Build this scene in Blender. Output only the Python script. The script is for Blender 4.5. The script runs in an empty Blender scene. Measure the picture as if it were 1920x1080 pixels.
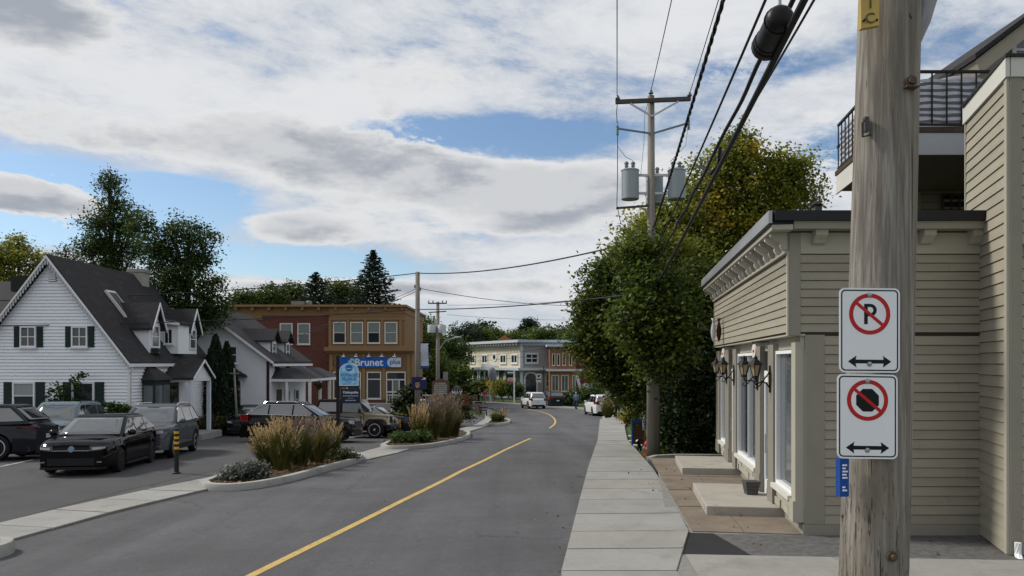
import bpy, bmesh, math, random
import numpy as np
from mathutils import Vector, Matrix

SC = bpy.context.scene
COL = SC.collection
random.seed(7)
RNG = np.random.default_rng(11)
R = math.radians

# ------------------------------------------------------------------ camera
CAMZ = 2.67
FPX, HORIZON = 1440.0, 680.0
cam = bpy.data.cameras.new("camera")
cam.lens = 27.0
cam.sensor_width = 36.0
cam.shift_y = (HORIZON - 540) / 1920.0
cam.clip_end = 9000
cam.clip_start = 0.05
camo = bpy.data.objects.new("camera", cam)
COL.objects.link(camo)
camo.location = (0, 0, CAMZ)
camo.rotation_euler = (R(90), 0, 0)
SC.camera = camo

# ------------------------------------------------------------------ sun direction
SUN_AZ = R(-72)          # measured from +Y, negative is to the left of the view
SUN_EL = R(42)
SUN_DIR = Vector((math.sin(SUN_AZ) * math.cos(SUN_EL), math.cos(SUN_AZ) * math.cos(SUN_EL), math.sin(SUN_EL)))

# ------------------------------------------------------------------ world
W = bpy.data.worlds.new("World")
SC.world = W
W.use_nodes = True
nt = W.node_tree
nt.nodes.clear()
class NB:
    """small helper for node maths"""
    def __init__(s, nt): s.nt = nt
    def n(s, t, **k):
        nd = s.nt.nodes.new(t)
        for a, b in k.items(): setattr(nd, a, b)
        return nd
    def link(s, a, b): s.nt.links.new(a, b)
    def put(s, sock, v):
        if hasattr(v, 'is_output') or isinstance(v, bpy.types.NodeSocket): s.nt.links.new(v, sock)
        else: sock.default_value = v
    def m(s, op, a, b=None, c=None, clamp=False):
        nd = s.n('ShaderNodeMath', operation=op, use_clamp=clamp)
        s.put(nd.inputs[0], a)
        if b is not None: s.put(nd.inputs[1], b)
        if c is not None: s.put(nd.inputs[2], c)
        return nd.outputs[0]
    def mr(s, v, a, b, c=0.0, d=1.0, smooth=True):
        nd = s.n('ShaderNodeMapRange')
        if smooth: nd.interpolation_type = 'SMOOTHSTEP'
        s.put(nd.inputs[0], v)
        for i, q in zip((1, 2, 3, 4), (a, b, c, d)): nd.inputs[i].default_value = q
        return nd.outputs[0]
    def noise(s, vec, scale, detail=6, rough=.55, dist=0.0, out=0):
        nd = s.n('ShaderNodeTexNoise')
        if vec is not None: s.put(nd.inputs['Vector'], vec)
        nd.inputs['Scale'].default_value = scale
        nd.inputs['Detail'].default_value = detail
        nd.inputs['Roughness'].default_value = rough
        nd.inputs['Distortion'].default_value = dist
        return nd.outputs[out]
    def mix(s, f, a, b, mode='MIX'):
        nd = s.n('ShaderNodeMix', data_type='RGBA', blend_type=mode)
        s.put(nd.inputs[0], f); s.put(nd.inputs[6], a); s.put(nd.inputs[7], b)
        return nd.outputs[2]
    def comb(s, x, y, z):
        nd = s.n('ShaderNodeCombineXYZ')
        s.put(nd.inputs[0], x); s.put(nd.inputs[1], y); s.put(nd.inputs[2], z)
        return nd.outputs[0]

b = NB(nt)
sky = b.n('ShaderNodeTexSky', sky_type='NISHITA')
sky.sun_disc = False
sky.sun_elevation = SUN_EL
sky.sun_rotation = SUN_AZ
sky.altitude = 200
sky.air_density = 1.0
sky.dust_density = 0.6
sky.ozone_density = 2.0
tc = b.n('ShaderNodeTexCoord')
sep = b.n('ShaderNodeSeparateXYZ')
b.link(tc.outputs['Generated'], sep.inputs[0])
dx, dy, dz = sep.outputs
zc = b.m('MAXIMUM', dz, 0.0)
inv = b.m('DIVIDE', 1.0, b.m('ADD', zc, 0.14))
pu = b.m('MULTIPLY', dx, inv)
pv = b.m('MULTIPLY', dy, inv)
az = b.m('ARCTAN2', dx, dy)
el = b.m('ARCSINE', dz)
vec = b.comb(pu, pv, 3.1)
# high thin sheet of cloud, streaky
vs = b.comb(b.m('MULTIPLY', b.m('ADD', az, b.m('MULTIPLY', el, .6)), 2.0), b.m('MULTIPLY', el, 5.0), 7.7)
n_hi = b.noise(vs, 1.6, 10, .66, .2)
n_hi2 = b.noise(vs, 6.5, 12, .72, .3)
# low lumpy clouds
vl = b.comb(b.m('MULTIPLY', az, 2.2), b.m('MULTIPLY', el, 6.0), 1.9)
n_lo = b.noise(vl, 1.5, 10, .56, .1)
vl2 = b.comb(b.m('MULTIPLY', b.m('SUBTRACT', az, .02), 2.2), b.m('MULTIPLY', b.m('ADD', el, .028), 6.0), 1.9)
n_up = b.noise(vl2, 1.5, 10, .56, .1)
n_lo2 = b.noise(vl, 5.0, 12, .66, .25)
def bump(px, py, wx, wy):
    a0 = math.atan((px - 960) / 1440); e0 = math.atan((680 - py) / 1440 * math.cos(a0))
    qx = b.m('DIVIDE', b.m('SUBTRACT', az, a0), wx / 1440)
    qy = b.m('DIVIDE', b.m('SUBTRACT', el, e0), wy / 1440)
    r2 = b.m('ADD', b.m('MULTIPLY', qx, qx), b.m('MULTIPLY', qy, qy))
    return b.m('POWER', 2.718, b.m('MULTIPLY', r2, -1.0))
def summed(lst):
    t = None
    for q, wgt in lst:
        v = b.m('MULTIPLY', bump(*q), wgt)
        t = v if t is None else b.m('ADD', t, v)
    return t
gaps = summed([((900, 248, 220, 30), .38), ((330, 362, 130, 26), .40), ((90, 320, 130, 22), .3), ((540, 490, 180, 22), .6), ((330, 420, 90, 22), .3),
               ((70, 425, 130, 24), .48), ((1020, 265, 90, 22), .3), ((1400, 130, 160, 26), .22), ((1640, 250, 160, 40), .18), ((1560, 300, 90, 40), .2)])
lows = summed([((560, 260, 330, 50), .26), ((880, 340, 300, 48), .30), ((60, 370, 110, 38), .34), ((560, 430, 120, 38), .24), ((90, 30, 170, 50), .34),
               ((1080, 390, 160, 60), .22), ((180, 260, 200, 34), .16), ((1000, 545, 300, 30), .2), ((600, 540, 240, 18), .26)])
gaps = b.m('MULTIPLY', gaps, b.mr(n_hi2, .3, .65, .1, 1.75))
hi_cov = b.m('ADD', b.m('SUBTRACT', b.m('ADD', n_hi, b.m('MULTIPLY', b.m('SUBTRACT', n_hi2, .5), .35)), gaps), .12)
hi_mask = b.mr(hi_cov, .36, .60)
lo_cov = b.m('ADD', b.m('SUBTRACT', b.m('ADD', n_lo, b.m('MULTIPLY', b.m('SUBTRACT', n_lo2, .5), .40)), b.m('MULTIPLY', gaps, .7)), b.m('MULTIPLY', lows, 1.25))
lo_mask = b.mr(lo_cov, .57, .68)
lo_core = b.m('MULTIPLY', b.mr(lo_cov, .60, .86), b.mr(b.m('SUBTRACT', n_up, n_lo), -.085, .05, .42, 1.0))
SK = 0.1
blue = b.mix(1.0, sky.outputs[0], (1.15, 1.2, 1.22, 1), 'MULTIPLY')
hi_col = b.mix(b.mr(b.m('ADD', n_hi, b.m('MULTIPLY', n_hi2, .4)), .5, .85), (5.0, 5.5, 6.3, 1), (7.6, 7.75, 8.0, 1))
lo_col = b.mix(lo_core, (7.9, 7.95, 8.0, 1), (3.75, 4.05, 4.6, 1))
c1 = b.mix(hi_mask, blue, hi_col)
c2 = b.mix(lo_mask, c1, lo_col)
below = b.mr(dz, -.06, 0.0)
c3 = b.mix(below, (2.0, 2.0, 2.0, 1), c2)
bg = b.n('ShaderNodeBackground')
b.link(c3, bg.inputs[0])
bg.inputs[1].default_value = SK
wo = b.n('ShaderNodeOutputWorld')
b.link(bg.outputs[0], wo.inputs[0])

# ------------------------------------------------------------------ sun behind thin cloud
sl = bpy.data.lights.new("sun", 'SUN')
sl.energy = 3.2
sl.angle = R(10)
sl.color = (1.0, .95, .86)
so = bpy.data.objects.new("sun", sl)
COL.objects.link(so)
so.rotation_euler = (-SUN_DIR).to_track_quat('-Z', 'Y').to_euler()
so.location = (0, 0, 60)

SC.render.engine = 'CYCLES'
SC.view_settings.view_transform = 'Standard'
SC.view_settings.look = 'None'
SC.view_settings.exposure = 0.0
SC.view_settings.gamma = 1.0
SC.view_settings.use_curve_mapping = False

# ------------------------------------------------------------------ terrain height and pixel helpers
YS = [-60, 0, 11, 15, 20, 24, 27, 32, 36, 45, 61, 84, 108, 150, 400, 4000]
GS = [.6, .12, 0, -.05, -.15, -.31, -.42, -.65, -.85, -1.16, -1.64, -2.2, -2.5, -2.6, -2.6, -2.6]
def G(y): return float(np.interp(y, YS, GS))
def gp(px, py, off=0.0):
    lo, hi = 2.0, 1500.0
    for _ in range(60):
        m = (lo + hi) / 2
        if HORIZON + FPX * (CAMZ - G(m) - off) / m > py: lo = m
        else: hi = m
    return ((px - 960) / FPX * lo, lo)
def PX(px, d): return (px - 960) / FPX * d
def PZ(py, d): return CAMZ + (HORIZON - py) / FPX * d
def P(px, py, d): return Vector((PX(px, d), d, PZ(py, d)))

# ------------------------------------------------------------------ materials
MATS = {}
def mat(name, col, rough=.6, var=.12, scale=2.0, bump=0.0, bscale=60.0, metal=0.0, spec=.22, col2=None, v2=(.5, .7), s2=1.0, coat=0.0, stretch=None, trans=0.0, noise_rough=0.0):
    if name in MATS: return MATS[name]
    m = bpy.data.materials.new(name); m.use_nodes = True
    n = NB(m.node_tree)
    bs = m.node_tree.nodes['Principled BSDF']
    geo = n.n('ShaderNodeNewGeometry')
    pos = geo.outputs['Position']
    if stretch:
        vm = n.n('ShaderNodeVectorMath', operation='MULTIPLY'); n.link(pos, vm.inputs[0]); vm.inputs[1].default_value = stretch
        pos = vm.outputs[0]
    c = (col[0], col[1], col[2], 1)
    out = None
    if var > 0:
        nz = n.noise(pos, scale, 5, .6)
        nz2 = n.noise(pos, scale * 14, 3, .6)
        f = n.m('ADD', n.m('MULTIPLY', nz, .65), n.m('MULTIPLY', nz2, .35))
        f = n.mr(f, .3, .7, 1 - var, 1 + var, False)
        vmul = n.n('ShaderNodeVectorMath', operation='SCALE'); vmul.inputs[0].default_value = col[:3]; n.link(f, vmul.inputs['Scale'])
        out = vmul.outputs[0]
    if col2:
        nz = n.noise(pos, s2, 6, .6)
        out = n.mix(n.mr(nz, v2[0], v2[1]), out if out is not None else c, (col2[0], col2[1], col2[2], 1))
    if out is not None: n.link(out, bs.inputs['Base Color'])
    else: bs.inputs['Base Color'].default_value = c
    bs.inputs['Roughness'].default_value = rough
    if noise_rough:
        n.link(n.mr(n.noise(pos, 3.0, 4, .6), .3, .7, rough - noise_rough, rough + noise_rough), bs.inputs['Roughness'])
    bs.inputs['Metallic'].default_value = metal
    bs.inputs['Specular IOR Level'].default_value = spec
    if coat: bs.inputs['Coat Weight'].default_value = coat; bs.inputs['Coat Roughness'].default_value = .04
    if bump:
        bn = n.n('ShaderNodeBump'); bn.inputs['Strength'].default_value = bump; bn.inputs['Distance'].default_value = .02
        n.link(n.noise(pos, bscale, 4, .65), bn.inputs['Height'])
        n.link(bn.outputs[0], bs.inputs['Normal'])
    MATS[name] = m
    return m

def leafmat(name, c_dark, c_light, c_turn=None, turn=0.0, transl=.3):
    m = bpy.data.materials.new(name); m.use_nodes = True
    n = NB(m.node_tree); bs = m.node_tree.nodes['Principled BSDF']; out = m.node_tree.nodes['Material Output']
    at = n.n('ShaderNodeAttribute', attribute_name='tint')
    geo = n.n('ShaderNodeNewGeometry')
    f = n.m('ADD', n.m('MULTIPLY', at.outputs['Fac'], .55), n.m('MULTIPLY', n.noise(geo.outputs['Position'], .9, 3, .5), .55))
    c = n.mix(n.mr(f, .3, .8, 0, 1, False), (*c_dark, 1), (*c_light, 1))
    if c_turn:
        g = n.m('ADD', n.m('MULTIPLY', at.outputs['Fac'], .35), n.noise(geo.outputs['Position'], .55, 3, .5))
        c = n.mix(n.mr(g, .95 - turn, 1.1 - turn), c, (*c_turn, 1))
    n.link(c, bs.inputs['Base Color'])
    bs.inputs['Roughness'].default_value = .55
    bs.inputs['Specular IOR Level'].default_value = .25
    tr = n.n('ShaderNodeBsdfTranslucent'); n.link(c, tr.inputs[0])
    mx = n.n('ShaderNodeMixShader'); mx.inputs[0].default_value = transl
    n.link(bs.outputs[0], mx.inputs[1]); n.link(tr.outputs[0], mx.inputs[2]); n.link(mx.outputs[0], out.inputs[0])
    MATS[name] = m
    return m

asphalt = mat('asphalt', (.096, .096, .102), .85, .22, .5, .5, 140, col2=(.076, .076, .08), s2=.35, v2=(.45, .75))
asphalt_lot = mat('asphalt_lot', (.074, .072, .075), .85, .18, .5, .5, 120, col2=(.083, .081, .08), s2=.3, v2=(.45, .7))
asphalt_new = mat('asphalt_new', (.03, .03, .032), .8, .15, 1.5, .6, 160)
asphalt_old = mat('asphalt_old', (.135, .133, .13), .9, .45, 9, .9, 90)
concrete = mat('concrete', (.285, .281, .266), .85, .16, .9, .3, 120, col2=(.225, .22, .205), s2=1.7, v2=(.5, .75))
concrete_b = mat('concrete_warm', (.28, .272, .25), .85, .16, .9, .3, 120, col2=(.22, .212, .193), s2=1.9, v2=(.5, .75))
concrete_pale = mat('concrete_pale', (.46, .46, .45), .85, .1, 1.2, .3, 120, col2=(.38, .38, .37), s2=2, v2=(.5, .75))
apron_m = mat('apron_concrete', (.205, .17, .132), .9, .26, 1.8, .5, 130, col2=(.14, .112, .086), s2=1.4, v2=(.5, .75))
kerb_m = mat('kerb_concrete', (.34, .335, .315), .85, .18, 1.5, .4, 90, col2=(.17, .165, .15), s2=2.2, v2=(.55, .8))
step_m = mat('step_concrete', (.37, .345, .30), .85, .13, 2, .4, 100, col2=(.2, .19, .165), s2=2.5, v2=(.58, .8))
grass_m = mat('lawn', (.05, .085, .022), .9, .35, 2.5, .8, 40, col2=(.10, .085, .04), s2=.8, v2=(.55, .7))
soil_m = mat('soil', (.06, .043, .03), .95, .35, 6, .9, 50)
paint_y = mat('paint_yellow', (.50, .35, .12), .8, .2, 4, .3, 90, col2=(.22, .175, .10), s2=14, v2=(.55, .68))
paint_w = mat('paint_white_road', (.5, .5, .48), .8, .25, 4, col2=(.15, .15, .15), s2=8, v2=(.5, .62))
beige = mat('beige_clapboard', (.38, .355, .285), .7, .07, 1.2, .15, 60, stretch=(1, 1, 6))
beige_trim = mat('beige_trim', (.37, .348, .285), .65, .06, 1.5)
greywhite = mat('pale_trim', (.58, .57, .52), .6, .06, 2)
wall_core = mat('wall_core', (.05, .046, .038), .8, .1, 2)  # dark colour paints the shadow lines in the gaps between lap boards
taupe = mat('taupe_pilaster', (.23, .215, .18), .65, .08, 2)
stone_m = mat('stone_veneer', (.42, .395, .33), .85, .16, 2.5, .6, 40, col2=(.36, .33, .27), s2=2.5, v2=(.45, .6))
foundation = mat('foundation', (.27, .255, .215), .9, .14, 2, .4, 70)
black_flash = mat('black_flashing', (.018, .018, .02), .5, .1, 2)
metal_grey = mat('flashing_grey', (.36, .365, .37), .45, .1, 2, metal=.5)
glass = mat('window_glass', (.02, .025, .028), .04, 0, spec=.8)
glass_pale = mat('window_glass_pale', (.10, .115, .125), .06, .25, .9, spec=.8)
glass_curt = mat('window_curtain', (.26, .29, .28), .25, .2, 3, spec=.6, stretch=(8, 8, .5))
blind = mat('window_blind', (.15, .185, .175), .3, .1, 3, spec=.5)
white = mat('white_paint', (.74, .75, .76), .6, .05, 2)
white_sid = mat('white_siding', (.79, .81, .84), .6, .05, .5, col2=(.69, .665, .65), s2=.35, v2=(.58, .72))
green_dk = mat('shutter_green', (.014, .03, .024), .6, .15, 2)
shingle = mat('roof_shingle', (.035, .033, .036), .9, .3, 7, .6, 40, stretch=(1, 1, 2.2), col2=(.05, .048, .05), s2=1.5)
shingle2 = mat('roof_shingle_b', (.04, .038, .042), .9, .3, 7, .6, 40)
wood_pole = mat('weathered_pole', (.25, .235, .215), .9, .3, 3.5, .9, 30, stretch=(7, 7, .35), col2=(.11, .10, .088), s2=2.2, v2=(.52, .68))
wood_far = mat('pole_wood_far', (.22, .20, .175), .9, .2, 3, .4, 20, stretch=(5, 5, .5))
black_m = mat('black_rubber', (.01, .01, .011), .6, .1, 4)
cable_m = mat('cable_black', (.012, .012, .013), .6, .1, 5)
cable_grey = mat('cable_grey', (.05, .05, .052), .6, .2, 5)
steel = mat('galvanised', (.42, .43, .44), .45, .12, 6, metal=.7)
transf = mat('transformer_grey', (.30, .345, .36), .5, .08, 1.5)
porcelain = mat('insulator', (.16, .18, .2), .25, .1, 3)
brick_m = mat('brick_red', (.125, .048, .037), .9, .22, 9, .4, 40, col2=(.11, .034, .027), s2=2)
brick_o = mat('brick_orange', (.27, .13, .085), .9, .15, 6, .3, 30)
tan_m = mat('tan_stucco', (.215, .128, .06), .8, .08, 1, .2, 40)
tan_tr = mat('tan_trim', (.25, .153, .075), .75, .07, 2)
cream = mat('cream_siding', (.62, .57, .45), .7, .06, 1)
greypt = mat('grey_siding', (.30, .30, .305), .7, .08, 1)
palegr = mat('pale_grey_trim', (.52, .56, .60), .6, .06, 1)
iron = mat('black_iron', (.013, .013, .013), .5, .15, 8)
lamp_gl = mat('lantern_glass', (.34, .27, .155), .2, .15, 6, spec=.6)
sign_w = mat('sign_white', (.80, .82, .85), .35, .03, 5)
sign_k = mat('sign_black', (.008, .008, .009), .4, 0)
sign_r = mat('sign_red', (.48, .018, .022), .4, .04, 5)
blue_s = mat('sign_blue', (.012, .06, .26), .4, .05, 4)
navy = mat('sign_navy', (.012, .022, .05), .45, .1, 4)
skyblue = mat('sign_sky_blue', (.20, .50, .78), .4, .18, 4, col2=(.45, .68, .84), s2=5, v2=(.45, .65))
blue_bin = mat('bin_blue', (.02, .12, .36), .45, .05, 2)
brass = mat('brass_plate', (.45, .32, .10), .5, .15, 8, metal=.4)
red_m = mat('red_paint', (.42, .02, .018), .4, .08, 4)
orange_m = mat('orange_plastic', (.62, .17, .015), .5, .06, 5)
yellow_m = mat('yellow_reflective', (.62, .36, .02), .5, .06, 5)
brown_w = mat('brown_wood', (.10, .06, .035), .8, .2, 5, .2, 40)
bark = mat('bark', (.055, .043, .034), .95, .3, 6, .9, 18)
plaid_w = mat('fabric_grey', (.20, .20, .22), .9, .2, 4)
plastic_g = mat('planter_grey', (.075, .072, .068), .7, .12, 6)

leaf_dark = leafmat('leaf_dark', (.014, .034, .008), (.145, .19, .03), (.30, .26, .035), .05, .4)
leaf_turn = leafmat('leaf_turning', (.085, .12, .02), (.32, .32, .045), (.50, .35, .045), .14, .5)
leaf_mid = leafmat('leaf_mid', (.018, .042, .012), (.09, .14, .03), (.2, .16, .035), 0)
leaf_brown = leafmat('leaf_thin', (.035, .05, .018), (.11, .12, .035), (.19, .12, .045), .15)
leaf_con = leafmat('needle_dark', (.009, .022, .014), (.028, .05, .026))
leaf_far = leafmat('leaf_far', (.025, .05, .013), (.12, .165, .03), (.24, .22, .035), .08)
leaf_cedar = leafmat('leaf_cedar', (.008, .02, .01), (.025, .045, .018))
leaf_lav = leafmat('leaf_grey', (.07, .08, .065), (.17, .18, .155))
leaf_grass = leafmat('blade_green', (.045, .06, .012), (.15, .14, .035), (.28, .19, .06), .12)
leaf_plume = leafmat('plume_tan', (.36, .245, .11), (.66, .50, .27))
leaf_plume2 = leafmat('plume_mauve', (.17, .12, .09), (.36, .28, .22))
leaf_red = leafmat('flower_red', (.10, .014, .018), (.28, .045, .05))
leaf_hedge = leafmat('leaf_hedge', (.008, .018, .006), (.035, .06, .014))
leaf_lawn = leafmat('blade_lawn', (.03, .065, .012), (.09, .14, .025))
leaf_litter = leafmat('litter', (.10, .05, .02), (.30, .18, .07))

def wear(m, streak=.16, cracks=.5):
    n = NB(m.node_tree); bs = m.node_tree.nodes['Principled BSDF']
    src = bs.inputs['Base Color'].links[0].from_socket
    geo = n.n('ShaderNodeNewGeometry')
    def st(v):
        q = n.n('ShaderNodeVectorMath', operation='MULTIPLY'); n.link(geo.outputs['Position'], q.inputs[0]); q.inputs[1].default_value = v; return q.outputs[0]
    s1 = n.noise(st((1.1, .05, 1)), 1.0, 4, .6, .3)
    k = n.mr(s1, .3, .7, 1 - streak, 1 + streak, False)
    fine = n.mr(n.noise(geo.outputs['Position'], 26.0, 3, .7), .3, .7, .86, 1.14, False)
    sc_ = n.n('ShaderNodeVectorMath', operation='SCALE'); n.link(src, sc_.inputs[0]); n.link(n.m('MULTIPLY', k, fine), sc_.inputs['Scale'])
    vo = n.n('ShaderNodeTexVoronoi', feature='DISTANCE_TO_EDGE'); vo.inputs['Scale'].default_value = .33
    wv = n.n('ShaderNodeVectorMath', operation='ADD'); n.link(geo.outputs['Position'], wv.inputs[0])
    nz = n.n('ShaderNodeTexNoise'); nz.inputs['Scale'].default_value = 1.3; nz.inputs['Detail'].default_value = 6; n.link(geo.outputs['Position'], nz.inputs['Vector']); n.link(nz.outputs['Color'], wv.inputs[1])
    n.link(wv.outputs[0], vo.inputs['Vector'])
    crk = n.m('MULTIPLY', n.mr(vo.outputs['Distance'], .010, .003), n.mr(n.noise(geo.outputs['Position'], .16, 3, .5), .5, .58))
    c = n.mix(n.m('MULTIPLY', crk, cracks), sc_.outputs[0], (.03, .03, .031, 1))
    oil = n.mr(n.noise(geo.outputs['Position'], .8, 5, .6), .66, .76)
    c = n.mix(n.m('MULTIPLY', oil, .35), c, (.045, .044, .044, 1))
    n.link(c, bs.inputs['Base Color'])
wear(asphalt); wear(asphalt_lot, .12, .6)

# ------------------------------------------------------------------ mesh builder
ROOT = {}
class MB:
    def __init__(s): s.v = []; s.f = []; s.mi = []; s.cur = 0
    def add(s, vs, fs):
        o = len(s.v); s.v += [tuple(q) for q in vs]
        for f in fs: s.f.append([i + o for i in f]); s.mi.append(s.cur)
        return s
    def hexa(s, p):   # 8 points: bottom 4 ccw, top 4 ccw
        return s.add(p, [(3, 2, 1, 0), (4, 5, 6, 7), (0, 1, 5, 4), (1, 2, 6, 5), (2, 3, 7, 6), (3, 0, 4, 7)])
    def box(s, x0, x1, y0, y1, z0, z1):
        if x0 > x1: x0, x1 = x1, x0
        if y0 > y1: y0, y1 = y1, y0
        if z0 > z1: z0, z1 = z1, z0
        return s.hexa([(x0, y0, z0), (x1, y0, z0), (x1, y1, z0), (x0, y1, z0), (x0, y0, z1), (x1, y0, z1), (x1, y1, z1), (x0, y1, z1)])
    def bar(s, p0, p1, w, h, up=(0, 0, 1)):
        p0 = Vector(p0); p1 = Vector(p1); d = (p1 - p0).normalized(); up = Vector(up)
        if abs(d.dot(up)) > .98: up = Vector((1, 0, 0))
        a = d.cross(up).normalized() * w / 2; c = a.cross(d).normalized() * h / 2
        return s.hexa([p0 - a - c, p0 + a - c, p1 + a - c, p1 - a - c, p0 - a + c, p0 + a + c, p1 + a + c, p1 - a + c])
    def tube(s, pts, rs, n=8, cap=True):
        pts = [Vector(q) for q in pts]
        if not hasattr(rs, '__len__'): rs = [rs] * len(pts)
        o = len(s.v); ref = Vector((.31, .17, .93))
        for i, q in enumerate(pts):
            d = (pts[min(i + 1, len(pts) - 1)] - pts[max(i - 1, 0)])
            d = d.normalized() if d.length > 1e-9 else Vector((0, 0, 1))
            u = d.cross(ref)
            if u.length < .05: u = d.cross(Vector((1, 0, 0)))
            u.normalize(); w = d.cross(u)
            for k in range(n):
                a = 2 * math.pi * k / n
                s.v.append(tuple(q + (u * math.cos(a) + w * math.sin(a)) * rs[i]))
        for i in range(len(pts) - 1):
            for k in range(n):
                a = o + i * n + k; c = o + i * n + (k + 1) % n
                s.f.append([a, c, c + n, a + n]); s.mi.append(s.cur)
        if cap:
            s.f.append([o + k for k in range(n)][::-1]); s.mi.append(s.cur)
            e = o + (len(pts) - 1) * n
            s.f.append([e + k for k in range(n)]); s.mi.append(s.cur)
        return s
    def cyl(s, p0, p1, r0, r1=None, n=12): return s.tube([p0, p1], [r0, r0 if r1 is None else r1], n)
    def lathe(s, prof, c=(0, 0, 0), n=16):
        c = Vector(c); o = len(s.v)
        for r, z in prof:
            for k in range(n):
                a = 2 * math.pi * k / n
                s.v.append((c.x + r * math.cos(a), c.y + r * math.sin(a), c.z + z))
        for i in range(len(prof) - 1):
            for k in range(n):
                a = o + i * n + k; d = o + i * n + (k + 1) % n
                s.f.append([a, d, d + n, a + n]); s.mi.append(s.cur)
        s.f.append([o + k for k in range(n)][::-1]); s.mi.append(s.cur)
        e = o + (len(prof) - 1) * n
        s.f.append([e + k for k in range(n)]); s.mi.append(s.cur)
        return s
    def prism(s, poly, ext):      # poly: 3D points, ext: extrusion vector
        n = len(poly); ext = Vector(ext); poly = [Vector(q) for q in poly]
        nrm = Vector((0, 0, 0))
        for i in range(n): nrm += poly[i].cross(poly[(i + 1) % n])
        if nrm.dot(ext) > 0: poly = poly[::-1]
        vs = poly + [q + ext for q in poly]
        fs = [list(range(n)), list(range(n, 2 * n))[::-1]] + [[(i + 1) % n, i, i + n, (i + 1) % n + n] for i in range(n)]
        return s.add(vs, fs)
    def mesh(s, name, mats, smooth=False):
        me = bpy.data.meshes.new(name)
        me.from_pydata(s.v, [], s.f)
        if not isinstance(mats, (list, tuple)): mats = [mats]
        for m in mats: me.materials.append(m)
        if len(mats) > 1: me.polygons.foreach_set('material_index', s.mi)
        if smooth:
            me.polygons.foreach_set('use_smooth', [True] * len(me.polygons))
        me.update()
        return me
    def build(s, name, mats, parent=None, smooth=False, local=False, bevel=0.0, seg=2, sharp=None, recalc=False):
        me = s.mesh(name, mats, smooth)
        if recalc:
            bm = bmesh.new(); bm.from_mesh(me); bmesh.ops.recalc_face_normals(bm, faces=bm.faces); bm.to_mesh(me); bm.free()
        if parent is not None and not local: me.transform(ROOT[parent.name].inverted())
        o = link(me, name, parent)
        if smooth and sharp: me.set_sharp_from_angle(angle=R(sharp))
        if bevel:
            md = o.modifiers.new('bevel', 'BEVEL'); md.width = bevel; md.segments = seg; md.limit_method = 'ANGLE'; md.angle_limit = R(40)
        return o

def link(me, name, parent=None, loc=None):
    o = bpy.data.objects.new(name, me)
    COL.objects.link(o)
    if parent is not None:
        o.parent = parent
        ROOT[o.name] = ROOT[parent.name]
    else: ROOT[o.name] = Matrix.Identity(4)
    if loc is not None: o.location = loc
    return o
def tag(o, label, cat, group=None):
    o['label'] = label; o['category'] = cat
    if group: o['group'] = group
    return o
def thing(name, label, cat, loc=(0, 0, 0), rz=0.0, group=None, matrix=None):
    o = bpy.data.objects.new(name, None); COL.objects.link(o)
    o.empty_display_size = .2
    M = matrix if matrix is not None else Matrix.Translation(Vector(loc)) @ Matrix.Rotation(rz, 4, 'Z')
    o.matrix_world = M
    ROOT[o.name] = M.copy()
    return tag(o, label, cat, group)
def piece(me, name, parent, world_loc):
    """share a mesh: the mesh is modelled round its own origin, axes as the world's"""
    inv = ROOT[parent.name].inverted()
    o = bpy.data.objects.new(name, me); COL.objects.link(o); o.parent = parent
    o.matrix_local = inv @ Matrix.Translation(Vector(world_loc))
    ROOT[o.name] = Matrix.Translation(Vector(world_loc))
    return o

class Face:
    """a wall plane: u along it, z up, n outward; all in world axes"""
    def __init__(s, o, u, n): s.o = Vector(o); s.u = Vector(u).normalized(); s.n = Vector(n).normalized()
    def p(s, u, z, out=0.0): return s.o + s.u * u + s.n * out + Vector((0, 0, z))
    def box(s, mb, u0, u1, z0, z1, o0, o1):
        if u0 > u1: u0, u1 = u1, u0
        p = s.p
        q = [p(u0, z0, o1), p(u1, z0, o1), p(u1, z0, o0), p(u0, z0, o0), p(u0, z1, o1), p(u1, z1, o1), p(u1, z1, o0), p(u0, z1, o0)]
        if s.u.cross(Vector((0, 0, 1))).dot(s.n) < 0:
            q = [q[1], q[0], q[3], q[2], q[5], q[4], q[7], q[6]]
        return mb.hexa(q)
    def poly(s, mb, pts, o0, o1): return mb.prism([s.p(u, z, o0) for u, z in pts], s.n * (o1 - o0))

def add_text(body, size, parent, F, u, z, out, m, name='lettering', weight=0.0, squash=1.0, align='CENTER', thick=.003, vertical_center=True):
    cu = bpy.data.curves.new('t', 'FONT'); cu.body = body; cu.size = size; cu.align_x = align
    cu.align_y = 'CENTER' if vertical_center else 'BOTTOM_BASELINE'
    cu.extrude = thick; cu.offset = weight; cu.resolution_u = 3
    ob = bpy.data.objects.new('t', cu); COL.objects.link(ob)
    dg = bpy.context.evaluated_depsgraph_get()
    me = bpy.data.meshes.new_from_object(ob.evaluated_get(dg))
    bpy.data.objects.remove(ob); bpy.data.curves.remove(cu)
    up = Vector((0, 0, 1)); pos = F.p(u, z, out)
    M = Matrix(((F.u.x * squash, up.x, F.n.x, pos.x), (F.u.y * squash, up.y, F.n.y, pos.y), (F.u.z * squash, up.z, F.n.z, pos.z), (0, 0, 0, 1)))
    me.transform(ROOT[parent.name].inverted() @ M)
    me.materials.clear(); me.materials.append(m)
    return link(me, name, parent)

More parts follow.
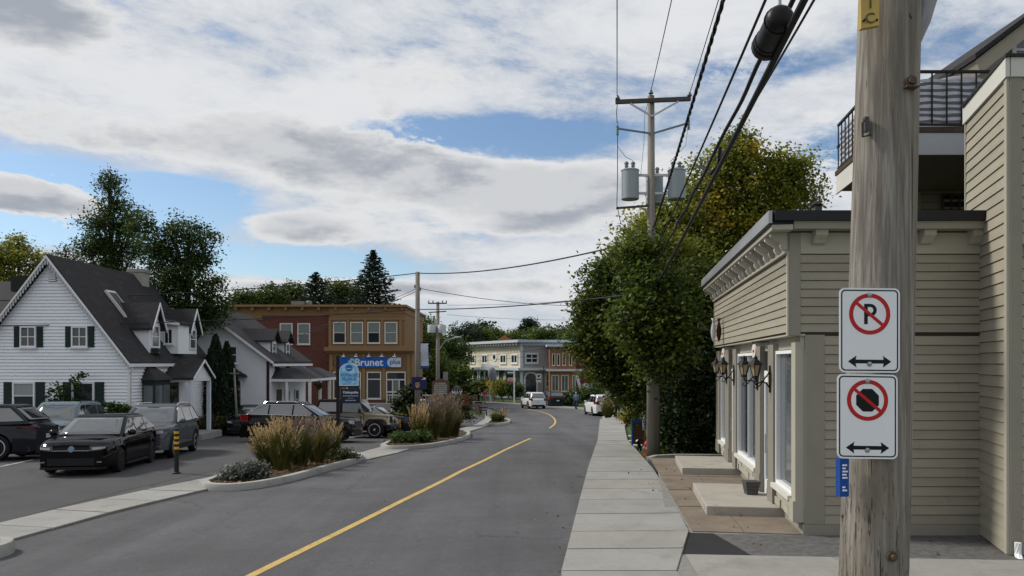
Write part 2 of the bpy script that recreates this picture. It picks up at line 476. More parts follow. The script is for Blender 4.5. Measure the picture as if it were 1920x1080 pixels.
def window(F, u, z, w, h, parent, fm, gm, nx=1, ny=2, fw=.07, depth=.06, sill=True, out=0.0, pane_mats=None):
    """centre u, bottom z; a frame part with one pane sub-part for each light"""
    mb = MB()
    F.box(mb, u - w / 2, u - w / 2 + fw, z, z + h, out, out + depth)
    F.box(mb, u + w / 2 - fw, u + w / 2, z, z + h, out, out + depth)
    F.box(mb, u - w / 2 + fw, u + w / 2 - fw, z + h - fw, z + h, out, out + depth - .002)
    F.box(mb, u - w / 2 + fw, u + w / 2 - fw, z, z + fw, out, out + depth - .002)
    iw = w - 2 * fw; ih = h - 2 * fw; t = fw * .55
    for i in range(1, nx):
        c = u - iw / 2 + iw * i / nx; F.box(mb, c - t / 2, c + t / 2, z + fw, z + h - fw, out, out + depth * .8)
    for j in range(1, ny):
        c = z + fw + ih * j / ny; F.box(mb, u - w / 2 + fw, u + w / 2 - fw, c - t / 2, c + t / 2, out, out + depth * .76)
    if sill: F.box(mb, u - w / 2 - .04, u + w / 2 + .04, z - .06, z - .002, out, out + depth + .05)
    fr = mb.build('window', fm, parent)
    k = 0
    for j in range(ny):
        for i in range(nx):
            m2 = MB()
            F.box(m2, u - iw / 2 + iw * i / nx + (t / 2 if i else 0), u - iw / 2 + iw * (i + 1) / nx - (t / 2 if i < nx - 1 else 0),
                  z + fw + ih * j / ny + (t / 2 if j else 0), z + fw + ih * (j + 1) / ny - (t / 2 if j < ny - 1 else 0), out + .004, out + depth * .35)
            m2.build('pane', (pane_mats[k % len(pane_mats)] if pane_mats else gm), fr)
            k += 1
    return fr

# ------------------------------------------------------------------ sheets lying on the terrain
def sheet_mesh(name, poly, off, m, thick=0.0, zfun=None):
    bm = bmesh.new()
    vs = [bm.verts.new((x, y, 0)) for x, y in poly]
    f = bm.faces.new(vs)
    if f.normal.z < 0 or sum(poly[i][0] * poly[(i + 1) % len(poly)][1] - poly[(i + 1) % len(poly)][0] * poly[i][1] for i in range(len(poly))) < 0: f.normal_flip()
    y0 = min(q[1] for q in poly); y1 = max(q[1] for q in poly)
    for y in YS:
        if y0 < y < y1:
            bmesh.ops.bisect_plane(bm, geom=bm.verts[:] + bm.edges[:] + bm.faces[:], plane_co=(0, y, 0), plane_no=(0, 1, 0))
    bmesh.ops.triangulate(bm, faces=[q for q in bm.faces if len(q.verts) > 4])
    if thick:
        top = bm.faces[:]
        ret = bmesh.ops.extrude_face_region(bm, geom=top)
        for v in [q for q in ret['geom'] if isinstance(q, bmesh.types.BMVert)]: v.co.z = thick
        bmesh.ops.delete(bm, geom=[q for q in top if q.is_valid], context='FACES_ONLY') if False else None
    for v in bm.verts:
        v.co.z += (zfun(v.co.x, v.co.y) if zfun else G(v.co.y)) + off
    bmesh.ops.recalc_face_normals(bm, faces=bm.faces)
    if not thick:
        for f in bm.faces:
            if f.normal.z < 0: f.normal_flip()
    me = bpy.data.meshes.new(name); bm.to_mesh(me); bm.free()
    me.materials.append(m)
    return me
def sheet(name, poly, off, m, thick=0.0, parent=None, zfun=None):
    o = link(sheet_mesh(name, poly, off, m, thick, zfun), name, parent)
    if parent is None: o['kind'] = 'structure'
    return o

# ------------------------------------------------------------------ leaf clouds
def leaf_object(name, pts, size, m, parent=None, aspect=.6, tint=None, dirs=None, up_bias=0.0):
    """pts Nx3 world; one diamond of two triangles for each leaf"""
    pts = np.asarray(pts, dtype=np.float64); n = len(pts)
    a = RNG.normal(size=(n, 3))
    if dirs is not None: a = dirs + .25 * a
    else:       # most leaf blades turn their faces to the sky
        nz = RNG.normal(size=(n, 3)); nz[:, 2] = np.abs(nz[:, 2]) + .55
        nz /= np.linalg.norm(nz, axis=1)[:, None]
        a -= (a * nz).sum(1)[:, None] * nz
    a /= np.linalg.norm(a, axis=1)[:, None] + 1e-9
    c = RNG.normal(size=(n, 3))
    if dirs is None: c = np.cross(nz, a)
    c -= (c * a).sum(1)[:, None] * a
    c /= np.linalg.norm(c, axis=1)[:, None] + 1e-9
    sz = size * RNG.uniform(.6, 1.35, (n, 1))
    v = np.empty((n, 4, 3))
    v[:, 0] = pts - a * sz * .5; v[:, 2] = pts + a * sz * .5
    nn = np.cross(a, c)
    v[:, 1] = pts + c * sz * aspect * .5 + nn * sz * .08; v[:, 3] = pts - c * sz * aspect * .5 + nn * sz * .08
    v = v.reshape(-1, 3)
    if parent is not None:
        Mi = np.array(ROOT[parent.name].inverted()); v = v @ Mi[:3, :3].T + Mi[:3, 3]
    me = bpy.data.meshes.new(name)
    me.vertices.add(4 * n); me.vertices.foreach_set('co', v.ravel())
    me.loops.add(4 * n); me.loops.foreach_set('vertex_index', np.arange(4 * n, dtype=np.int32))
    me.polygons.add(n); me.polygons.foreach_set('loop_start', np.arange(0, 4 * n, 4, dtype=np.int32)); me.polygons.foreach_set('loop_total', np.full(n, 4, dtype=np.int32))
    at = me.attributes.new('tint', 'FLOAT', 'FACE')
    at.data.foreach_set('value', (RNG.uniform(0, 1, n) if tint is None else tint).astype(np.float32))
    me.materials.append(m)
    me.update(calc_edges=True)
    return link(me, name, parent)

def lobe_points(lobes, nclump, per, sig, hollow=.45):
    vol = np.array([l[3] * l[4] * l[5] for l in lobes]) ** .7
    pr = vol / vol.sum()
    idx = RNG.choice(len(lobes), nclump, p=pr)
    L = np.array(lobes)[idx]
    d = RNG.normal(size=(nclump, 3)); d /= np.linalg.norm(d, axis=1)[:, None]
    r = RNG.uniform(0, 1, (nclump, 1)) ** hollow * RNG.uniform(.82, 1.12, (nclump, 1))
    c = L[:, :3] + d * r * L[:, 3:6]
    pts = np.repeat(c, per, axis=0) + RNG.normal(size=(nclump * per, 3)) * np.array([sig, sig, sig * .7])
    tint = np.clip(np.repeat(RNG.uniform(.1, .9, nclump), per) + RNG.normal(size=nclump * per) * .18, 0, 1)
    return pts, tint, c

def tree(name, label, base, lobes, m, nclump=500, per=40, sig=.28, leaf=.16, trunk_r=.2, trunk_top=None, group=None, limbs=6, hollow=.45, crown_name='crown'):
    t = thing(name, label, 'tree', base, group=group)
    base = Vector(base)
    pts, tint, cl = lobe_points(lobes, nclump, per, sig, hollow)
    leaf_object(crown_name, pts, leaf, m, t, tint=tint)
    mb = MB()
    L = sorted(lobes, key=lambda q: q[2])
    top = Vector(trunk_top) if trunk_top else Vector((np.mean([q[0] for q in lobes]), np.mean([q[1] for q in lobes]), max(q[2] for q in lobes)))
    path = []
    for i in range(7):
        f = i / 6
        q = base.lerp(top, f) + Vector((math.sin(f * 5 + base.x) * .12, math.cos(f * 4 + base.y) * .1, 0)) * (1 if 0 < i else 0)
        path.append(q)
    path[0] = base - Vector((0, 0, .15))
    mb.tube(path, [trunk_r * (1.25 - 1.05 * i / 6) for i in range(7)], 8)
    tr = mb.build('trunk', bark, t, smooth=True)
    order = list(range(len(cl))); random.shuffle(order)
    mb = MB()
    for k in order[:limbs * 4]:
        c = Vector(cl[k])
        f = max(.25, min(.9, (c.z - base.z) / max(.1, top.z - base.z) * .75))
        s = base.lerp(top, f)
        mid = s.lerp(c, .5) + Vector((0, 0, -.15 * (c - s).length * .5))
        mb.tube([s, mid, c], [trunk_r * (.45 - .25 * f), trunk_r * .2, .012], 5, False)
    mb.build('limb', bark, tr, smooth=True)
    return t

# ================================================================== THE SETTING
sheet('ground', [(-3000, -60), (3000, -60), (3000, 3900), (-3000, 3900)], -.03, grass_m)
RK = [(.1, -8), (.35, 2), (.6, 9.4), (.9, 11.7), (1.85, 19), (3.5, 31.5), (5.1, 45), (6.3, 55), (7.6, 57.5), (8.4, 60), (8.6, 65), (8.2, 70.5), (6.5, 77), (4.5, 82), (1.5, 89), (-4, 95.5), (-12, 101), (-30, 108)]
SR = [(2.1, -8), (2.1, 2), (2.02, 9.4), (2.72, 11.8), (3.55, 19), (4.75, 31.5), (6.6, 45), (8.3, 55), (9.4, 57.5), (10, 60), (10.2, 65), (9.9, 71.5), (8.3, 78.6), (6.1, 84), (2.9, 91.2), (-3, 97.8), (-11.4, 103), (-29, 110)]
road_left = [(-30, 100), (-12, 94), (-5.5, 88.5), (-2.2, 81), (-.9, 70), (-.5, 60), (-.8, 52), (-1.7, 45), (-2.8, 35), (-4.0, 25), (-5.6, 19.5), (-7.0, 14), (-7.6, 11), (-9.5, 5), (-11, -8)]
sheet('road', [(x + .12, y) for x, y in RK] + road_left, 0.0, asphalt)
lot_poly = [(-60, -8), (-11, -8), (-9.5, 5), (-7.6, 11), (-7.0, 14), (-5.6, 19.5), (-4.0, 25), (-2.8, 35), (-2.0, 43), (-1.6, 49), (-1.4, 57), (-3.4, 66), (-60, 66)]
sheet('parking_lot', lot_poly, -.006, asphalt_lot)

# yellow centre line, two painted runs
def ribbon(pts, w):
    L, Rr = [], []
    for i, q in enumerate(pts):
        a = Vector(pts[max(i - 1, 0)]); c = Vector(pts[min(i + 1, len(pts) - 1)])
        d = (c - a).normalized(); n = Vector((-d.y, d.x)) * w / 2
        L.append((q[0] + n.x, q[1] + n.y)); Rr.append((q[0] - n.x, q[1] - n.y))
    return L + Rr[::-1]
def smooth_path(pts, k=3):
    pts = [Vector(q) for q in pts]
    for _ in range(k):
        o = [pts[0]]
        for a, c in zip(pts, pts[1:]): o += [a.lerp(c, .25), a.lerp(c, .75)]
        o.append(pts[-1]); pts = o
    return [(q.x, q.y) for q in pts]
l1 = [gp(*q) for q in [(420, 1105), (470, 1080), (720, 957), (880, 878), (995, 822)]]
l2 = [gp(*q) for q in [(1030, 803), (1040, 796), (1042, 788), (1034, 779), (1016, 772), (985, 767)]]
for pts in (l1, l2):
    sheet('centre_line', ribbon(smooth_path(pts, 2), .13), .005, paint_y)
# worn white bay lines in the lot
for a, c in (((0, 875), (62, 862)), ((700, 838), (0, 0)),):
    if c == (0, 0): continue
    p, q = gp(*a), gp(*c)
    sheet('bay_line', ribbon([p, q], .11), .002, paint_w)
# patched seam across the lot
sheet('asphalt_patch', [gp(0, 980), gp(0, 925), gp(110, 905), gp(228, 893), gp(420, 868), gp(415, 880), gp(250, 916)], -.001, mat('asphalt_patch', (.07, .069, .071), .85, .15, .7, .5, 120))

def resample(pairs, step):
    """pairs of matching left/right points -> evenly spaced pairs"""
    out = []
    for (l0, r0), (l1_, r1_) in zip(pairs, pairs[1:]):
        l0, r0, l1_, r1_ = map(Vector, (l0, r0, l1_, r1_))
        n = max(1, round(((l1_ + r1_) / 2 - (l0 + r0) / 2).length / step))
        for i in range(n): out.append((l0.lerp(l1_, i / n), r0.lerp(r1_, i / n)))
    out.append((Vector(pairs[-1][0]), Vector(pairs[-1][1])))
    return out
def slab_walk(name, pairs, step, base_off, h, m, joint, top=.015, far=45, mats=None):
    L = [q[0] for q in pairs]; Rr = [q[1] for q in pairs]
    base = sheet(name, L + Rr[::-1], base_off, joint, h)
    st = resample(pairs, step)
    for i in range(len(st) - 1):
        (a, c), (a2, c2) = st[i], st[i + 1]
        if a.y > far or a2.y < 1.5: continue
        g = .012 / max(.3, (a2 - a).length)
        q = [a.lerp(a2, g), c.lerp(c2, g), c.lerp(c2, 1 - g), a.lerp(a2, 1 - g)]
        mid = (q[0] + q[1] + q[2] + q[3]) / 4
        q = [(v + (mid - v).normalized() * .012) for v in q]
        mm = mats[i % len(mats)] if mats else m
        o = link(sheet_mesh('slab', [(v.x, v.y) for v in q], base_off + h - .01, mm, top + .01 + random.uniform(-.003, .003)), 'slab', base)
    return base
slab_mats = [concrete, concrete_b, concrete, mat('concrete_c', (.27, .266, .25), .85, .14, .9, .3, 120, col2=(.215, .21, .195), s2=1.3, v2=(.5, .75))]
joint_m = mat('joint_dirt', (.22, .215, .20), .95, .25, 6, .3, 40)
slab_walk('sidewalk', list(zip(RK, SR)), 1.35, -.02, .115, concrete, joint_m, far=62, mats=slab_mats)
LL = [(-13.0, -6), (-10.2, 6), (-8.75, 11.2), (-8.35, 14), (-7.85, 16.4), (-7.1, 19.2), (-6.1, 22), (-5.2, 24.3), (-4.95, 27.5), (-4.7, 31), (-4.2, 37), (-3.0, 43.5), (-2.3, 49), (-2.0, 57), (-2.4, 68), (-4.2, 80), (-8.5, 88), (-16, 93)]
LR = [(-11.8, -6), (-9.0, 6), (-7.55, 11.0), (-7.2, 13.7), (-6.65, 16.2), (-5.9, 18.8), (-4.95, 21.4), (-4.35, 23.3), (-3.85, 25.6), (-3.45, 29), (-3.0, 34), (-2.2, 41.5), (-1.45, 47.5), (-.85, 55), (-1.1, 68), (-2.5, 79.5), (-6.2, 87.2), (-14, 92)]
slab_walk('sidewalk', list(zip(LL, LR)), 1.5, -.02, .04, concrete_b, joint_m, far=62, mats=slab_mats[::-1])

# shop forecourt
shop_c = Vector((4.4, 11.56)); shop_f = Vector((5.70, 20.66))
flat0 = lambda x, y: 0.0
fc = sheet('forecourt', [(2.4, 11.74), (4.42, 11.5), (5.72, 20.7), (4.1, 20.9), (3.62, 19.05)], -.3, joint_m, .375, zfun=flat0)
fr = [(.0, .22), (.228, .42), (.428, .63), (.638, .835), (.842, 1.0)]
for a, c in fr:
    for s0, s1 in ((0, .46), (.468, 1)):
        def fp(s, t):
            l = Vector((2.77, 11.78)).lerp(Vector((3.75, 20.85)), t); r = Vector((4.42, 11.55)).lerp(Vector((5.7, 20.62)), t)
            return tuple(l.lerp(r, s))
        link(sheet_mesh('slab', [fp(s0, a), fp(s1, a), fp(s1, c), fp(s0, c)], .07, apron_m, .02, zfun=flat0), 'slab', fc)
# driveway between the forecourt and the near pole
sheet('asphalt_infill', [(1.9, 10.3), (3.22, 10.12), (3.06, 11.68), (2.4, 11.76)], -.02, asphalt_new, .105)
sheet('asphalt_infill', [(3.23, 10.12), (9.2, 9.75), (9.2, 11.6), (4.45, 11.54), (3.07, 11.66)], -.02, asphalt_old, .103)
nf = sheet('near_walk', [(1.8, 2), (9.5, 2), (9.5, 9.76), (2.3, 10.3), (1.8, 10.3)], -.04, joint_m, .13)
for x0, x1 in ((2.08, 4.2), (4.22, 6.6), (6.62, 9.4)):
    for y0, y1 in ((2.1, 4.6), (4.62, 7.2), (7.22, 9.7)):
        top = (y1 if y1 < 9 else 10.24 - (x0 - 2.3) * .073, y1 if y1 < 9 else 10.24 - (x1 - 2.3) * .073)
        link(sheet_mesh('slab', [(x0, y0), (x1, y0), (x1, top[1]), (x0 + (.24 if y1 > 9 and x0 < 3 else 0), top[0])], .085, concrete_b, .02), 'slab', nf)
# paved gap and planting edge beyond the forecourt
sheet('asphalt_infill', [(3.62, 19.2), (4.1, 20.95), (5.9, 20.75), (6.2, 22.2), (3.95, 22.3)], -.02, mat('asphalt_gap', (.055, .055, .057), .85, .2, 2, .6, 110), .118)
edge = MB()
ep = [Vector((3.95, 22.25, G(22) + .05)), Vector((4.25, 22.75, G(22.7) + .08)), Vector((4.9, 22.85, G(22.8) + .1)), Vector((8.5, 22.7, G(22.7) + .1))]
for a, c in zip(ep, ep[1:]): edge.bar(a, c, .16, .22)
e = edge.build('edging_kerb', kerb_m); e['kind'] = 'structure'
sheet('planting_bed', [(4.0, 22.4), (9, 22.85), (14, 34), (9.6, 52), (7.1, 46), (5.2, 32), (4.3, 25)], .01, grass_m, .04)
# stepping stones in the verge
for (px, py) in ((1193, 820), (1193, 830), (1196, 838)):
    q = gp(px, py)
    link(sheet_mesh('paving_stone', [(q[0] - .35, q[1] - .35), (q[0] + .5, q[1] - .35), (q[0] + .5, q[1] + .35), (q[0] - .35, q[1] + .35)], .05, concrete_pale, .03), 'paving_stone')['kind'] = 'structure'

# ------------------------------------------------------------------ planted kerb islands
def island(pts, label_mulch, h=.15):
    path = smooth_path(pts + [pts[0]], 2)[:-1]
    n = len(path)
    area = sum(path[i][0] * path[(i + 1) % n][1] - path[(i + 1) % n][0] * path[i][1] for i in range(n))
    if area < 0: path = path[::-1]
    outer = [Vector(q) for q in path]; inner = []
    for i in range(n):
        d = (outer[(i + 1) % n] - outer[i - 1]).normalized()
        inner.append(outer[i] + Vector((-d.y, d.x)) * .17)
    mb = MB()
    def ring(pp, z, inset=0): return [(q.x, q.y, G(q.y) + z) for q in pp]
    mid = [o.lerp(i, .12) for o, i in zip(outer, inner)]
    rings = [ring(outer, -.02), ring(outer, h - .03), ring(mid, h), ring(inner, h), ring(inner, h - .08)]
    o0 = 0
    for r in rings: mb.v += r
    for k in range(len(rings) - 1):
        for i in range(n):
            a = k * n + i; c = k * n + (i + 1) % n
            mb.f.append([a, c, c + n, a + n]); mb.mi.append(0)
    kb = mb.build('kerb', kerb_m, smooth=True, sharp=35); kb['kind'] = 'structure'
    bed = sheet('planting_bed', [(q.x, q.y) for q in inner], h - .06, soil_m)
    return outer, inner
isl1, in1 = island([gp(*q) for q in [(374, 913), (385, 921), (455, 921), (545, 905), (640, 877), (682, 865), (680, 857), (640, 852), (560, 866), (455, 886), (410, 900)]], '')
isl2, in2 = island([gp(*q) for q in [(713, 840), (725, 845), (800, 842), (862, 829), (884, 819), (880, 812), (850, 808), (800, 815), (745, 824)]], '')
isl3, in3 = island([gp(*q) for q in [(909, 797), (930, 799), (957, 795), (958, 790), (945, 786), (920, 789)]], '')
isl4, in4 = island([(-9.3, 8.0), (-8.1, 9.1), (-7.1, 10.1), (-6.9, 10.7), (-7.25, 11.15), (-8.0, 10.85), (-9.0, 9.9)], '', .17)
isl5, in5 = island([gp(*q) for q in [(1130, 783), (1129, 789), (1150, 790), (1152, 777), (1140, 773)]], '', .12)

# ================================================================== SHOP ON THE RIGHT
Z = Vector((0, 0, 1))
shop = thing('shop_building', 'beige clapboard shop with bracketed cornice and tall display windows beside the sidewalk', 'building', (shop_c.x, shop_c.y, 0))
fu = Vector((shop_f.x - shop_c.x, shop_f.y - shop_c.y, 0)); FL = fu.length; fu.normalize()
fn = Vector((-fu.y, fu.x, 0))
FF = Face((shop_c.x, shop_c.y, 0), fu, fn)            # street front, u runs away from camera
FS = Face((shop_c.x, shop_c.y, 0), (1, 0, 0), (0, -1, 0))   # side facing the camera
SW = 2.78                                              # side wall length up to the wing
# cores (behind boards)
def core(F0, u0, u1, z0, z1, back, mb): F0.box(mb, u0, u1, z0, z1, -back, 0)
mb = MB()
def quad_block(mb, pts, z0, z1): mb.hexa([(x, y, z0) for x, y in pts] + [(x, y, z1) for x, y in pts])
c0 = shop_c; c1 = shop_f
bk = Vector((7.3, 11.56)); bk2 = Vector((8.6, 20.7))
quad_block(mb, [tuple(c0), tuple(bk), tuple(bk2), tuple(c1)], .24, 3.1)
mb.build('wall', wall_core, shop)
ov = .24   # the upper storey board front oversails the shopfront
u0p = Vector(c0) + Vector(fn[:2]) * ov + Vector((0, -.05)); u1p = Vector(c1) + Vector(fn[:2]) * ov
mb = MB(); quad_block(mb, [tuple(u0p), (7.3, u0p.y + .0), tuple(bk2), tuple(u1p)], 3.1, 4.62)
mb.build('upper_wall', wall_core, shop)
mb = MB()
fo = Vector(c0) - Vector(fn[:2]) * -.03
quad_block(mb, [(c0.x - .03, c0.y - .03), (7.3, c0.y - .03), (8.6, 20.7), (c1.x - .03, c1.y)], -.45, .24)
mb.build('foundation', foundation, shop)

def clap(F0, u0, u1, z, h, parent, m, out=.003, proud=.024, name='clapboard', ucut=None):
    """one wedge shaped lap board"""
    p = F0.p
    a = [(z, out), (z, out + proud), (z + h - .009, out + .006), (z + h - .009, out)]
    mb = MB()
    v = [p(u0, zz, oo) for zz, oo in a] + [p(u1, zz, oo) for zz, oo in a]
    mb.add(v, [(0, 1, 2, 3), (7, 6, 5, 4), (0, 4, 5, 1), (1, 5, 6, 2), (2, 6, 7, 3), (3, 7, 4, 0)])
    return mb.build(name, m, parent, recalc=True)
def board_mat(i):
    k = i % 3
    return mat('beige_board_%d' % k, tuple(q * (1, .955, 1.035)[k] for q in (.30, .276, .217)), .7, .12, 1.6, .12, 50, stretch=(1, 1, 5))
# camera-facing side: lower 20 boards, upper 10
h = (3.08 - .245) / 20
def split_clap(F0, u0, u1, z, h, par, i, mm, lo, hi):
    q = random.uniform(lo, hi)
    clap(F0, u0, q - .0015, z, h, par, mm(i * 7 // 3)); clap(F0, q + .0015, u1, z + random.uniform(-.002, .002), h, par, mm(i * 5 // 3 + 1))
for i in range(20): split_clap(FS, .30, SW - .02, .245 + i * h, h, shop, i, board_mat, .6, 2.5)
h = (4.30 - 3.13) / 9
FSu = Face((u0p.x, u0p.y, 0), (1, 0, 0), (0, -1, 0))
for i in range(9): split_clap(FSu, .17, SW + .27 - .02, 3.13 + i * h, h, shop, i, board_mat, .7, 2.7)
# street front upper boards
FFu = Face((u0p.x, u0p.y, 0), fu, fn); FLu = (Vector(u1p) - Vector(u0p)).length
for i in range(9): split_clap(FFu, .07, FLu - .06, 3.13 + i * h, h, shop, i, board_mat, 2.0, 7.0)
# corner boards and bands
mb = MB()
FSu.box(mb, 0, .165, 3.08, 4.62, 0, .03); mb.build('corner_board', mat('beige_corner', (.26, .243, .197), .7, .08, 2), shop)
mb = MB(); FFu.box(mb, -.03, .065, 3.08, 4.34, 0, .028); FFu.box(mb, FLu - .055, FLu, 3.08, 4.34, 0, .028); mb.build('corner_board', beige_trim, shop)
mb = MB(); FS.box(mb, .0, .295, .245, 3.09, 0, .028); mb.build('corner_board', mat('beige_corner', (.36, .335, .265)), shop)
mb = MB(); FSu.box(mb, .166, SW + .27, 4.305, 4.62, .001, .032); mb.build('frieze_board', beige_trim, shop)
mb = MB(); FFu.box(mb, 0, FLu, 4.345, 4.62, .001, .035); mb.build('frieze_board', beige_trim, shop)
mb = MB(); FFu.box(mb, -.02, FLu, 4.31, 4.342, .0, .07); mb.build('moulding', beige_trim, shop)
mb = MB(); FFu.box(mb, .0, FLu, 3.075, 3.1, -.235, .0); mb.build('soffit', beige_trim, shop)
# cornice: black roof edge, grey drip flashing on the street side
mb = MB(); cu0 = FFu.p(-.30, 0, .34); cu1 = FFu.p(FLu + .1, 0, .34)
quad_block(mb, [(cu0.x, cu0.y), (7.36, cu0.y + .02), (8.6, 20.8), (cu1.x, cu1.y)], 4.70, 4.75); mb.build('roof', black_flash, shop)
mb = MB(); FSu.box(mb, -.31, SW + .33, 4.755, 4.90, .0, .315); mb.build('roof_edge', black_flash, shop)
mb = MB(); FFu.box(mb, -.318, FLu + .1, 4.72, 4.905, .30, .352); mb.build('roof_edge', metal_grey, shop)
mb = MB(); FFu.box(mb, -.29, FLu + .1, 4.625, 4.698, .0, .30); mb.build('cornice', beige_trim, shop)
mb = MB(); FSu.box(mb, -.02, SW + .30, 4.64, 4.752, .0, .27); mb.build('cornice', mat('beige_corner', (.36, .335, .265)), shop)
nb = 21
for i in range(nb):          # scrolled brackets along the street front
    u = .02 + (FLu - .1) * i / (nb - 1)
    q = [(.036, 4.36), (.10, 4.37), (.13, 4.42), (.12, 4.47), (.20, 4.52), (.265, 4.57), (.275, 4.623), (.036, 4.623)]
    mb = MB(); mb.prism([FFu.p(u - .045, z, o) for o, z in q], fu * .09); mb.build('bracket', greywhite if i % 2 else beige_trim, shop, recalc=True)
for u in (.42, 1.28, 2.02, 2.75):
    q = [(.033, 4.44), (.09, 4.45), (.13, 4.50), (.2, 4.56), (.21, 4.638), (.033, 4.638)]
    mb = MB(); mb.prism([FSu.p(u - .09, z, o) for o, z in q], Vector((.18, 0, 0))); mb.build('bracket', beige_trim, shop, recalc=True)

# shopfront: piers, windows, doors.  u measured from near corner
def fu_px(px): # px on the front plane -> u
    k = (px - 960) / FPX
    return (k * c0.y - c0.x) / (fu.x - k * fu.y)
mb = MB(); FF.box(mb, 0, FL, 2.885, 3.075, 0, .06); mb.build('sign_band', beige_trim, shop)
piers = [(1501, 1509), (1452, 1466), (1433, 1441), (1378, 1392.5), (1370, 1374), (1353, 1359)]
wins = [(1466, 1501), (1392.5, 1433), (1359, 1370)]
doors = [(1441, 1452), (1374, 1378)]
U = [fu_px(v) for v in (1509, 1500, 1466.5, 1456, 1440.5, 1431, 1392.5, 1386, 1378, 1371, 1359.5, 1353)]
# U: pier0 0-1 | win 1-2 | pier 2-3 | door 3-4 | pier 4-5 | win 5-6 | pier 6-7 | door 7-8 | pier 8-9 | win 9-10 | pier 10-11
for a, c in ((0, 1), (2, 3), (4, 5), (6, 7), (8, 9), (10, 11)):
    mb = MB(); FF.box(mb, max(0.0, U[a]) + .005, U[c], .26, 2.98, .0, .15 if a else .13)
    FF.box(mb, max(0.0, U[a]) - .0, U[c] + .01, .26, .58, .001, .165)
    mb.build('pilaster', taupe if a else beige_trim, shop)
for k, (a, c) in enumerate(((1, 2), (5, 6), (9, 10))):
    w = U[c] - U[a]
    f = window(FF, (U[a] + U[c]) / 2, .62, w, 2.25, shop, white, glass_pale, nx=1 if k != 1 else 2, ny=1, fw=.055, depth=.11, sill=False, pane_mats=[glass_pale, glass])
    mb = MB(); FF.box(mb, U[a] - .02, U[c] + .02, .545, .618, .05, .19); mb.build('window_sill', greywhite, shop)
    mb = MB(); FF.box(mb, U[a], U[c], .262, .543, .0, .075); pan = mb.build('stone_panel', mat('mortar', (.33, .30, .245), .9, .1, 4), shop)
    nrow = 2; hh = .281 / nrow
    for r in range(nrow):
        u = U[a] + .012
        while u < U[c] - .05:
            L = min(random.uniform(.18, .5), U[c] - .012 - u)
            if U[c] - u - L < .1: L = U[c] - .012 - u
            mb = MB(); FF.box(mb, u, u + L - .014, .266 + r * hh, .262 + (r + 1) * hh - .012, .076, .10 + random.uniform(0, .03)); mb.build('stone', stone_m, pan)
            u += L
for a, c in ((3, 4), (7, 8)):
    u = (U[a] + U[c]) / 2; w = U[c] - U[a]
    dmb = MB()
    z0 = .22
    FF.box(dmb, u - w / 2, u - w / 2 + .09, z0, 2.42, .0, .07); FF.box(dmb, u + w / 2 - .09, u + w / 2, z0, 2.42, .0, .07)
    FF.box(dmb, u - w / 2 + .09, u + w / 2 - .09, z0, z0 + .28, .0, .068); FF.box(dmb, u - w / 2 + .09, u + w / 2 - .09, 2.31, 2.42, .0, .068)
    FF.box(dmb, u - w / 2 + .09, u + w / 2 - .09, 2.422, 2.52, .0, .09)
    d = dmb.build('door', white, shop)
    mb = MB(); FF.box(mb, u - w / 2 + .09, u + w / 2 - .09, z0 + .28, 2.31, .002, .03); mb.build('pane', glass_pale, d)
    mb = MB(); FF.box(mb, u - w / 2, u + w / 2, 2.525, 2.88, .002, .05); mb.build('transom', glass, d)
    mb = MB(); q = [(.07, 1.05), (.16, 1.05), (.16, 1.38), (.07, 1.38)]
    mb.tube([FF.p(u - w / 2 + .16, z, o) for o, z in q], .014, 6); mb.build('handle', steel, d)

# lanterns
def lantern(u, label):
    p0 = FF.p(u, 2.02, .15)
    t = thing('wall_lantern', label, 'lantern', tuple(p0), group='carriage lanterns on the shop front')
    c = FF.p(u, 2.43, .40)
    mb = MB(); FF.box(mb, u - .04, u + .04, 2.15, 2.62, .15, .17); mb.build('back_plate', iron, t)
    mb = MB()
    mb.tube([FF.p(u, 2.24, .17), FF.p(u, 2.31, .22), FF.p(u, 2.34, .29), FF.p(u, 2.31, .35), FF.p(u, 2.34, .4), FF.p(u, 2.41, .4)], .013, 6)
    mb.tube([FF.p(u, 2.5, .17), FF.p(u, 2.40, .24), FF.p(u, 2.28, .32), FF.p(u, 2.22, .38), FF.p(u, 2.24, .43), FF.p(u, 2.29, .41)], .011, 6)
    mb.build('arm', iron, t, smooth=True)
    mb = MB(); n = 6
    mb.lathe([(.05, .0), (.10, .20)], c, n); mb.build('glass', lamp_gl, t)
    mb = MB()
    for k in range(n):
        a = 2 * math.pi * k / n; e = Vector((math.cos(a), math.sin(a), 0))
        mb.tube([c + e * .052, c + e * .103 + Z * .202], .008, 4)
    mb.lathe([(.04, -.035), (.06, -.02), (.06, .008), (.05, .01)], c, n); mb.build('cage', iron, t)
    mb = MB(); mb.lathe([(.14, .20), (.135, .215), (.08, .265), (.04, .30), (.035, .315), (.04, .33), (.02, .35), (.01, .375), (.0, .38)], c, n); mb.build('roof', iron, t)
lantern((U[2] + U[3]) / 2 - .0, 'black carriage lantern nearest the two signs, on the pilaster by the near shop door')
lantern((U[4] + U[5]) / 2, 'black carriage lantern second nearest, on the pilaster just past the near shop door')
lantern((U[6] + U[7]) / 2, 'black carriage lantern third along, before the far shop door')
lantern((U[8] + U[9]) / 2, 'black carriage lantern farthest along the shop front')
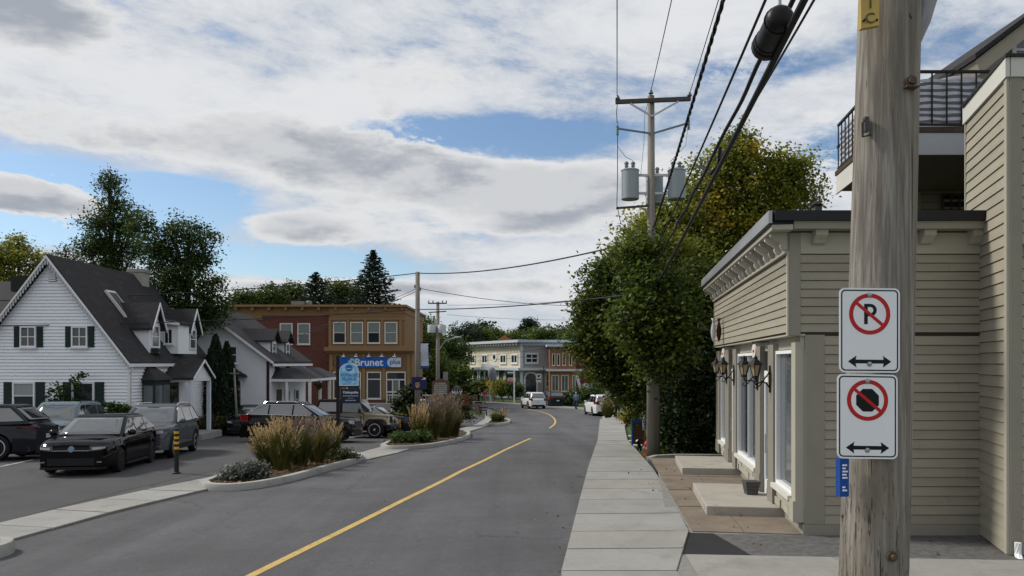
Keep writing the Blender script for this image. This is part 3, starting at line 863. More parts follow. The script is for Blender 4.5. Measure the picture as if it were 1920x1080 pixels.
# hanging oval signs above the doors
for k, (a, c) in enumerate(((3, 4), (7, 8))):
    u = (U[a] + U[c]) / 2
    t = thing('oval_sign', ('white oval hanging sign above the near shop door', 'white oval hanging sign above the far shop door')[k], 'sign', tuple(FF.p(u, 2.6, .45)), group='oval signs over the shop doors')
    cc = FF.p(u, 2.88, .32)
    mb = MB(); pts = [cc + fu * (.20 * math.cos(q)) + Z * (.13 * math.sin(q)) - fn * .012 for q in np.linspace(0, 2 * math.pi, 20, False)]
    mb.prism(pts, fn * .024); mb.build('panel', greywhite, t, recalc=True)
    mb = MB()
    mb.prism([cc + fu * (.09 * math.cos(q)) + Z * (.03 * math.sin(q)) + fn * .0125 for q in np.linspace(0, 2 * math.pi, 12, False)], fn * .003)
    mb.build('emblem', sign_r, t, recalc=True)
    mb = MB(); mb.tube([FF.p(u, 3.05, .05), FF.p(u, 3.05, .36), FF.p(u, 3.0, .32)], .010, 5); mb.build('bracket', iron, t)
# pair of carved fish on the board front
uf = [(1357, 620)]
k = (1357 - 960) / FPX; uu = (k * u0p.y - u0p.x) / (fu.x - k * fu.y)
t = thing('fish_plaque', 'pair of carved fish, one silver and one dark red, on the upper boards', 'plaque', tuple(FFu.p(uu, 3.2, .03)))
for s, m, nm in ((.26, mat('fish_silver', (.45, .46, .46), .5, .2, 12), 'silver_fish'), (.12, mat('fish_red', (.035, .012, .013), .5, .3, 12), 'red_fish')):
    mb = MB(); prof = []
    for i in range(9):
        f = i / 8; prof.append((max(.004, .125 * math.sin(math.pi * min(1, f * 1.12)) ** .8 if f < .86 else .03 + (f - .86) * .6), .74 * f))
    mb.lathe([(r_ * .5, z_ * .8) for r_, z_ in prof], FFu.p(uu - s * .3, 3.17, s), 10); o = mb.build(nm, m, t, smooth=True)

# two door steps and planter box
def step(u0, u1, out, z0, label):
    t = MB(); FF.box(t, u0, u1, -.05, z0, .0, out)
    return tag(t.build('door_step', step_m, bevel=.015), label, 'step', 'concrete steps at the shop doors')
step(fu_px(1466) - .35, fu_px(1424), 1.30, .245, 'near concrete slab step with the grey planter on it')
step(fu_px(1391), fu_px(1365), 1.34, .245, 'far concrete slab step before the second shop door')
pc = FF.p(fu_px(1446), .247, .36)
t = thing('planter_box', 'small dark grey square planter on the near shop step', 'planter', tuple(pc))
mb = MB()
def frus(mb, c, a, bb, z0, z1): mb.hexa([(c.x - a, c.y - a, z0), (c.x + a, c.y - a, z0), (c.x + a, c.y + a, z0), (c.x - a, c.y + a, z0), (c.x - bb, c.y - bb, z1), (c.x + bb, c.y - bb, z1), (c.x + bb, c.y + bb, z1), (c.x - bb, c.y + bb, z1)])
frus(mb, pc, .095, .125, .248, .455); mb.build('pot', plastic_g, t)
mb = MB(); frus(mb, pc, .135, .135, .457, .49); mb.build('rim', plastic_g, t)
mb = MB(); frus(mb, pc, .119, .122, .385, .40); frus(mb, pc, .113, .116, .33, .345); mb.build('band', mat('planter_band', (.05, .048, .045)), t)

# ================================================================== TALL WING AND BALCONY HOUSE
wn = Vector((6.66, 10.3)); wf = Vector((7.28, 12.3))
wing = thing('house_wing', 'tall beige clapboard wing with pale cap board at the right edge', 'building', (wn.x, wn.y, 0))
wu = Vector((wf.x - wn.x, wf.y - wn.y, 0)); WL = wu.length; wu.normalize(); wnrm = Vector((-wu.y, wu.x, 0))
WF = Face((wn.x, wn.y, 0), wu, wnrm); WS = Face((wn.x, wn.y, 0), (1, 0, 0), (0, -1, 0))
WT = PZ(146, 10.3)
mb = MB(); quad_block(mb, [tuple(wn), (12, 10.3), (12, 12.3), tuple(wf)], .02, WT + .2); mb.build('wall', wall_core, wing)
h = (WT - .1) / 40
wing_m = [mat('wing_board_%d' % k, tuple(q * (1, .955, 1.035)[k] for q in (.325, .299, .235)), .7, .12, 1.6, .12, 50, stretch=(1, 1, 5)) for k in range(3)]
for i in range(40): clap(WF, .10, WL - .06, .1 + i * h, h, wing, wing_m[(i * 7 // 3) % 3])
for i in range(40): clap(WS, .17, 5, .1 + i * h, h, wing, wing_m[(i * 5 // 2) % 3])
mb = MB(); WF.box(mb, -.02, .095, .1, WT, 0, .03); mb.build('corner_board', beige_trim, wing)
mb = MB(); WF.box(mb, WL - .055, WL, .1, WT, 0, .03); mb.build('corner_board', beige_trim, wing)
mb = MB(); WS.box(mb, .0, .165, .1, WT, .0, .03); mb.build('corner_board', mat('beige_corner', (.36, .335, .265)), wing)
mb = MB(); WF.box(mb, -.05, WL + .03, WT + .002, WT + .26, 0, .05); mb.build('cap_board', greywhite, wing)
mb = MB(); WS.box(mb, .0, 5, WT + .002, WT + .26, 0, .05); mb.build('cap_board', greywhite, wing)
mb = MB(); quad_block(mb, [(wn.x - .09, wn.y - .08), (12, 10.22), (12, 12.4), (wf.x - .09, wf.y)], WT + .262, WT + .30); mb.build('cap_flashing', black_flash, wing)
mb = MB(); WS.box(mb, .19, .55, PZ(482, 10.3), PZ(455, 10.3), .03, .06); mb.build('band_board', greywhite, wing)
mb = MB(); mb.tube([(6.72, 10.2, .28), (6.72, 10.2, .12), (6.68, 10.08, .06)], .045, 8); mb.build('drain_spout', white, wing)

hs = thing('balcony_house', 'beige two-storey house with railed balcony rising behind the shop roof', 'building', (8.85, 16.8, 0))
HF = Face((PX(1717, 16.8), 16.8, 0), (1, 0, 0), (0, -1, 0))
mb = MB(); HF.box(mb, 0, 6, .0, 8.6, -2.3, 0); mb.build('wall', wall_core, hs)
h = .165
for i in range(int((6.36 - 4.7) / h) + 1): clap(HF, .1, 6, 4.7 + i * h, h, hs, board_mat(i))
mb = MB(); HF.box(mb, -.02, .095, 4.7, 6.4, 0, .03); mb.build('corner_board', beige_trim, hs)
window(HF, PX(1790, 16.8) - HF.o.x, PZ(402, 16.8), .62, .45, hs, brown_w, glass, nx=3, ny=1, fw=.05)
bc = Vector((6.7, 13.7)); bf = bc + Vector(fu[:2]) * 3.13
DZ = 6.8
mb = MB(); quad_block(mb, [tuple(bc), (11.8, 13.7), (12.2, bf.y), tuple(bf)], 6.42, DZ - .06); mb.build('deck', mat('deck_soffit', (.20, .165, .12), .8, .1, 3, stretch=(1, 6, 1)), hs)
BF = Face((bc.x, bc.y, 0), fu, fn); BS = Face((bc.x, bc.y, 0), (1, 0, 0), (0, -1, 0))
mb = MB(); BF.box(mb, -.03, 3.16, 6.37, 6.76, .002, .04); mb.build('fascia', greywhite, hs)
mb = MB(); BS.box(mb, -.03, 5, 6.37, 6.76, .002, .04); mb.build('fascia', mat('fascia_grey', (.42, .43, .44), .6, .06, 2), hs)
mb = MB(); BS.box(mb, -.05, 5, 6.765, 6.86, -.02, .06); BF.box(mb, -.05, 3.2, 6.765, 6.86, -.02, .06); mb.build('deck_edge', mat('deck_edge', (.07, .05, .035), .9, .3, 5), hs)
RT = 7.88
mb = MB()
for F0, L in ((BF, 3.13), (BS, 5.0)):
    F0.box(mb, -.02, L, RT - .045, RT, -.02, .03); F0.box(mb, -.02, L, 6.90, 6.93, -.02, .03)
rail = mb.build('railing', iron, hs)
for F0, L in ((BF, 3.13), (BS, 5.0)):
    n = int(L / .26)
    for i in range(n + 1):
        m2 = MB(); F0.box(m2, i * L / n - .011, i * L / n + .011, 6.92, RT - .045, -.006, .016); m2.build('baluster', iron, rail)
# woven screen tied inside the railing: striped strips
scr = mat('screen_stripe', (.50, .51, .54), .9, .15, 3)
scr2 = mat('screen_stripe_dark', (.13, .135, .155), .9, .15, 3)
for F0, L in ((BF, 3.13), (BS, 2.6)):
    z = 6.95; k = 0
    nrow = 14
    for i in range(nrow):
        hh = (RT - .14 - 6.95) / nrow
        m2 = MB(); nseg = 26
        for s in range(nseg):
            a, c = L * s / nseg, L * (s + 1) / nseg
            za = math.sin(a * 9 + i) * .008; zb = math.sin(c * 9 + i) * .008
            q0 = F0.p(a, z + za, -.03 - .012 * math.sin(a * 14)); q1 = F0.p(c, z + zb, -.03 - .012 * math.sin(c * 14))
            q2 = F0.p(c, z + hh + zb, -.035 - .012 * math.sin(c * 14)); q3 = F0.p(a, z + hh + za, -.035 - .012 * math.sin(a * 14))
            m2.add([q0, q1, q2, q3], [(0, 1, 2, 3)])
        m2.build('screen_strip', scr if i % 2 else scr2, rail)
        z += hh
# roof slope rising to the right
mb = MB()
rz0, rz1 = PZ(128, 15), PZ(-10, 15)
x0, x1 = PX(1806, 15), PX(1985, 15)
mb.prism([(x0, 14.6, rz0), (x1, 14.6, rz1), (x1, 14.6, rz1 - .3), (x0 + .1, 14.6, rz0 - .25)], (0, 6, 0)); mb.build('roof', mat('roof_soffit', (.33, .30, .235), .7, .08, 2), hs, recalc=True)
mb = MB(); mb.prism([(x0 - .05, 14.52, rz0), (x1, 14.52, rz1), (x1, 14.52, rz1 + .1), (x0 - .05, 14.52, rz0 + .1)], (0, 6.2, 0)); mb.build('shingles', shingle, hs, recalc=True)
mb = MB(); mb.prism([(x0 + .25, 15.2, 6.9), (x1, 15.2, 6.9), (x1, 15.2, rz1 - .2), (x0 + .25, 15.2, rz0 - .1)], (0, .15, 0)); mb.build('gable_wall', beige, hs, recalc=True)
WG = Face((PX(1890, 15.2), 15.2, 0), (1, 0, 0), (0, -1, 0))
window(WG, .55, PZ(130, 15.2), 1.0, .75, hs, white, glass_pale, fw=.08)
# covered patio furniture on the balcony
cv = thing('furniture_cover', 'grey slumped furniture cover poking above the balcony railing', 'cover', (PX(1785, 14.6), 14.6, DZ))
mb = MB()
prof = [(.62, 0), (.62, .9), (.52, 1.12), (.36, 1.2), (.2, 1.24), (.04, 1.25)]
mb.lathe(prof, (PX(1785, 14.6), 14.6, DZ), 12); mb.build('cover', plaid_w, cv, smooth=True, sharp=50)
# vent and parapet on the shop roof
vt = thing('roof_vent', 'small dark vent standing on the shop roof edge', 'vent', (PX(1531, 17), 17, 4.75))
mb = MB(); mb.box(PX(1525, 17), PX(1538, 17), 16.9, 17.1, 4.75, PZ(388, 17)); mb.build('duct', mat('vent', (.10, .10, .10)), vt)
mb = MB(); mb.lathe([(.12, 0), (.13, .05), (.05, .12)], (PX(1531, 17), 17, PZ(388, 17)), 8); mb.build('cowl', black_flash, vt)
pr = MB(); pr.box(PX(1535, 17.4), PX(1720, 17.4), 17.4, 17.6, 4.75, PZ(396, 17.4)); pr.build('parapet', greywhite, shop)

# ================================================================== NEAR UTILITY POLE WITH SIGNS
def pole_mat():
    m = bpy.data.materials.new('near_pole_wood'); m.use_nodes = True
    n = NB(m.node_tree); bs = m.node_tree.nodes['Principled BSDF']
    geo = n.n('ShaderNodeNewGeometry')
    def st(v):
        q = n.n('ShaderNodeVectorMath', operation='MULTIPLY'); n.link(geo.outputs['Position'], q.inputs[0]); q.inputs[1].default_value = v; return q.outputs[0]
    fine = n.noise(st((60, 60, 2.2)), 1.0, 6, .65, .3)
    mid = n.noise(st((16, 16, 1.1)), 1.0, 5, .6, .8)
    crack = n.noise(st((62, 62, 1.1)), 1.0, 3, .5, .3)
    big = n.noise(st((2.5, 2.5, .9)), 1.0, 4, .6)
    base = n.mix(n.mr(mid, .3, .7), (.17, .155, .135, 1), (.36, .335, .30, 1))
    base = n.mix(n.mr(fine, .42, .62), n.mix(.5, base, (.075, .065, .054, 1)), base)
    base = n.mix(n.mr(big, .4, .7), base, n.mix(.6, base, (.22, .185, .14, 1)))
    sp = n.n('ShaderNodeSeparateXYZ'); n.link(geo.outputs['Position'], sp.inputs[0])
    low = n.mr(sp.outputs[2], 2.35, 1.9)
    gou = n.noise(st((85, 85, 8)), 1.0, 4, .65, .5)
    gm = n.m('MULTIPLY', n.mr(gou, .58, .66), low)
    ck = n.mr(crack, .66, .72)
    base = n.mix(ck, base, (.03, .027, .023, 1))
    base = n.mix(n.m('MULTIPLY', gm, .75), base, (.05, .04, .03, 1))
    knot = n.mr(n.noise(st((13, 13, 9)), 1.0, 2, .5), .74, .77)
    base = n.mix(knot, base, (.04, .034, .03, 1))
    n.link(base, bs.inputs['Base Color'])
    bs.inputs['Roughness'].default_value = .9; bs.inputs['Specular IOR Level'].default_value = .2
    hgt = n.m('SUBTRACT', n.m('ADD', n.m('MULTIPLY', fine, .5), n.m('MULTIPLY', mid, .5)), n.m('ADD', n.m('MULTIPLY', ck, .7), n.m('MULTIPLY', gm, .6)))
    bn = n.n('ShaderNodeBump'); bn.inputs['Strength'].default_value = .8; bn.inputs['Distance'].default_value = .012
    n.link(hgt, bn.inputs['Height']); n.link(bn.outputs[0], bs.inputs['Normal'])
    return m
PD = 3.8
def pole_x(z): return 1.786 + (z - 1.61) * .0287
pole1 = thing('utility_pole', 'thick weathered grey wooden pole close to the camera, carrying two white parking signs', 'utility pole', (pole_x(.15), PD, .15))
mb = MB(); NS, NR = 40, 150
for j in range(NR + 1):
    z = .1 + 10.9 * (j / NR) ** 1.25
    r0 = .169 - .0062 * z
    for k in range(NS):
        a = 2 * math.pi * k / NS
        r = r0 * (1 + .012 * math.sin(3 * a + z * .9) + .008 * math.sin(7 * a - z * 1.7 + 2) + .006 * math.sin(17 * a + z * .6))
        if z < 2.2: r -= .004 * abs(math.sin(11 * a + 2 * math.sin(z * 6))) * (2.2 - z)
        mb.v.append((pole_x(z) + r * math.cos(a), PD + r * math.sin(a), z))
for j in range(NR):
    for k in range(NS):
        a = j * NS + k; c = j * NS + (k + 1) % NS; mb.f.append([a, c, c + NS, a + NS]); mb.mi.append(0)
mb.f.append([NR * NS + k for k in range(NS)]); mb.mi.append(0)
mb.build('shaft', pole_mat(), pole1, smooth=True)
# fittings
def front(z, dx): # surface point on the camera side
    r = .169 - .0062 * z
    return Vector((pole_x(z) + dx, PD - math.sqrt(max(1e-4, r * r - dx * dx)), z))
q = front(PZ(150, 3.63), .04)
mb = MB(); mb.cyl(q + Vector((0, .02, 0)), q + Vector((0, -.035, 0)), .016, n=8); mb.cyl(q + Vector((0, -.01, .0)), q + Vector((0, -.022, 0)), .028, n=6)
mb.bar(q + Vector((-.03, -.012, -.028)), q + Vector((.03, -.012, -.03)), .05, .006); mb.build('step_bolt', mat('rusty_bolt', (.09, .065, .045), .7, .3, 30), pole1)
q = front(PZ(1044, 3.63), .01)
mb = MB(); mb.cyl(q, q + Vector((0, -.012, 0)), .026, n=8); mb.cyl(q, q + Vector((0, -.03, 0)), .012, n=6); mb.build('through_bolt', mat('rusty_bolt', ()), pole1)
z = PZ(245, 3.8)
mb = MB(); xx = pole_x(z) - .14
mb.box(xx - .012, xx + .008, PD - .11, PD - .08, z - .035, z + .035); mb.tube([(xx, PD - .1, z + .03), (xx - .03, PD - .12, z), (xx - .02, PD - .1, z - .06), (xx + .02, PD - .1, z - .05)], .006, 5); mb.build('hook_bracket', mat('dull_metal', (.07, .07, .068), .5, .2, 20, metal=.5), pole1)
mb = MB(); z = 4.5
mb.tube([(pole_x(4.2) + .135, PD, 4.22), (pole_x(4.3) + .165, PD, 4.36), (pole_x(4.5) + .2, PD, 4.52), (pole_x(4.7) + .21, PD, 4.75)], [.012, .04, .05, .05], 8); mb.build('cable_guard', mat('guard_grey', (.30, .30, .31), .6, .1, 5), pole1)
PF = Face((0, PD - .15, 0), (1, 0, 0), (0, -1, 0))
# numbered brass plate
xp = PX(1627.5, 3.66); zp = PZ(18, 3.66)
mb = MB()
mb.add([(xp - .038, PD - .152, zp - .095), (xp + .042, PD - .165, zp - .085), (xp + .042, PD - .165, zp + .10), (xp - .038, PD - .152, zp + .10)], [(0, 1, 2, 3)])
mb.prism([(xp - .038, PD - .1515, zp - .095), (xp + .042, PD - .1645, zp - .085), (xp + .042, PD - .1645, zp + .10), (xp - .038, PD - .1515, zp + .10)], (0, .03, 0)); pl = mb.build('number_plate', brass, pole1)
pk = mat('plate_print', (.12, .085, .03), .6, .2, 10)
add_text('1', .075, pl, PF, xp + .002, zp + .02, .013, pk, thick=.001); add_text('C', .07, pl, PF, xp + .0, zp - .052, .013, pk, thick=.001)
mb = MB()
for sx in (-.028, .03): mb.cyl((xp + sx, PD - .14, zp - .06), (xp + sx, PD - .168, zp - .06), .006, n=6)
mb.build('nail', black_flash, pl)
# little blue strip tag
xb = PX(1578, 3.7)
mb = MB(); zb0, zb1 = PZ(930, 3.7), PZ(857, 3.7)
mb.prism([(xb - .018, PD - .125, zb0), (xb + .018, PD - .14, zb0 + .004), (xb + .018, PD - .14, zb1), (xb - .018, PD - .125, zb1 - .004)], (0, .05, 0)); bt = mb.build('blue_tag', blue_s, pole1, recalc=True)
mb = MB()
for dz_, w in ((.03, .02), (.045, .012), (.09, .022), (.105, .018), (.12, .024), (.135, .014), (.15, .02)):
    mb.box(xb - .012, xb - .012 + w, PD - .1425, PD - .139, zb0 + dz_, zb0 + dz_ + .007)
mb.build('lettering', sign_w, bt)

def rrect(w, h, r, n=6):
    o = []
    for cx, cz, a0 in ((w / 2 - r, h / 2 - r, 0), (-w / 2 + r, h / 2 - r, 90), (-w / 2 + r, -h / 2 + r, 180), (w / 2 - r, -h / 2 + r, 270)):
        for i in range(n + 1):
            a = R(a0 + 90 * i / n); o.append((cx + r * math.cos(a), cz + r * math.sin(a)))
    return o
def ringface(mb, F, c, po, pi, o0, o1):
    n = len(po)
    A = [F.p(c[0] + u, c[1] + z, o1) for u, z in po]; B = [F.p(c[0] + u, c[1] + z, o1) for u, z in pi]
    A0 = [F.p(c[0] + u, c[1] + z, o0) for u, z in po]; B0 = [F.p(c[0] + u, c[1] + z, o0) for u, z in pi]
    mb.add(A + B + A0 + B0, [(i, (i + 1) % n, n + (i + 1) % n, n + i) for i in range(n)] + [(2 * n + i, 2 * n + (i + 1) % n, (i + 1) % n, i) for i in range(n)] + [(n + i, n + (i + 1) % n, 3 * n + (i + 1) % n, 3 * n + i) for i in range(n)])
def circ(r, n=40): return [(r * math.cos(2 * math.pi * i / n), r * math.sin(2 * math.pi * i / n)) for i in range(n)]
SD = PD - .178
def parking_sign(px, py, kind, label, roll):
    cx, cz = PX(px, SD), PZ(py, SD)
    t = thing('parking_sign', label, 'sign', (cx, SD, cz), group='parking signs on the near pole')
    F = Face((cx, SD, cz), (math.cos(R(roll)), 0, math.sin(R(roll))), (0, -1, 0))
    w, h = .285, .398
    mb = MB(); F.poly(mb, rrect(w, h, .026), 0, .003); mb.build('panel', sign_w, t, recalc=True)
    mb = MB(); ringface(mb, F, (0, 0), rrect(w - .016, h - .016, .02), rrect(w - .028, h - .028, .015), .003, .0036); mb.build('border', sign_k, t, recalc=True)
    cc = (0, .077)
    mb = MB()
    if kind == 'stop':
        r = .058; F.poly(mb, [(cc[0] + r * math.cos(R(22.5 + 45 * i)), cc[1] + r * math.sin(R(22.5 + 45 * i))) for i in range(8)], .003, .0036)
        mb.build('octagon', sign_k, t, recalc=True)
    else:
        x0, z0 = cc[0] - .026, cc[1] - .048
        F.box(mb, x0, x0 + .017, z0, z0 + .096, .003, .0036)
        oc = (x0 + .03, z0 + .0665)
        po = [(x0 + .0172, z0 + .096)] + [(oc[0] + .0295 * math.cos(a), oc[1] + .0295 * math.sin(a)) for a in np.linspace(math.pi / 2, -math.pi / 2, 14)] + [(x0 + .0172, z0 + .037)]
        pi = [(x0 + .0172, z0 + .081)] + [(oc[0] - .001 + .0145 * math.cos(a), oc[1] + .0145 * math.sin(a)) for a in np.linspace(math.pi / 2, -math.pi / 2, 14)] + [(x0 + .0172, z0 + .052)]
        for i in range(len(po) - 1):
            F.poly(mb, [po[i], pi[i], pi[i + 1], po[i + 1]], .003, .0036)
        mb.build('letter', sign_k, t, recalc=True)
    mb = MB(); ringface(mb, F, cc, circ(.097), circ(.078), .003, .0043)
    a = R(-40); d = Vector((math.cos(a), math.sin(a))); nn = Vector((-d.y, d.x)) * .0075
    ends = [Vector(cc) - d * .0805, Vector(cc) + d * .0805]
    F.poly(mb, [tuple(ends[0] + nn), tuple(ends[0] - nn), tuple(ends[1] - nn), tuple(ends[1] + nn)], .0031, .0042)
    mb.build('prohibition_ring', sign_r, t, recalc=True)
    mb = MB(); za = -.147
    F.poly(mb, [(-.102, za), (-.062, za + .028), (-.066, za + .009), (.066, za + .009), (.062, za + .028), (.102, za), (.062, za - .028), (.066, za - .009), (-.066, za - .009), (-.062, za - .028)], .003, .0037)
    mb.build('arrow', sign_k, t, recalc=True)
    for z_ in (.166, -.158):
        mb = MB(); c = F.p(-.001, z_, .003); mb.lathe([(.012, 0), (.012, .003), (.008, .008), (.003, .01)], (0, 0, 0), 10)
        mb.v = [(c.x + v[0], c.y - v[2], c.z + v[1]) for v in mb.v]; mb.build('bolt', mat('bolt_zinc', (.35, .37, .39), .35, .1, 40, metal=.7), t, smooth=True, recalc=True)
    mb = MB(); F.box(mb, -.05, .05, -.16, -.12, -.04, -.001); F.box(mb, -.05, .05, .12, .16, -.04, -.001); mb.build('mounting_bracket', steel, t)
parking_sign(1630, 619.5, 'P', 'upper white sign with a crossed-out letter P and a double arrow', -.6)
parking_sign(1626, 781, 'stop', 'lower white sign with a crossed-out black octagon and a double arrow', -.9)

# ================================================================== SECOND POLE WITH TRANSFORMERS
D2 = 23.5; X2 = PX(1222, D2); B2 = G(D2)
pole2 = thing('utility_pole', 'wooden pole with crossarm and three grey transformers rising out of the big tree', 'utility pole', (X2, D2, B2))
mb = MB(); top2 = PZ(180, D2)
mb.tube([(X2, D2, B2 - .2), (X2 - .01, D2, 4), (X2 - .02, D2, top2)], [.16, .135, .1], 14); mb.build('shaft', wood_far, pole2, smooth=True)
mb = MB(); xl, xr = PX(1153, D2), PX(1293, D2)
mb.bar((xl, D2 - .13, PZ(194, D2)), (xr, D2 - .13, PZ(188, D2)), .1, .12); mb.build('crossarm', mat('crossarm_wood', (.085, .078, .072), .9, .2, 6), pole2)
mb = MB()
mb.bar((PX(1180, D2), D2 - .19, PZ(198, D2)), (X2, D2 - .13, PZ(221, D2)), .03, .05); mb.bar((PX(1270, D2), D2 - .19, PZ(194, D2)), (X2, D2 - .13, PZ(220, D2)), .03, .05); mb.build('brace', steel, pole2)
mb = MB(); mb.bar((PX(1158, D2), D2 - .1, PZ(243, D2)), (X2, D2 - .08, PZ(252, D2)), .045, .05); mb.bar((PX(1288, D2), D2 - .1, PZ(233, D2)), (X2, D2 - .08, PZ(252, D2)), .045, .05); mb.build('standoff_arm', mat('arm_blue_grey', (.16, .21, .24), .5, .1, 5), pole2)
def insul(x, y, z, s=1.0):
    mb = MB(); mb.lathe([(.02 * s, 0), (.075 * s, .02), (.08 * s, .05), (.05 * s, .07), (.055 * s, .1), (.03 * s, .14), (.0, .15)], (x, y, z), 10); mb.build('insulator', porcelain, pole2, smooth=True)
for px, py in ((1157, 190), (1219, 180), (1291, 184)): insul(PX(px, D2), D2 - .13, PZ(py, D2))
for px, py in ((1157, 248), (1290, 238)):
    x = PX(px, D2); z = PZ(py, D2)
    mb = MB(); mb.lathe([(.02, -.12), (.05, -.1), (.02, -.07), (.05, -.04), (.02, 0), (.05, .04), (.02, .08), (.05, .12), (.02, .18), (.015, .3)], (x, D2 - .1, z), 8); mb.build('fuse_cutout', porcelain, pole2, smooth=True)
mb = MB(); mb.bar((PX(1155, D2), D2 - .05, PZ(391, D2)), (X2, D2 - .05, PZ(386, D2)), .06, .06); mb.build('spacer_arm', mat('crossarm_wood', ()), pole2)
for px, dy, nm in ((1181, -.05, 0), (1232, .45, 1), (1268, -.05, 2)):
    cx = PX(px, D2); zb = PZ(375, D2) if nm != 1 else PZ(378, D2)
    mb = MB(); r = .27
    mb.lathe([(r * .93, 0), (r, .015), (r, .03), (r * .99, .86), (r * 1.04, .87), (r * 1.04, .895), (r * .9, .92), (0, .95)], (cx, D2 + dy, zb), 20)
    tk = mb.build('transformer', transf, pole2, smooth=True, sharp=40)
    for dx_ in (-.11, .09):
        mb = MB(); mb.lathe([(.035, 0), (.07, .03), (.04, .06), (.07, .09), (.04, .12), (.075, .16), (.05, .22), (.02, .24)], (cx + dx_, D2 + dy, zb + .93), 8); mb.build('bushing', porcelain, tk, smooth=True)
    s = 1 if cx < X2 else -1
    for zz in (.2, .75):
        mb = MB(); mb.bar((cx + s * r * .9, D2 + dy * .8, zb + zz), (X2, D2, zb + zz), .06, .07); mb.build('hanger', steel, tk)
for px in (1157,):
    mb = MB(); xx = PX(px, D2)
    mb.tube([(xx, D2 - .1, PZ(190, D2)), (xx - .03, D2 - .1, PZ(215, D2)), (xx, D2 - .1, PZ(240, D2)), (xx, D2 - .1, PZ(330, D2)), (xx - .02, D2 - .1, PZ(385, D2)), (PX(1163, D2), D2 - .1, PZ(420, D2)), (PX(1190, D2), D2 - .1, PZ(440, D2)), (X2, D2 - .1, PZ(432, D2))], .012, 5, False)
    mb.tube([(xx, D2 - .1, PZ(276, D2)), (PX(1172, D2), D2 - .1, PZ(296, D2)), (PX(1186, D2), D2 - .1, PZ(303, D2))], .008, 4, False)
    mb.tube([(PX(1218, D2), D2 - .12, PZ(180, D2)), (PX(1208, D2), D2 - .12, PZ(215, D2)), (PX(1206, D2), D2 - .12, PZ(270, D2)), (PX(1200, D2), D2 - .12, PZ(330, D2))], .008, 4, False)
    mb.tube([(PX(1288, D2), D2 - .12, PZ(240, D2)), (PX(1284, D2), D2 - .12, PZ(275, D2)), (PX(1255, D2), D2 - .12, PZ(305, D2))], .008, 4, False)
    mb.build('jumper_wire', cable_m, pole2)
mb = MB()
for k in range(14):
    a = random.uniform(0, 6.28); zc_ = PZ(435, D2) - random.uniform(-.1, .35)
    mb.tube([(X2 + .16 * math.cos(a), D2 - .05 + .16 * math.sin(a), zc_), (X2 + .28 * math.cos(a + .8), D2 + .25 * math.sin(a + .8), zc_ - .12), (X2 + .18 * math.cos(a + 1.6), D2 + .18 * math.sin(a + 1.6), zc_ - .25)], .022, 5)
mb.build('cable_bundle', cable_m, pole2)
# crossarm of the near pole (above the frame, it carries the wires)
mb = MB(); mb.bar((.35, PD - .16, 10.35), (3.2, PD - .16, 10.35), .1, .12); mb.build('crossarm', mat('crossarm_wood', ()), pole1)

def wire(name, a, c, r, sag, label, m=cable_m, n=24, twist=0, seg=6, cat='cable', wob=0.0, group='overhead cables'):
    a, c = Vector(a), Vector(c); pts = []
    for i in range(n + 1):
        f = i / n; q = a.lerp(c, f); q.z -= sag * 4 * f * (1 - f)
        if wob: q += Vector((math.sin(f * 47) * wob, 0, math.sin(f * 61 + 1) * wob))
        pts.append(q)
    mb = MB()
    if twist:
        for s in range(twist):
            tp = []
            nn = n * 6
            for i in range(nn + 1):
                f = i / nn; q = a.lerp(c, f); q.z -= sag * 4 * f * (1 - f)
                ang = f * (c - a).length * 7 + 2 * math.pi * s / twist
                tp.append(q + Vector((math.cos(ang) * r, 0, math.sin(ang) * r)))
            mb.tube(tp, r * .8, 4, False)
    else: mb.tube(pts, r, seg, False)
    return tag(mb.build(name, m, smooth=True), label, cat, group)
def through(px, py, z):   # point on the image ray at height z
    d = (z - CAMZ) / ((HORIZON - py) / FPX); return Vector((PX(px, d), d, z))
def via(B, px0, z0, py0=0):
    """extend the line from B through the ray point at height z0 back to the near pole's distance"""
    q = through(px0, py0, z0); f = (PD - B.y) / (q.y - B.y)
    return B.lerp(q, f)
b1 = P(1157, 186, D2 - .13); b2 = P(1219, 176, D2 - .13); b3 = P(1291, 181, D2 - .13)
for k, (B, px, lab) in enumerate(((b1, 1157, 'thin bare power wire at the left end of the crossarm'), (b2, 1258, 'thin bare power wire on the middle crossarm insulator'), (b3, 1346, 'thin bare power wire at the right end of the crossarm'))):
    A = via(B, px, B.z - .25); A.z = 10.5
    wire('power_wire', A, B, .012, .22, lab, mat('wire_green', (.035, .06, .06), .5, .1, 5), seg=5)
cb = P(1224, 432, D2 - .1)
wire('secondary_cable', via(cb, 1352, 7.1), cb, .017, .12, 'twisted black cable running up from the pole beneath the crossarm', twist=3)
cb2 = P(1228, 470, D2 - .1)
wire('phone_cable', via(cb2, 1430, 6.55), cb2, .016, .10, 'thin straight black cable left of the splice case', wob=.0)
cb3 = P(1226, 500, D2 - .12)
A3 = via(cb3, 1478, 6.0)
wire('lashed_cable', A3, cb3, .024, .10, 'lumpy black cable carrying the splice case', wob=.012, n=60)
cb4 = P(1228, 540, D2 - .14)
wire('trunk_cable', via(cb4, 1504, 5.55), cb4, .031, .08, 'thickest black cable, nearest the weathered pole', seg=8)
wire('drop_wire', via(cb4, 1530, 5.7), P(1345, 305, 13.0), .012, .05, 'thin loose wire beside the thickest cable', seg=4)
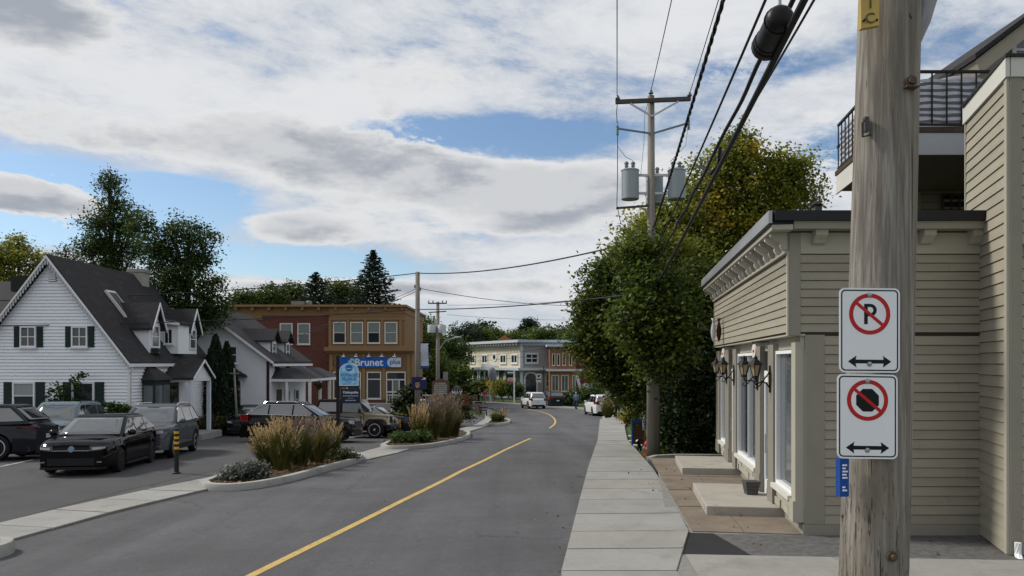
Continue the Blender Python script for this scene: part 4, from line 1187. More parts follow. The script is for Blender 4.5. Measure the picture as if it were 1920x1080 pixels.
# splice case
dirv = (cb3 - A3).normalized()
sc = through(1449, 62, 5.6)
sp_ = thing('splice_case', 'large black cylindrical splice case hanging on the overhead cables', 'splice case', tuple(sc))
mb = MB()
pr_ = [(-.40, .03), (-.385, .11), (-.35, .15), (-.32, .158), (.24, .165), (.25, .182), (.33, .182), (.345, .155), (.38, .115), (.385, .03)]
mb.tube([sc + dirv * (q[0] * .85) for q in pr_], [q[1] * .74 for q in pr_], 18); mb.build('body', mat('splice_black', (.009, .009, .0095), .45, .2, 6), sp_, smooth=True, sharp=35)
for f in (-.23, .15):
    mb = MB(); mb.tube([sc + dirv * (f - .012), sc + dirv * (f + .012)], .129, 18); mb.build('strap', iron, sp_)
for f in (-.26, .26):
    mb = MB(); mb.bar(sc + dirv * f + Z * .09, sc + dirv * f + Z * .24, .03, .02); mb.build('hanger', steel, sp_)
mb = MB(); u_ = P(1350, 275, 12.6)
mb.tube([u_, u_ + Vector((.03, .2, -.25)), u_ + Vector((-.02, .5, -.32)), u_ + Vector((-.1, .9, -.1))], .03, 6)
tag(mb.build('cable_loop', cable_m, smooth=True), 'hanging loop of slack on the lumpy cable before the turning tree', 'cable', 'overhead cables')

# ================================================================== MIDDLE AND FAR POLES, CROSSING WIRES
D3 = 41.0; X3 = PX(783, D3)
pole3 = thing('utility_pole', 'slim bare wooden pole behind the second planted island', 'utility pole', (X3, D3, G(D3)))
mb = MB(); mb.tube([(X3, D3, G(D3) - .2), (X3, D3, PZ(510, D3))], [.16, .115], 12); mb.build('shaft', wood_far, pole3, smooth=True)
mb = MB(); mb.cyl((X3 - .14, D3, PZ(540, D3)), (X3 - .14, D3, PZ(534, D3)), .05, n=8); mb.cyl((X3 + .14, D3, PZ(545, D3)), (X3 + .14, D3, PZ(539, D3)), .05, n=8); mb.build('insulator', porcelain, pole3)
ban = thing('street_banner', 'pale hanging banner on the slim pole', 'banner', (PX(796, D3), D3, PZ(690, D3)))
mb = MB(); n = 8
for i in range(n):
    z0, z1 = PZ(690 - 46 * i / n, D3), PZ(690 - 46 * (i + 1) / n, D3)
    o0, o1 = .05 * math.sin(i * .8), .05 * math.sin((i + 1) * .8)
    mb.hexa([(PX(789 , D3), D3 + o0, z0), (PX(804 - .3 * i, D3), D3 + o0 - .06, z0), (PX(804 - .3 * i, D3), D3 + o0 - .05, z0), (PX(789, D3), D3 + o0 + .01, z0),
             (PX(789, D3), D3 + o1, z1), (PX(804, D3), D3 + o1 - .06, z1), (PX(804, D3), D3 + o1 - .05, z1), (PX(789, D3), D3 + o1 + .01, z1)])
mb.build('cloth', mat('banner_cloth', (.50, .55, .63), .8, .06, 3), ban)
mb = MB(); mb.box(PX(789, D3), PX(804, D3), D3 - .075, D3 - .055, PZ(691, D3), PZ(686, D3)); mb.build('printed_band', blue_s, ban)
mb = MB(); mb.tube([(X3, D3, PZ(643, D3)), (PX(805, D3), D3, PZ(641, D3))], .025, 6); mb.build('arm', iron, ban)
mb = MB(); mb.tube([(X3, D3, PZ(691, D3)), (PX(805, D3), D3, PZ(691, D3))], .02, 6); mb.build('arm', iron, ban)
es = thing('election_poster', 'dark blue square poster with a portrait on the slim pole', 'poster', (PX(785, D3 - .2), D3 - .2, PZ(731, D3 - .2)))
EF = Face((PX(786, D3 - .2), D3 - .2, PZ(718.5, D3)), (1, 0, 0), (0, -1, 0))
mb = MB(); EF.box(mb, -.40, .40, -.335, .335, 0, .012); mb.build('panel', mat('poster_blue', (.022, .022, .085), .5, .1, 4), es)
mb = MB(); EF.poly(mb, [(-.09 + .13 * math.cos(a) * (1 if math.sin(a) > -.2 else .85), -.07 + .19 * math.sin(a)) for a in np.linspace(0, 6.28, 18, False)], .012, .015); mb.build('portrait_face', mat('poster_skin', (.42, .24, .18), .6, .1, 10), es, recalc=True)
mb = MB(); EF.poly(mb, [(-.21, .0), (-.2, .1), (-.12, .15), (-.03, .15), (.03, .09), (.03, .0), (.0, .05), (-.16, .05)], .012, .0155); EF.box(mb, -.19, -.1, -.06, -.02, .0152, .017); EF.box(mb, -.07, .02, -.06, -.02, .0152, .017); EF.poly(mb, [(-.32, -.33), (-.2, -.26), (-.02, -.26), (.12, -.33)], .012, .0145)
mb.build('portrait_dark', mat('poster_dark', (.015, .012, .014), .6), es, recalc=True)
mb = MB(); EF.box(mb, .13, .34, .2, .225, .012, .014); EF.box(mb, .22, .34, .235, .30, .012, .014); mb.build('print', sign_w, es)

D4 = 66.0; X4 = PX(821, D4)
pole4 = thing('utility_pole', 'far wooden pole with crossarm, two grey boxes and a street lamp arm', 'utility pole', (X4, D4, G(D4)))
mb = MB(); mb.tube([(X4, D4, G(D4)), (X4, D4, PZ(566, D4))], [.19, .13], 10); mb.build('shaft', wood_far, pole4, smooth=True)
mb = MB(); mb.bar((PX(803, D4), D4 - .1, PZ(569, D4)), (PX(838, D4), D4 - .1, PZ(569, D4)), .09, .1); mb.bar((PX(804, D4), D4 - .1, PZ(586, D4)), (PX(837, D4), D4 - .1, PZ(584, D4)), .08, .09); mb.build('crossarm', mat('crossarm_wood', ()), pole4)
for px in (804, 812, 830, 837):
    mb = MB(); mb.lathe([(.05, 0), (.06, .1), (.02, .22)], (PX(px, D4), D4 - .1, PZ(568, D4)), 6); mb.build('insulator', porcelain, pole4)
for px in (810, 829):
    mb = MB(); mb.lathe([(.36, 0), (.36, .62), (.33, .66), (0, .7)], (PX(px, D4), D4 - .2, PZ(624, D4)), 12); mb.build('transformer', mat('transformer_pale', (.42, .46, .49), .5, .06, 2), pole4, smooth=True, sharp=40)
mb = MB(); mb.tube([(X4, D4, PZ(660, D4)), (PX(835, D4), D4 - .5, PZ(640, D4)), (PX(858, D4), D4 - 1, PZ(633, D4))], .05, 6); mb.tube([(PX(855, D4), D4 - 1, PZ(633.5, D4)), (PX(866, D4), D4 - 1.1, PZ(633, D4))], [.1, .06], 6); mb.build('lamp_arm', steel, pole4)

wcol = mat('wire_dark', (.02, .03, .032), .6, .1, 5)
p3t = P(783, 512, D3)
wire('overhead_wire', P(1215, 447, D2), p3t, .026, .35, 'cable crossing from the transformer pole to the slim pole', wcol, group='wires crossing the street')
wire('overhead_wire', p3t, P(-140, 566, 33), .024, .3, 'cable from the slim pole leftward over the white house roof', wcol, group='wires crossing the street')
q1 = P(1222, 548, D2); q2 = P(783, 580, D3)
wire('overhead_wire', q1, q2, .024, .15, 'lower cable crossing from the tree to the slim pole', wcol, group='wires crossing the street')
wire('overhead_wire', q2, P(-160, 612, 29), .022, .2, 'lower cable passing in front of the white house gable', wcol, group='wires crossing the street')
wire('service_wire', P(783, 540, D3), P(560, 622, 66), .014, .25, 'service wire from the slim pole toward the brick building', wcol, group='wires crossing the street')
wire('service_wire', P(783, 545, D3), P(450, 655, 46), .014, .35, 'service wire drooping from the slim pole to the second white house', wcol, group='wires crossing the street')
wire('overhead_wire', P(783, 540, D3), P(1300, 553, 60), .018, .9, 'sagging wire from the slim pole across to the right', wcol, group='wires crossing the street')
for k, (a, c) in enumerate((((838, 572), (1150, 555)), ((838, 590), (1150, 598)), ((838, 672), (1100, 640)), ((838, 680), (1100, 652)))):
    wire('overhead_wire', P(a[0], a[1], D4), P(c[0], c[1], 75 + 10 * (k > 1)), .014, .25, ('upper far wire leaving the far pole crossarm', 'lower far wire leaving the far pole crossarm', 'wire passing before the upper windows of the cream building', 'lowest wire before the cream building')[k], wcol, group='wires crossing the street', n=14)

# ================================================================== WHITE GABLED HOUSE, LEFT
HD = 31.5
hx = PX(95, HD); hz0 = G(HD) - .0
hw = PX(245, HD) - hx
EZ = PZ(680, HD); RZ = PZ(487, HD)
HLEN = 8.1
house = thing('white_house', 'white clapboard house with steep dark gable roof, dormers and green shutters', 'house', (hx, HD, hz0))
GF = Face((hx, HD, 0), (1, 0, 0), (0, -1, 0))
SF = Face((hx + hw, HD, 0), (0, 1, 0), (1, 0, 0))    # street side, u away from camera
mb = MB(); mb.prism([(hx - hw, HD, hz0 - .4), (hx + hw, HD, hz0 - .4), (hx + hw, HD, EZ), (hx, HD, RZ - .1), (hx - hw, HD, EZ)], (0, HLEN, 0)); mb.build('wall', mat('siding_back', (.35, .36, .38), .7, .05, 1), house, recalc=True)
def lap_rows(mb, F, z0, z1, h, span, proud=.055, out=.002):
    z = z0
    while z < z1:
        zt = min(z + h, z1); a, c = span(z); a2, c2 = span(zt)
        if c - a > .05:
            p = F.p
            v = [p(a, z, out), p(a, z, out + proud), p(a2, zt, out + .003), p(a2, zt, out), p(c, z, out), p(c, z, out + proud), p(c2, zt, out + .003), p(c2, zt, out)]
            mb.add(v, [(0, 1, 2, 3), (7, 6, 5, 4), (0, 4, 5, 1), (1, 5, 6, 2), (2, 6, 7, 3), (3, 7, 4, 0)])
        z = zt
def gable_span(z):
    if z <= EZ: return (-hw, hw)
    f = max(0, (RZ - .1 - z) / (RZ - .1 - EZ)); return (-hw * f, hw * f)
mb = MB(); lap_rows(mb, GF, hz0 - .2, RZ - .15, .135, gable_span); o = mb.build('siding', white_sid, house, recalc=True)
o['kind'] = 'stuff'
mb = MB(); lap_rows(mb, SF, hz0 - .2, EZ, .135, lambda z: (0, HLEN)); o = mb.build('siding', white_sid, house, recalc=True); o['kind'] = 'stuff'
# roof slabs
sl = (RZ - EZ) / hw
def roof_slab(mb, sgn, over=.22, th=.14, y0=-.28, y1=HLEN + .2):
    xe = sgn * (hw + over); ze = EZ - over * sl
    mb.prism([(hx, HD + y0, RZ), (hx + xe, HD + y0, ze), (hx + xe, HD + y0, ze + th), (hx, HD + y0, RZ + th * 1.5)], (0, y1 - y0, 0))
for sgn in (-1, 1):
    mb = MB(); roof_slab(mb, sgn, .1); mb.build('roof', shingle, house, recalc=True)
    mb = MB(); xe = sgn * (hw + .1); ze = EZ - .1 * sl
    mb.prism([(hx, HD - .3, RZ + .02), (hx + xe, HD - .3, ze + .0), (hx + xe, HD - .3, ze + .1), (hx, HD - .3, RZ + .14)], (0, -.04, 0)); mb.build('bargeboard', white, house, recalc=True)
    mb = MB(); ns = 34
    for i in range(ns):
        f = (i + .5) / ns; x = hx + xe * f; z = RZ + (ze - RZ) * f
        mb.prism([(x - .04, HD - .31, z + .02), (x + .04, HD - .31, z + .02 - .0), (x + .03, HD - .31, z - .16), (x, HD - .31, z - .2), (x - .03, HD - .31, z - .16)], (0, .025, 0))
    mb.build('scalloped_trim', mat('trim_soft', (.45, .47, .46), .7, .1, 5), house, recalc=True)
mb = MB(); ze = EZ - .1 * sl
mb.box(hx + hw + .08, hx + hw + .2, HD - .3, HD + HLEN + .2, ze - .04, ze + .09); mb.build('gutter', white, house)
mb = MB(); mb.tube([(hx + hw + .14, HD - .2, ze), (hx + hw + .1, HD - .12, ze - .2), (hx + hw - .03, HD - .06, ze - .35), (hx + hw - .03, HD - .06, hz0)], .05, 6); mb.build('downspout', white, house)
mb = MB(); GF.box(mb, hw - .1, hw, hz0 - .2, EZ - .1, .0, .07); GF.box(mb, -hw, -hw + .1, hz0 - .2, EZ - .1, 0, .07); mb.build('corner_board', white, house)
def px2u(px): return PX(px, HD) - hx
def shutters(F, u, z, w, h, sw, gap=.02):
    for s in (-1, 1):
        mb = MB(); c = u + s * (w / 2 + sw / 2 + gap)
        F.box(mb, c - sw / 2, c + sw / 2, z, z + h, .04, .075)
        for k in range(2): F.box(mb, c - sw / 2 + .04, c + sw / 2 - .04, z + .05 + k * h / 2, z + h / 2 - .03 + k * h / 2, .075, .083)
        mb.build('shutter', green_dk, house)
for pc_ in (55, 151):
    z0 = PZ(651, HD); hh = PZ(612, HD) - z0
    window(GF, px2u(pc_), z0, .66, hh, house, white, glass, nx=2, ny=2, fw=.06, out=.058); shutters(GF, px2u(pc_), z0, .66, hh, .24)
z0 = PZ(768, HD); hh = PZ(716, HD) - z0
window(GF, px2u(47), z0, .92, hh, house, white, glass_curt, nx=1, ny=2, fw=.07, out=.058, pane_mats=[glass, glass_curt]); shutters(GF, px2u(47), z0, .92, hh, .36)
window(GF, px2u(158), z0, .92, hh, house, white, glass, nx=1, ny=1, fw=.07, out=.058); shutters(GF, px2u(158), z0, .92, hh, .36)
mb = MB(); zc2 = PZ(528, HD); u = px2u(100)
GF.box(mb, u - .16, u + .16, zc2 - .02, zc2 + .4, .04, .065); vt_ = mb.build('gable_vent', mat('vent_grey', (.3, .32, .33), .6), house)
for i in range(5):
    mb = MB(); GF.box(mb, u - .14, u + .14, zc2 + .01 + i * .075, zc2 + .055 + i * .075, .066, .09); mb.build('slat', white, vt_)
# dormers on the street slope
def dormer(y, w, fx, zs, ze_, zp, label):
    xf = hx + fx
    F = Face((xf, y, 0), (0, 1, 0), (1, 0, 0))
    zr = lambda x: RZ - (x - hx) * sl
    xb = hx + (RZ - ze_) / sl; xp = hx + (RZ - zp) / sl
    mb = MB(); mb.prism([(xf, y - w / 2, zr(xf) - .1), (xf, y - w / 2, ze_), (xb - .1, y - w / 2, ze_), ], (0, w, 0))
    d = mb.build('dormer', white_sid, house, recalc=True)
    mb = MB(); mb.prism([(xf, y - w / 2, ze_), (xf, y + w / 2, ze_), (xf, y, zp)], (-.6, 0, 0)); mb.build('dormer_gable', white_sid, d, recalc=True)
    for s in (-1, 1):
        mb = MB(); yy = y + s * (w / 2 + .16); zl = ze_ - .16 * (zp - ze_) / (w / 2)
        mb.prism([(xf + .22, y, zp + .08), (xf + .22, yy, zl + .08), (xb - .3, yy, zl + .08), (xp - .3, y, zp + .08)], (0, 0, .09)); mb.build('dormer_roof', shingle, d, recalc=True)
        mb = MB(); mb.prism([(xf + .225, y, zp + .16), (xf + .225, yy, zl + .16), (xf + .225, yy, zl + .0), (xf + .225, y, zp + .0)], (.04, 0, 0)); mb.build('bargeboard', white, d, recalc=True)
    window(F, 0, zs, w * .72, ze_ - zs + .05, d, white, glass_pale, nx=1, ny=2, fw=.07, depth=.05, sill=False)
    return d
dz_s, dz_e, dz_p = PZ(652, 34), PZ(612, 34), PZ(574, 34)
dormer(HD + 2.6, 1.05, hw - .22, dz_s, dz_e, dz_p, '')
dormer(HD + 6.6, 1.05, hw - .22, dz_s, dz_e, dz_p, '')
mb = MB(); bx0, bx1 = hx + hw - .75, hx + hw + .12; by = HD + 4.2
mb.box(bx0 - .8, bx1, by, by + 1.2, PZ(663, 35.5), PZ(608, 35.5)); bd = mb.build('box_dormer', white_sid, house)
mb = MB(); mb.prism([(bx0 - 1.4, by - .15, PZ(588, 35.5)), (bx1 + .12, by - .15, PZ(604, 35.5)), (bx1 + .12, by - .15, PZ(609, 35.5)), (bx0 - 1.4, by - .15, PZ(594, 35.5))], (0, 1.5, 0)); mb.build('shed_roof', shingle, bd, recalc=True)
mb = MB(); mb.prism([(bx0 - .2, by - .17, PZ(599, 35.5)), (bx1 + .14, by - .17, PZ(605, 35.5)), (bx1 + .14, by - .17, PZ(610, 35.5)), (bx0 - .2, by - .17, PZ(605, 35.5))], (0, -.03, 0)); mb.build('fascia', white, bd, recalc=True)
BFc = Face((0, by, 0), (1, 0, 0), (0, -1, 0))
window(BFc, (bx0 + bx1) / 2, PZ(645, 35.5), .42, .72, bd, white, glass, nx=2, ny=1, fw=.05)
# flower box under the near dormer, skylight, chimney
mb = MB(); mb.box(hx + hw - .2, hx + hw + .1, HD + 2.2, HD + 3.0, dz_s - .22, dz_s - .03); mb.build('window_box', green_dk, house)
mb = MB()
def roof_pt(x, y, off=0): n_ = Vector((sl, 0, 1)).normalized(); return Vector((hx + x, HD + y, RZ + .2 - x * sl)) + n_ * off
a0, a1 = 1.0, 1.95
mb.add([roof_pt(a0, 2.2, .01), roof_pt(a1, 2.2, .01), roof_pt(a1, 3.0, .01), roof_pt(a0, 3.0, .01), roof_pt(a0, 2.2, .12), roof_pt(a1, 2.2, .12), roof_pt(a1, 3.0, .12), roof_pt(a0, 3.0, .12)], [(3, 2, 1, 0), (4, 5, 6, 7), (0, 1, 5, 4), (1, 2, 6, 5), (2, 3, 7, 6), (3, 0, 4, 7)])
sk_ = mb.build('skylight', greywhite, house, recalc=True)
mb = MB(); mb.add([roof_pt(a0 + .08, 2.28, .126), roof_pt(a1 - .08, 2.28, .126), roof_pt(a1 - .08, 2.92, .126), roof_pt(a0 + .08, 2.92, .126)], [(0, 1, 2, 3)]); mb.build('pane', glass_pale, sk_)
mb = MB(); mb.box(hx - .25, hx + .45, HD + 6.9, HD + 7.6, RZ - 1, PZ(512, 38.8)); ch = mb.build('chimney', mat('chimney_brick', (.36, .34, .31), .9, .2, 8, .3, 30), house)
mb = MB(); mb.box(hx - .32, hx + .52, HD + 6.83, HD + 7.67, PZ(512, 38.8), PZ(506, 38.8)); mb.build('chimney_cap', concrete, ch)
# bay window and entrance porch on the street side
y0_, y1_ = HD + .9, HD + 2.4; bx = hx + hw
mb = MB(); mb.box(bx + .02, bx + .55, y0_, y1_, hz0, 1.92); bay = mb.build('bay_window', green_dk, house)
for (F, L) in ((Face((bx + .06, y0_, 0), (1, 0, 0), (0, -1, 0)), .48), (Face((bx + .55, y0_ + .04, 0), (0, 1, 0), (1, 0, 0)), 1.42)):
    n = 1 if L < .8 else 2
    for i in range(n):
        mb = MB(); F.box(mb, L * i / n + .04, L * (i + 1) / n - .04, hz0 + .55, 1.7, .002, .02); mb.build('pane', glass_pale, bay)
mb = MB()
mb.add([(bx, y0_ - .12, 1.93), (bx + .68, y0_ - .12, 1.93), (bx + .68, y1_ + .12, 1.93), (bx, y1_ + .12, 1.93), (bx, y0_ + .3, 2.5), (bx + .12, y0_ + .35, 2.45), (bx + .12, y1_ - .35, 2.45), (bx, y1_ - .3, 2.5)], [(3, 2, 1, 0), (4, 5, 6, 7), (0, 1, 5, 4), (1, 2, 6, 5), (2, 3, 7, 6), (3, 0, 4, 7)])
mb.build('bay_roof', shingle, bay)
py0, py1 = HD + 2.9, HD + 5.1; pxo = bx + 1.28
ptz = 1.95; pkz = 2.72
mb = MB(); mb.prism([(pxo, py0, ptz), (pxo, py1, ptz), (pxo, (py0 + py1) / 2, pkz - .05)], (-.12, 0, 0)); po_ = mb.build('porch_gable', white_sid, house, recalc=True)
for s in (0, 1):
    ye = (py0 - .15, py1 + .15)[s]; ym = (py0 + py1) / 2
    mb = MB(); mb.prism([(pxo + .15, ye, ptz - .05), (pxo + .15, ym, pkz), (pxo + .15, ym, pkz + .1), (pxo + .15, ye, ptz + .05)], (bx - pxo - .2, 0, 0)); mb.build('porch_roof', shingle, po_, recalc=True)
    mb = MB(); mb.prism([(pxo + .155, ye, ptz - .06), (pxo + .155, ym, pkz - .01), (pxo + .155, ym, pkz + .1), (pxo + .155, ye, ptz + .04)], (.03, 0, 0)); mb.build('bargeboard', white, po_, recalc=True)
    mb = MB(); yy = (py0 + .02, py1 - .02)[s]
    mb.box(pxo - .16, pxo, yy - .08, yy + .08, hz0 - .1, ptz - .14); mb.build('post', mat('post_blue_white', (.6, .65, .72), .6, .04, 2), po_)
mb = MB(); mb.box(bx, pxo, py0 - .05, py1 + .05, ptz - .13, ptz - .001); mb.build('porch_beam', white, po_)
DF = SF
mb = MB(); DF.box(mb, 3.4, 4.4, hz0 + .1, 1.75, .02, .075); dd = mb.build('door', mat('door_dark', (.03, .028, .027), .5), house)
mb = MB(); DF.box(mb, 3.5, 4.3, hz0 + .7, 1.6, .075, .083); mb.build('pane', glass, dd)
mb = MB(); mb.box(bx, pxo + .5, py0 - .1, py1 + .1, hz0 - .2, hz0 + .1); mb.build('porch_step', concrete, house)
# rear cross wing whose roof shows at the left edge
mb = MB()
wy0 = HD + 3.2; wz = PZ(521, 36.5)
mb.prism([(hx - 1.0, wy0, PZ(612, 34.5)), (hx - 1.0, wy0 + 3.4, wz), (hx - 1.0, wy0 + 6.8, PZ(612, 34.5)), (hx - 1.0, wy0 + 3.4, wz - .25)], (-7, 0, 0)); mb.build('wing_roof', shingle2, house, recalc=True)
mb = MB(); mb.box(hx - 8, hx - 2, wy0 + .2, wy0 + 6, hz0, PZ(612, 34.5)); mb.build('wing_wall', white_sid, house)
mb = MB(); mb.box(PX(-14, 36), PX(15, 36), wy0 + 2.6, wy0 + 3.2, PZ(540, 36), PZ(512, 36)); mb.build('chimney', mat('chimney_dark', (.03, .028, .028), .9, .2, 8), house)

# ================================================================== SECOND WHITE HOUSE
H2 = 43.0; h2x = PX(505, H2); h2w = 3.75; b2z = G(H2); E2 = PZ(674, H2); R2 = E2 + 3.75 * .74
cx2 = h2x - h2w; L2 = 7.4
house2 = thing('white_house', 'smaller white house with two roof dormers and a posted porch beside the cedars', 'house', (cx2, H2, b2z))
mb = MB(); mb.prism([(cx2 - h2w, H2, b2z - .4), (h2x, H2, b2z - .4), (h2x, H2, E2), (cx2, H2, R2 - .1), (cx2 - h2w, H2, E2)], (0, L2, 0)); mb.build('wall', mat('siding_back', ()), house2, recalc=True)
G2 = Face((cx2, H2, 0), (1, 0, 0), (0, -1, 0)); S2 = Face((h2x, H2, 0), (0, 1, 0), (1, 0, 0))
mb = MB(); lap_rows(mb, G2, b2z - .1, R2 - .15, .13, lambda z: (-h2w, h2w) if z < E2 else (-h2w * (R2 - .1 - z) / (R2 - .1 - E2), h2w * (R2 - .1 - z) / (R2 - .1 - E2))); o = mb.build('siding', white_sid, house2, recalc=True); o['kind'] = 'stuff'
mb = MB(); lap_rows(mb, S2, b2z - .1, E2, .13, lambda z: (0, L2)); o = mb.build('siding', white_sid, house2, recalc=True); o['kind'] = 'stuff'
dark_tr = mat('plum_trim', (.045, .022, .03), .6, .1, 4)
mb = MB(); G2.box(mb, h2w - .14, h2w, b2z - .1, E2 - .1, .0, .07); mb.build('corner_board', dark_tr, house2)
sl2 = .74
for sgn in (-1, 1):
    mb = MB(); xe = sgn * (h2w + .35); ze = E2 - .35 * sl2
    mb.prism([(cx2, H2 - .35, R2), (cx2 + xe, H2 - .35, ze), (cx2 + xe, H2 - .35, ze + .15), (cx2, H2 - .35, R2 + .18)], (0, L2 + .7, 0)); mb.build('roof', shingle2, house2, recalc=True)
    mb = MB(); mb.prism([(cx2, H2 - .36, R2 - .03), (cx2 + xe, H2 - .36, ze - .03), (cx2 + xe, H2 - .36, ze + .12), (cx2, H2 - .36, R2 + .15)], (0, -.04, 0)); mb.build('bargeboard', white, house2, recalc=True)
mb = MB(); mb.box(h2x + .3, h2x + .42, H2 - .35, H2 + L2 + .35, E2 - .38, E2 - .24); mb.build('gutter', white, house2)
window(G2, PX(436, H2) - cx2, PZ(682, H2), .62, 1.0, house2, white, glass, nx=1, ny=2, fw=.07, out=.058)
window(G2, PX(446, H2) - cx2, PZ(757, H2), .5, 1.25, house2, white, glass_pale, nx=2, ny=3, fw=.06, out=.058)
mb = MB(); mb.prism([G2.p(PX(432, H2) - cx2, PZ(702, H2), .02), G2.p(PX(464, H2) - cx2, PZ(707, H2), .02), G2.p(PX(464, H2) - cx2, PZ(704, H2), .02), G2.p(PX(440, H2) - cx2, PZ(690, H2), .02)], (0, -.5, 0)); mb.build('awning', shingle2, house2, recalc=True)
for yy in (H2 + 1.9, H2 + 4.6):
    xf = h2x - .35; w = 1.15; zs, ze_, zp = E2 - .05, E2 + 1.1, E2 + 1.65
    F = Face((xf, yy, 0), (0, 1, 0), (1, 0, 0))
    xb_ = cx2 + (R2 - ze_) / sl2; xp_ = cx2 + (R2 - zp) / sl2
    mb = MB(); mb.prism([(xf, yy - w / 2, E2), (xf, yy - w / 2, ze_), (xb_ - .2, yy - w / 2, ze_)], (0, w, 0)); d = mb.build('dormer', white_sid, house2, recalc=True)
    mb = MB(); mb.prism([(xf, yy - w / 2, ze_), (xf, yy + w / 2, ze_), (xf, yy, zp)], (-.5, 0, 0)); mb.build('dormer_gable', dark_tr, d, recalc=True)
    for s in (-1, 1):
        mb = MB(); ye = yy + s * (w / 2 + .18); zl = ze_ - .15
        mb.prism([(xf + .25, yy, zp + .06), (xf + .25, ye, zl + .06), (xb_ - .3, ye, zl + .06), (xp_ - .3, yy, zp + .06)], (0, 0, .1)); mb.build('dormer_roof', shingle2, d, recalc=True)
    mb = MB(); F.box(mb, -w / 2, -w / 2 + .16, zs, ze_, 0, .03); F.box(mb, w / 2 - .16, w / 2, zs, ze_, 0, .03); mb.build('dormer_trim', dark_tr, d)
    window(F, 0, zs + .05, .7, 1.0, d, white, glass_pale, nx=1, ny=2, fw=.07, sill=False)
for yy in (1.2, 3.4): window(S2, yy, E2 - 1.0, .6, .62, house2, mat('plum_trim', ()), glass_pale, nx=1, ny=1, fw=.08, out=.058)
mb = MB(); pz0, pz1 = PZ(709, 45), PZ(690, 45); xo = h2x + 2.3; ya, yb = H2 + .2, H2 + L2
mb.add([(h2x, ya, pz0), (xo, ya, pz0), (xo, yb, pz0), (h2x, yb, pz0), (h2x, ya + .9, pz1), (h2x + 1.2, ya + .9, pz1), (h2x + 1.2, yb - .9, pz1), (h2x, yb - .9, pz1)], [(3, 2, 1, 0), (4, 5, 6, 7), (0, 1, 5, 4), (1, 2, 6, 5), (2, 3, 7, 6), (3, 0, 4, 7)])
prf = mb.build('porch_roof', shingle2, house2)
mb = MB(); mb.box(h2x, xo - .02, ya + .02, yb, pz0 - .16, pz0 - .002); mb.build('porch_beam', white, prf)
for k in range(4):
    for xx in ((xo - .12,) if k else (xo - .12, h2x + .9)):
        mb = MB(); yy = ya + .12 + (yb - ya - .3) * k / 3; mb.box(xx - .07, xx + .07, yy - .07, yy + .07, b2z - .3, pz0 - .161); mb.build('post', white, prf)
mb = MB(); mb.box(h2x, xo, ya, yb, b2z - .35, b2z + .15); mb.build('porch_floor', brown_w, house2)
mb = MB(); S2.box(mb, 1.2, 2.1, b2z + .2, b2z + 2.2, .02, .075); mb.build('door', mat('door_dark', ()), house2)
for u in (3.2, 5.2): window(S2, u, b2z + .8, .9, 1.3, house2, white, glass_pale, nx=1, ny=2, fw=.07, out=.058)
hb = thing('hanging_basket', 'hanging flower basket under the second house porch roof', 'basket', (PX(598, 45), 45, PZ(724, 45)))
pts, tint, _ = lobe_points([(PX(598, 45), 45, PZ(722, 45), .28, .28, .25)], 30, 8, .06); leaf_object('foliage', pts, .12, leaf_mid, hb, tint=tint)
mb = MB(); mb.lathe([(.08, -.15), (.2, .05)], (PX(598, 45), 45, PZ(726, 45)), 8); mb.tube([(PX(598, 45), 45, PZ(722, 45)), (PX(598, 45), 45, pz0 - .1)], .01, 4); mb.build('basket', brown_w, hb)

# ================================================================== BRICK AND TAN PHARMACY
D5 = 72.0
bz = -1.55
ph = thing('pharmacy_building', 'two-storey red brick and tan pharmacy with a blue fascia sign', 'building', (PX(762, D5), D5, bz))
BFa = Face((0, D5, 0), (1, 0, 0), (0, -1, 0))
X = lambda px, d=D5: PX(px, d)
Zp = lambda py, d=D5: PZ(py, d)
mb = MB(); BFa.box(mb, X(425), X(618), bz - .5, Zp(592), -14, 0); mb.build('brick_wall', brick_m, ph)
mb = MB(); BFa.box(mb, X(618) + .002, X(760), bz - .5, Zp(588), -14, .25); mb.build('upper_wall', tan_m, ph)
mb = MB(); BFa.box(mb, X(425), X(618), Zp(592) + .001, Zp(576), -13.9, .06); BFa.box(mb, X(425), X(492), Zp(600), Zp(592), .0, .08); mb.build('parapet', tan_m, ph)
mb = MB(); BFa.box(mb, X(618), X(761), Zp(588) + .001, Zp(576), -13.9, .30); mb.build('parapet', tan_m, ph)
mb = MB(); BFa.box(mb, X(422), X(762) + .1, Zp(576), Zp(572), -14, .65); mb.build('cornice', tan_tr, ph)
for i in range(11):
    px = 445 + i * 31.0
    mb = MB(); BFa.box(mb, X(px) - .12, X(px) + .12, Zp(582), Zp(576) - .002, .06 if px < 618 else .3, .5); mb.build('bracket', tan_tr, ph)
D5b = 70.0
LF = Face((0, D5b, 0), (1, 0, 0), (0, -1, 0)); x5 = lambda px: PX(px, D5b); z5 = lambda py: PZ(py, D5b)
mb = MB(); LF.box(mb, x5(617), x5(773), bz - .5, z5(661), -8, 0); mb.build('shopfront_wall', tan_m, ph)
mb = MB(); LF.box(mb, x5(610), x5(778), z5(658), z5(651), -8, .55); LF.box(mb, x5(613), x5(776), z5(661) + .001, z5(658) - .001, -8, .3); mb.build('shopfront_cornice', tan_tr, ph)
mb = MB(); LF.box(mb, x5(617), x5(724), bz - .5, z5(749.5), .0, .12); mb.build('brick_plinth', brick_m, ph)
for px0, px1 in ((525, 549), (558, 582)):
    window(BFa, (X(px0) + X(px1)) / 2, Zp(646), X(px1) - X(px0), Zp(606) - Zp(646), ph, greywhite, glass, nx=1, ny=2, fw=.11, depth=.1, pane_mats=[glass, blind])
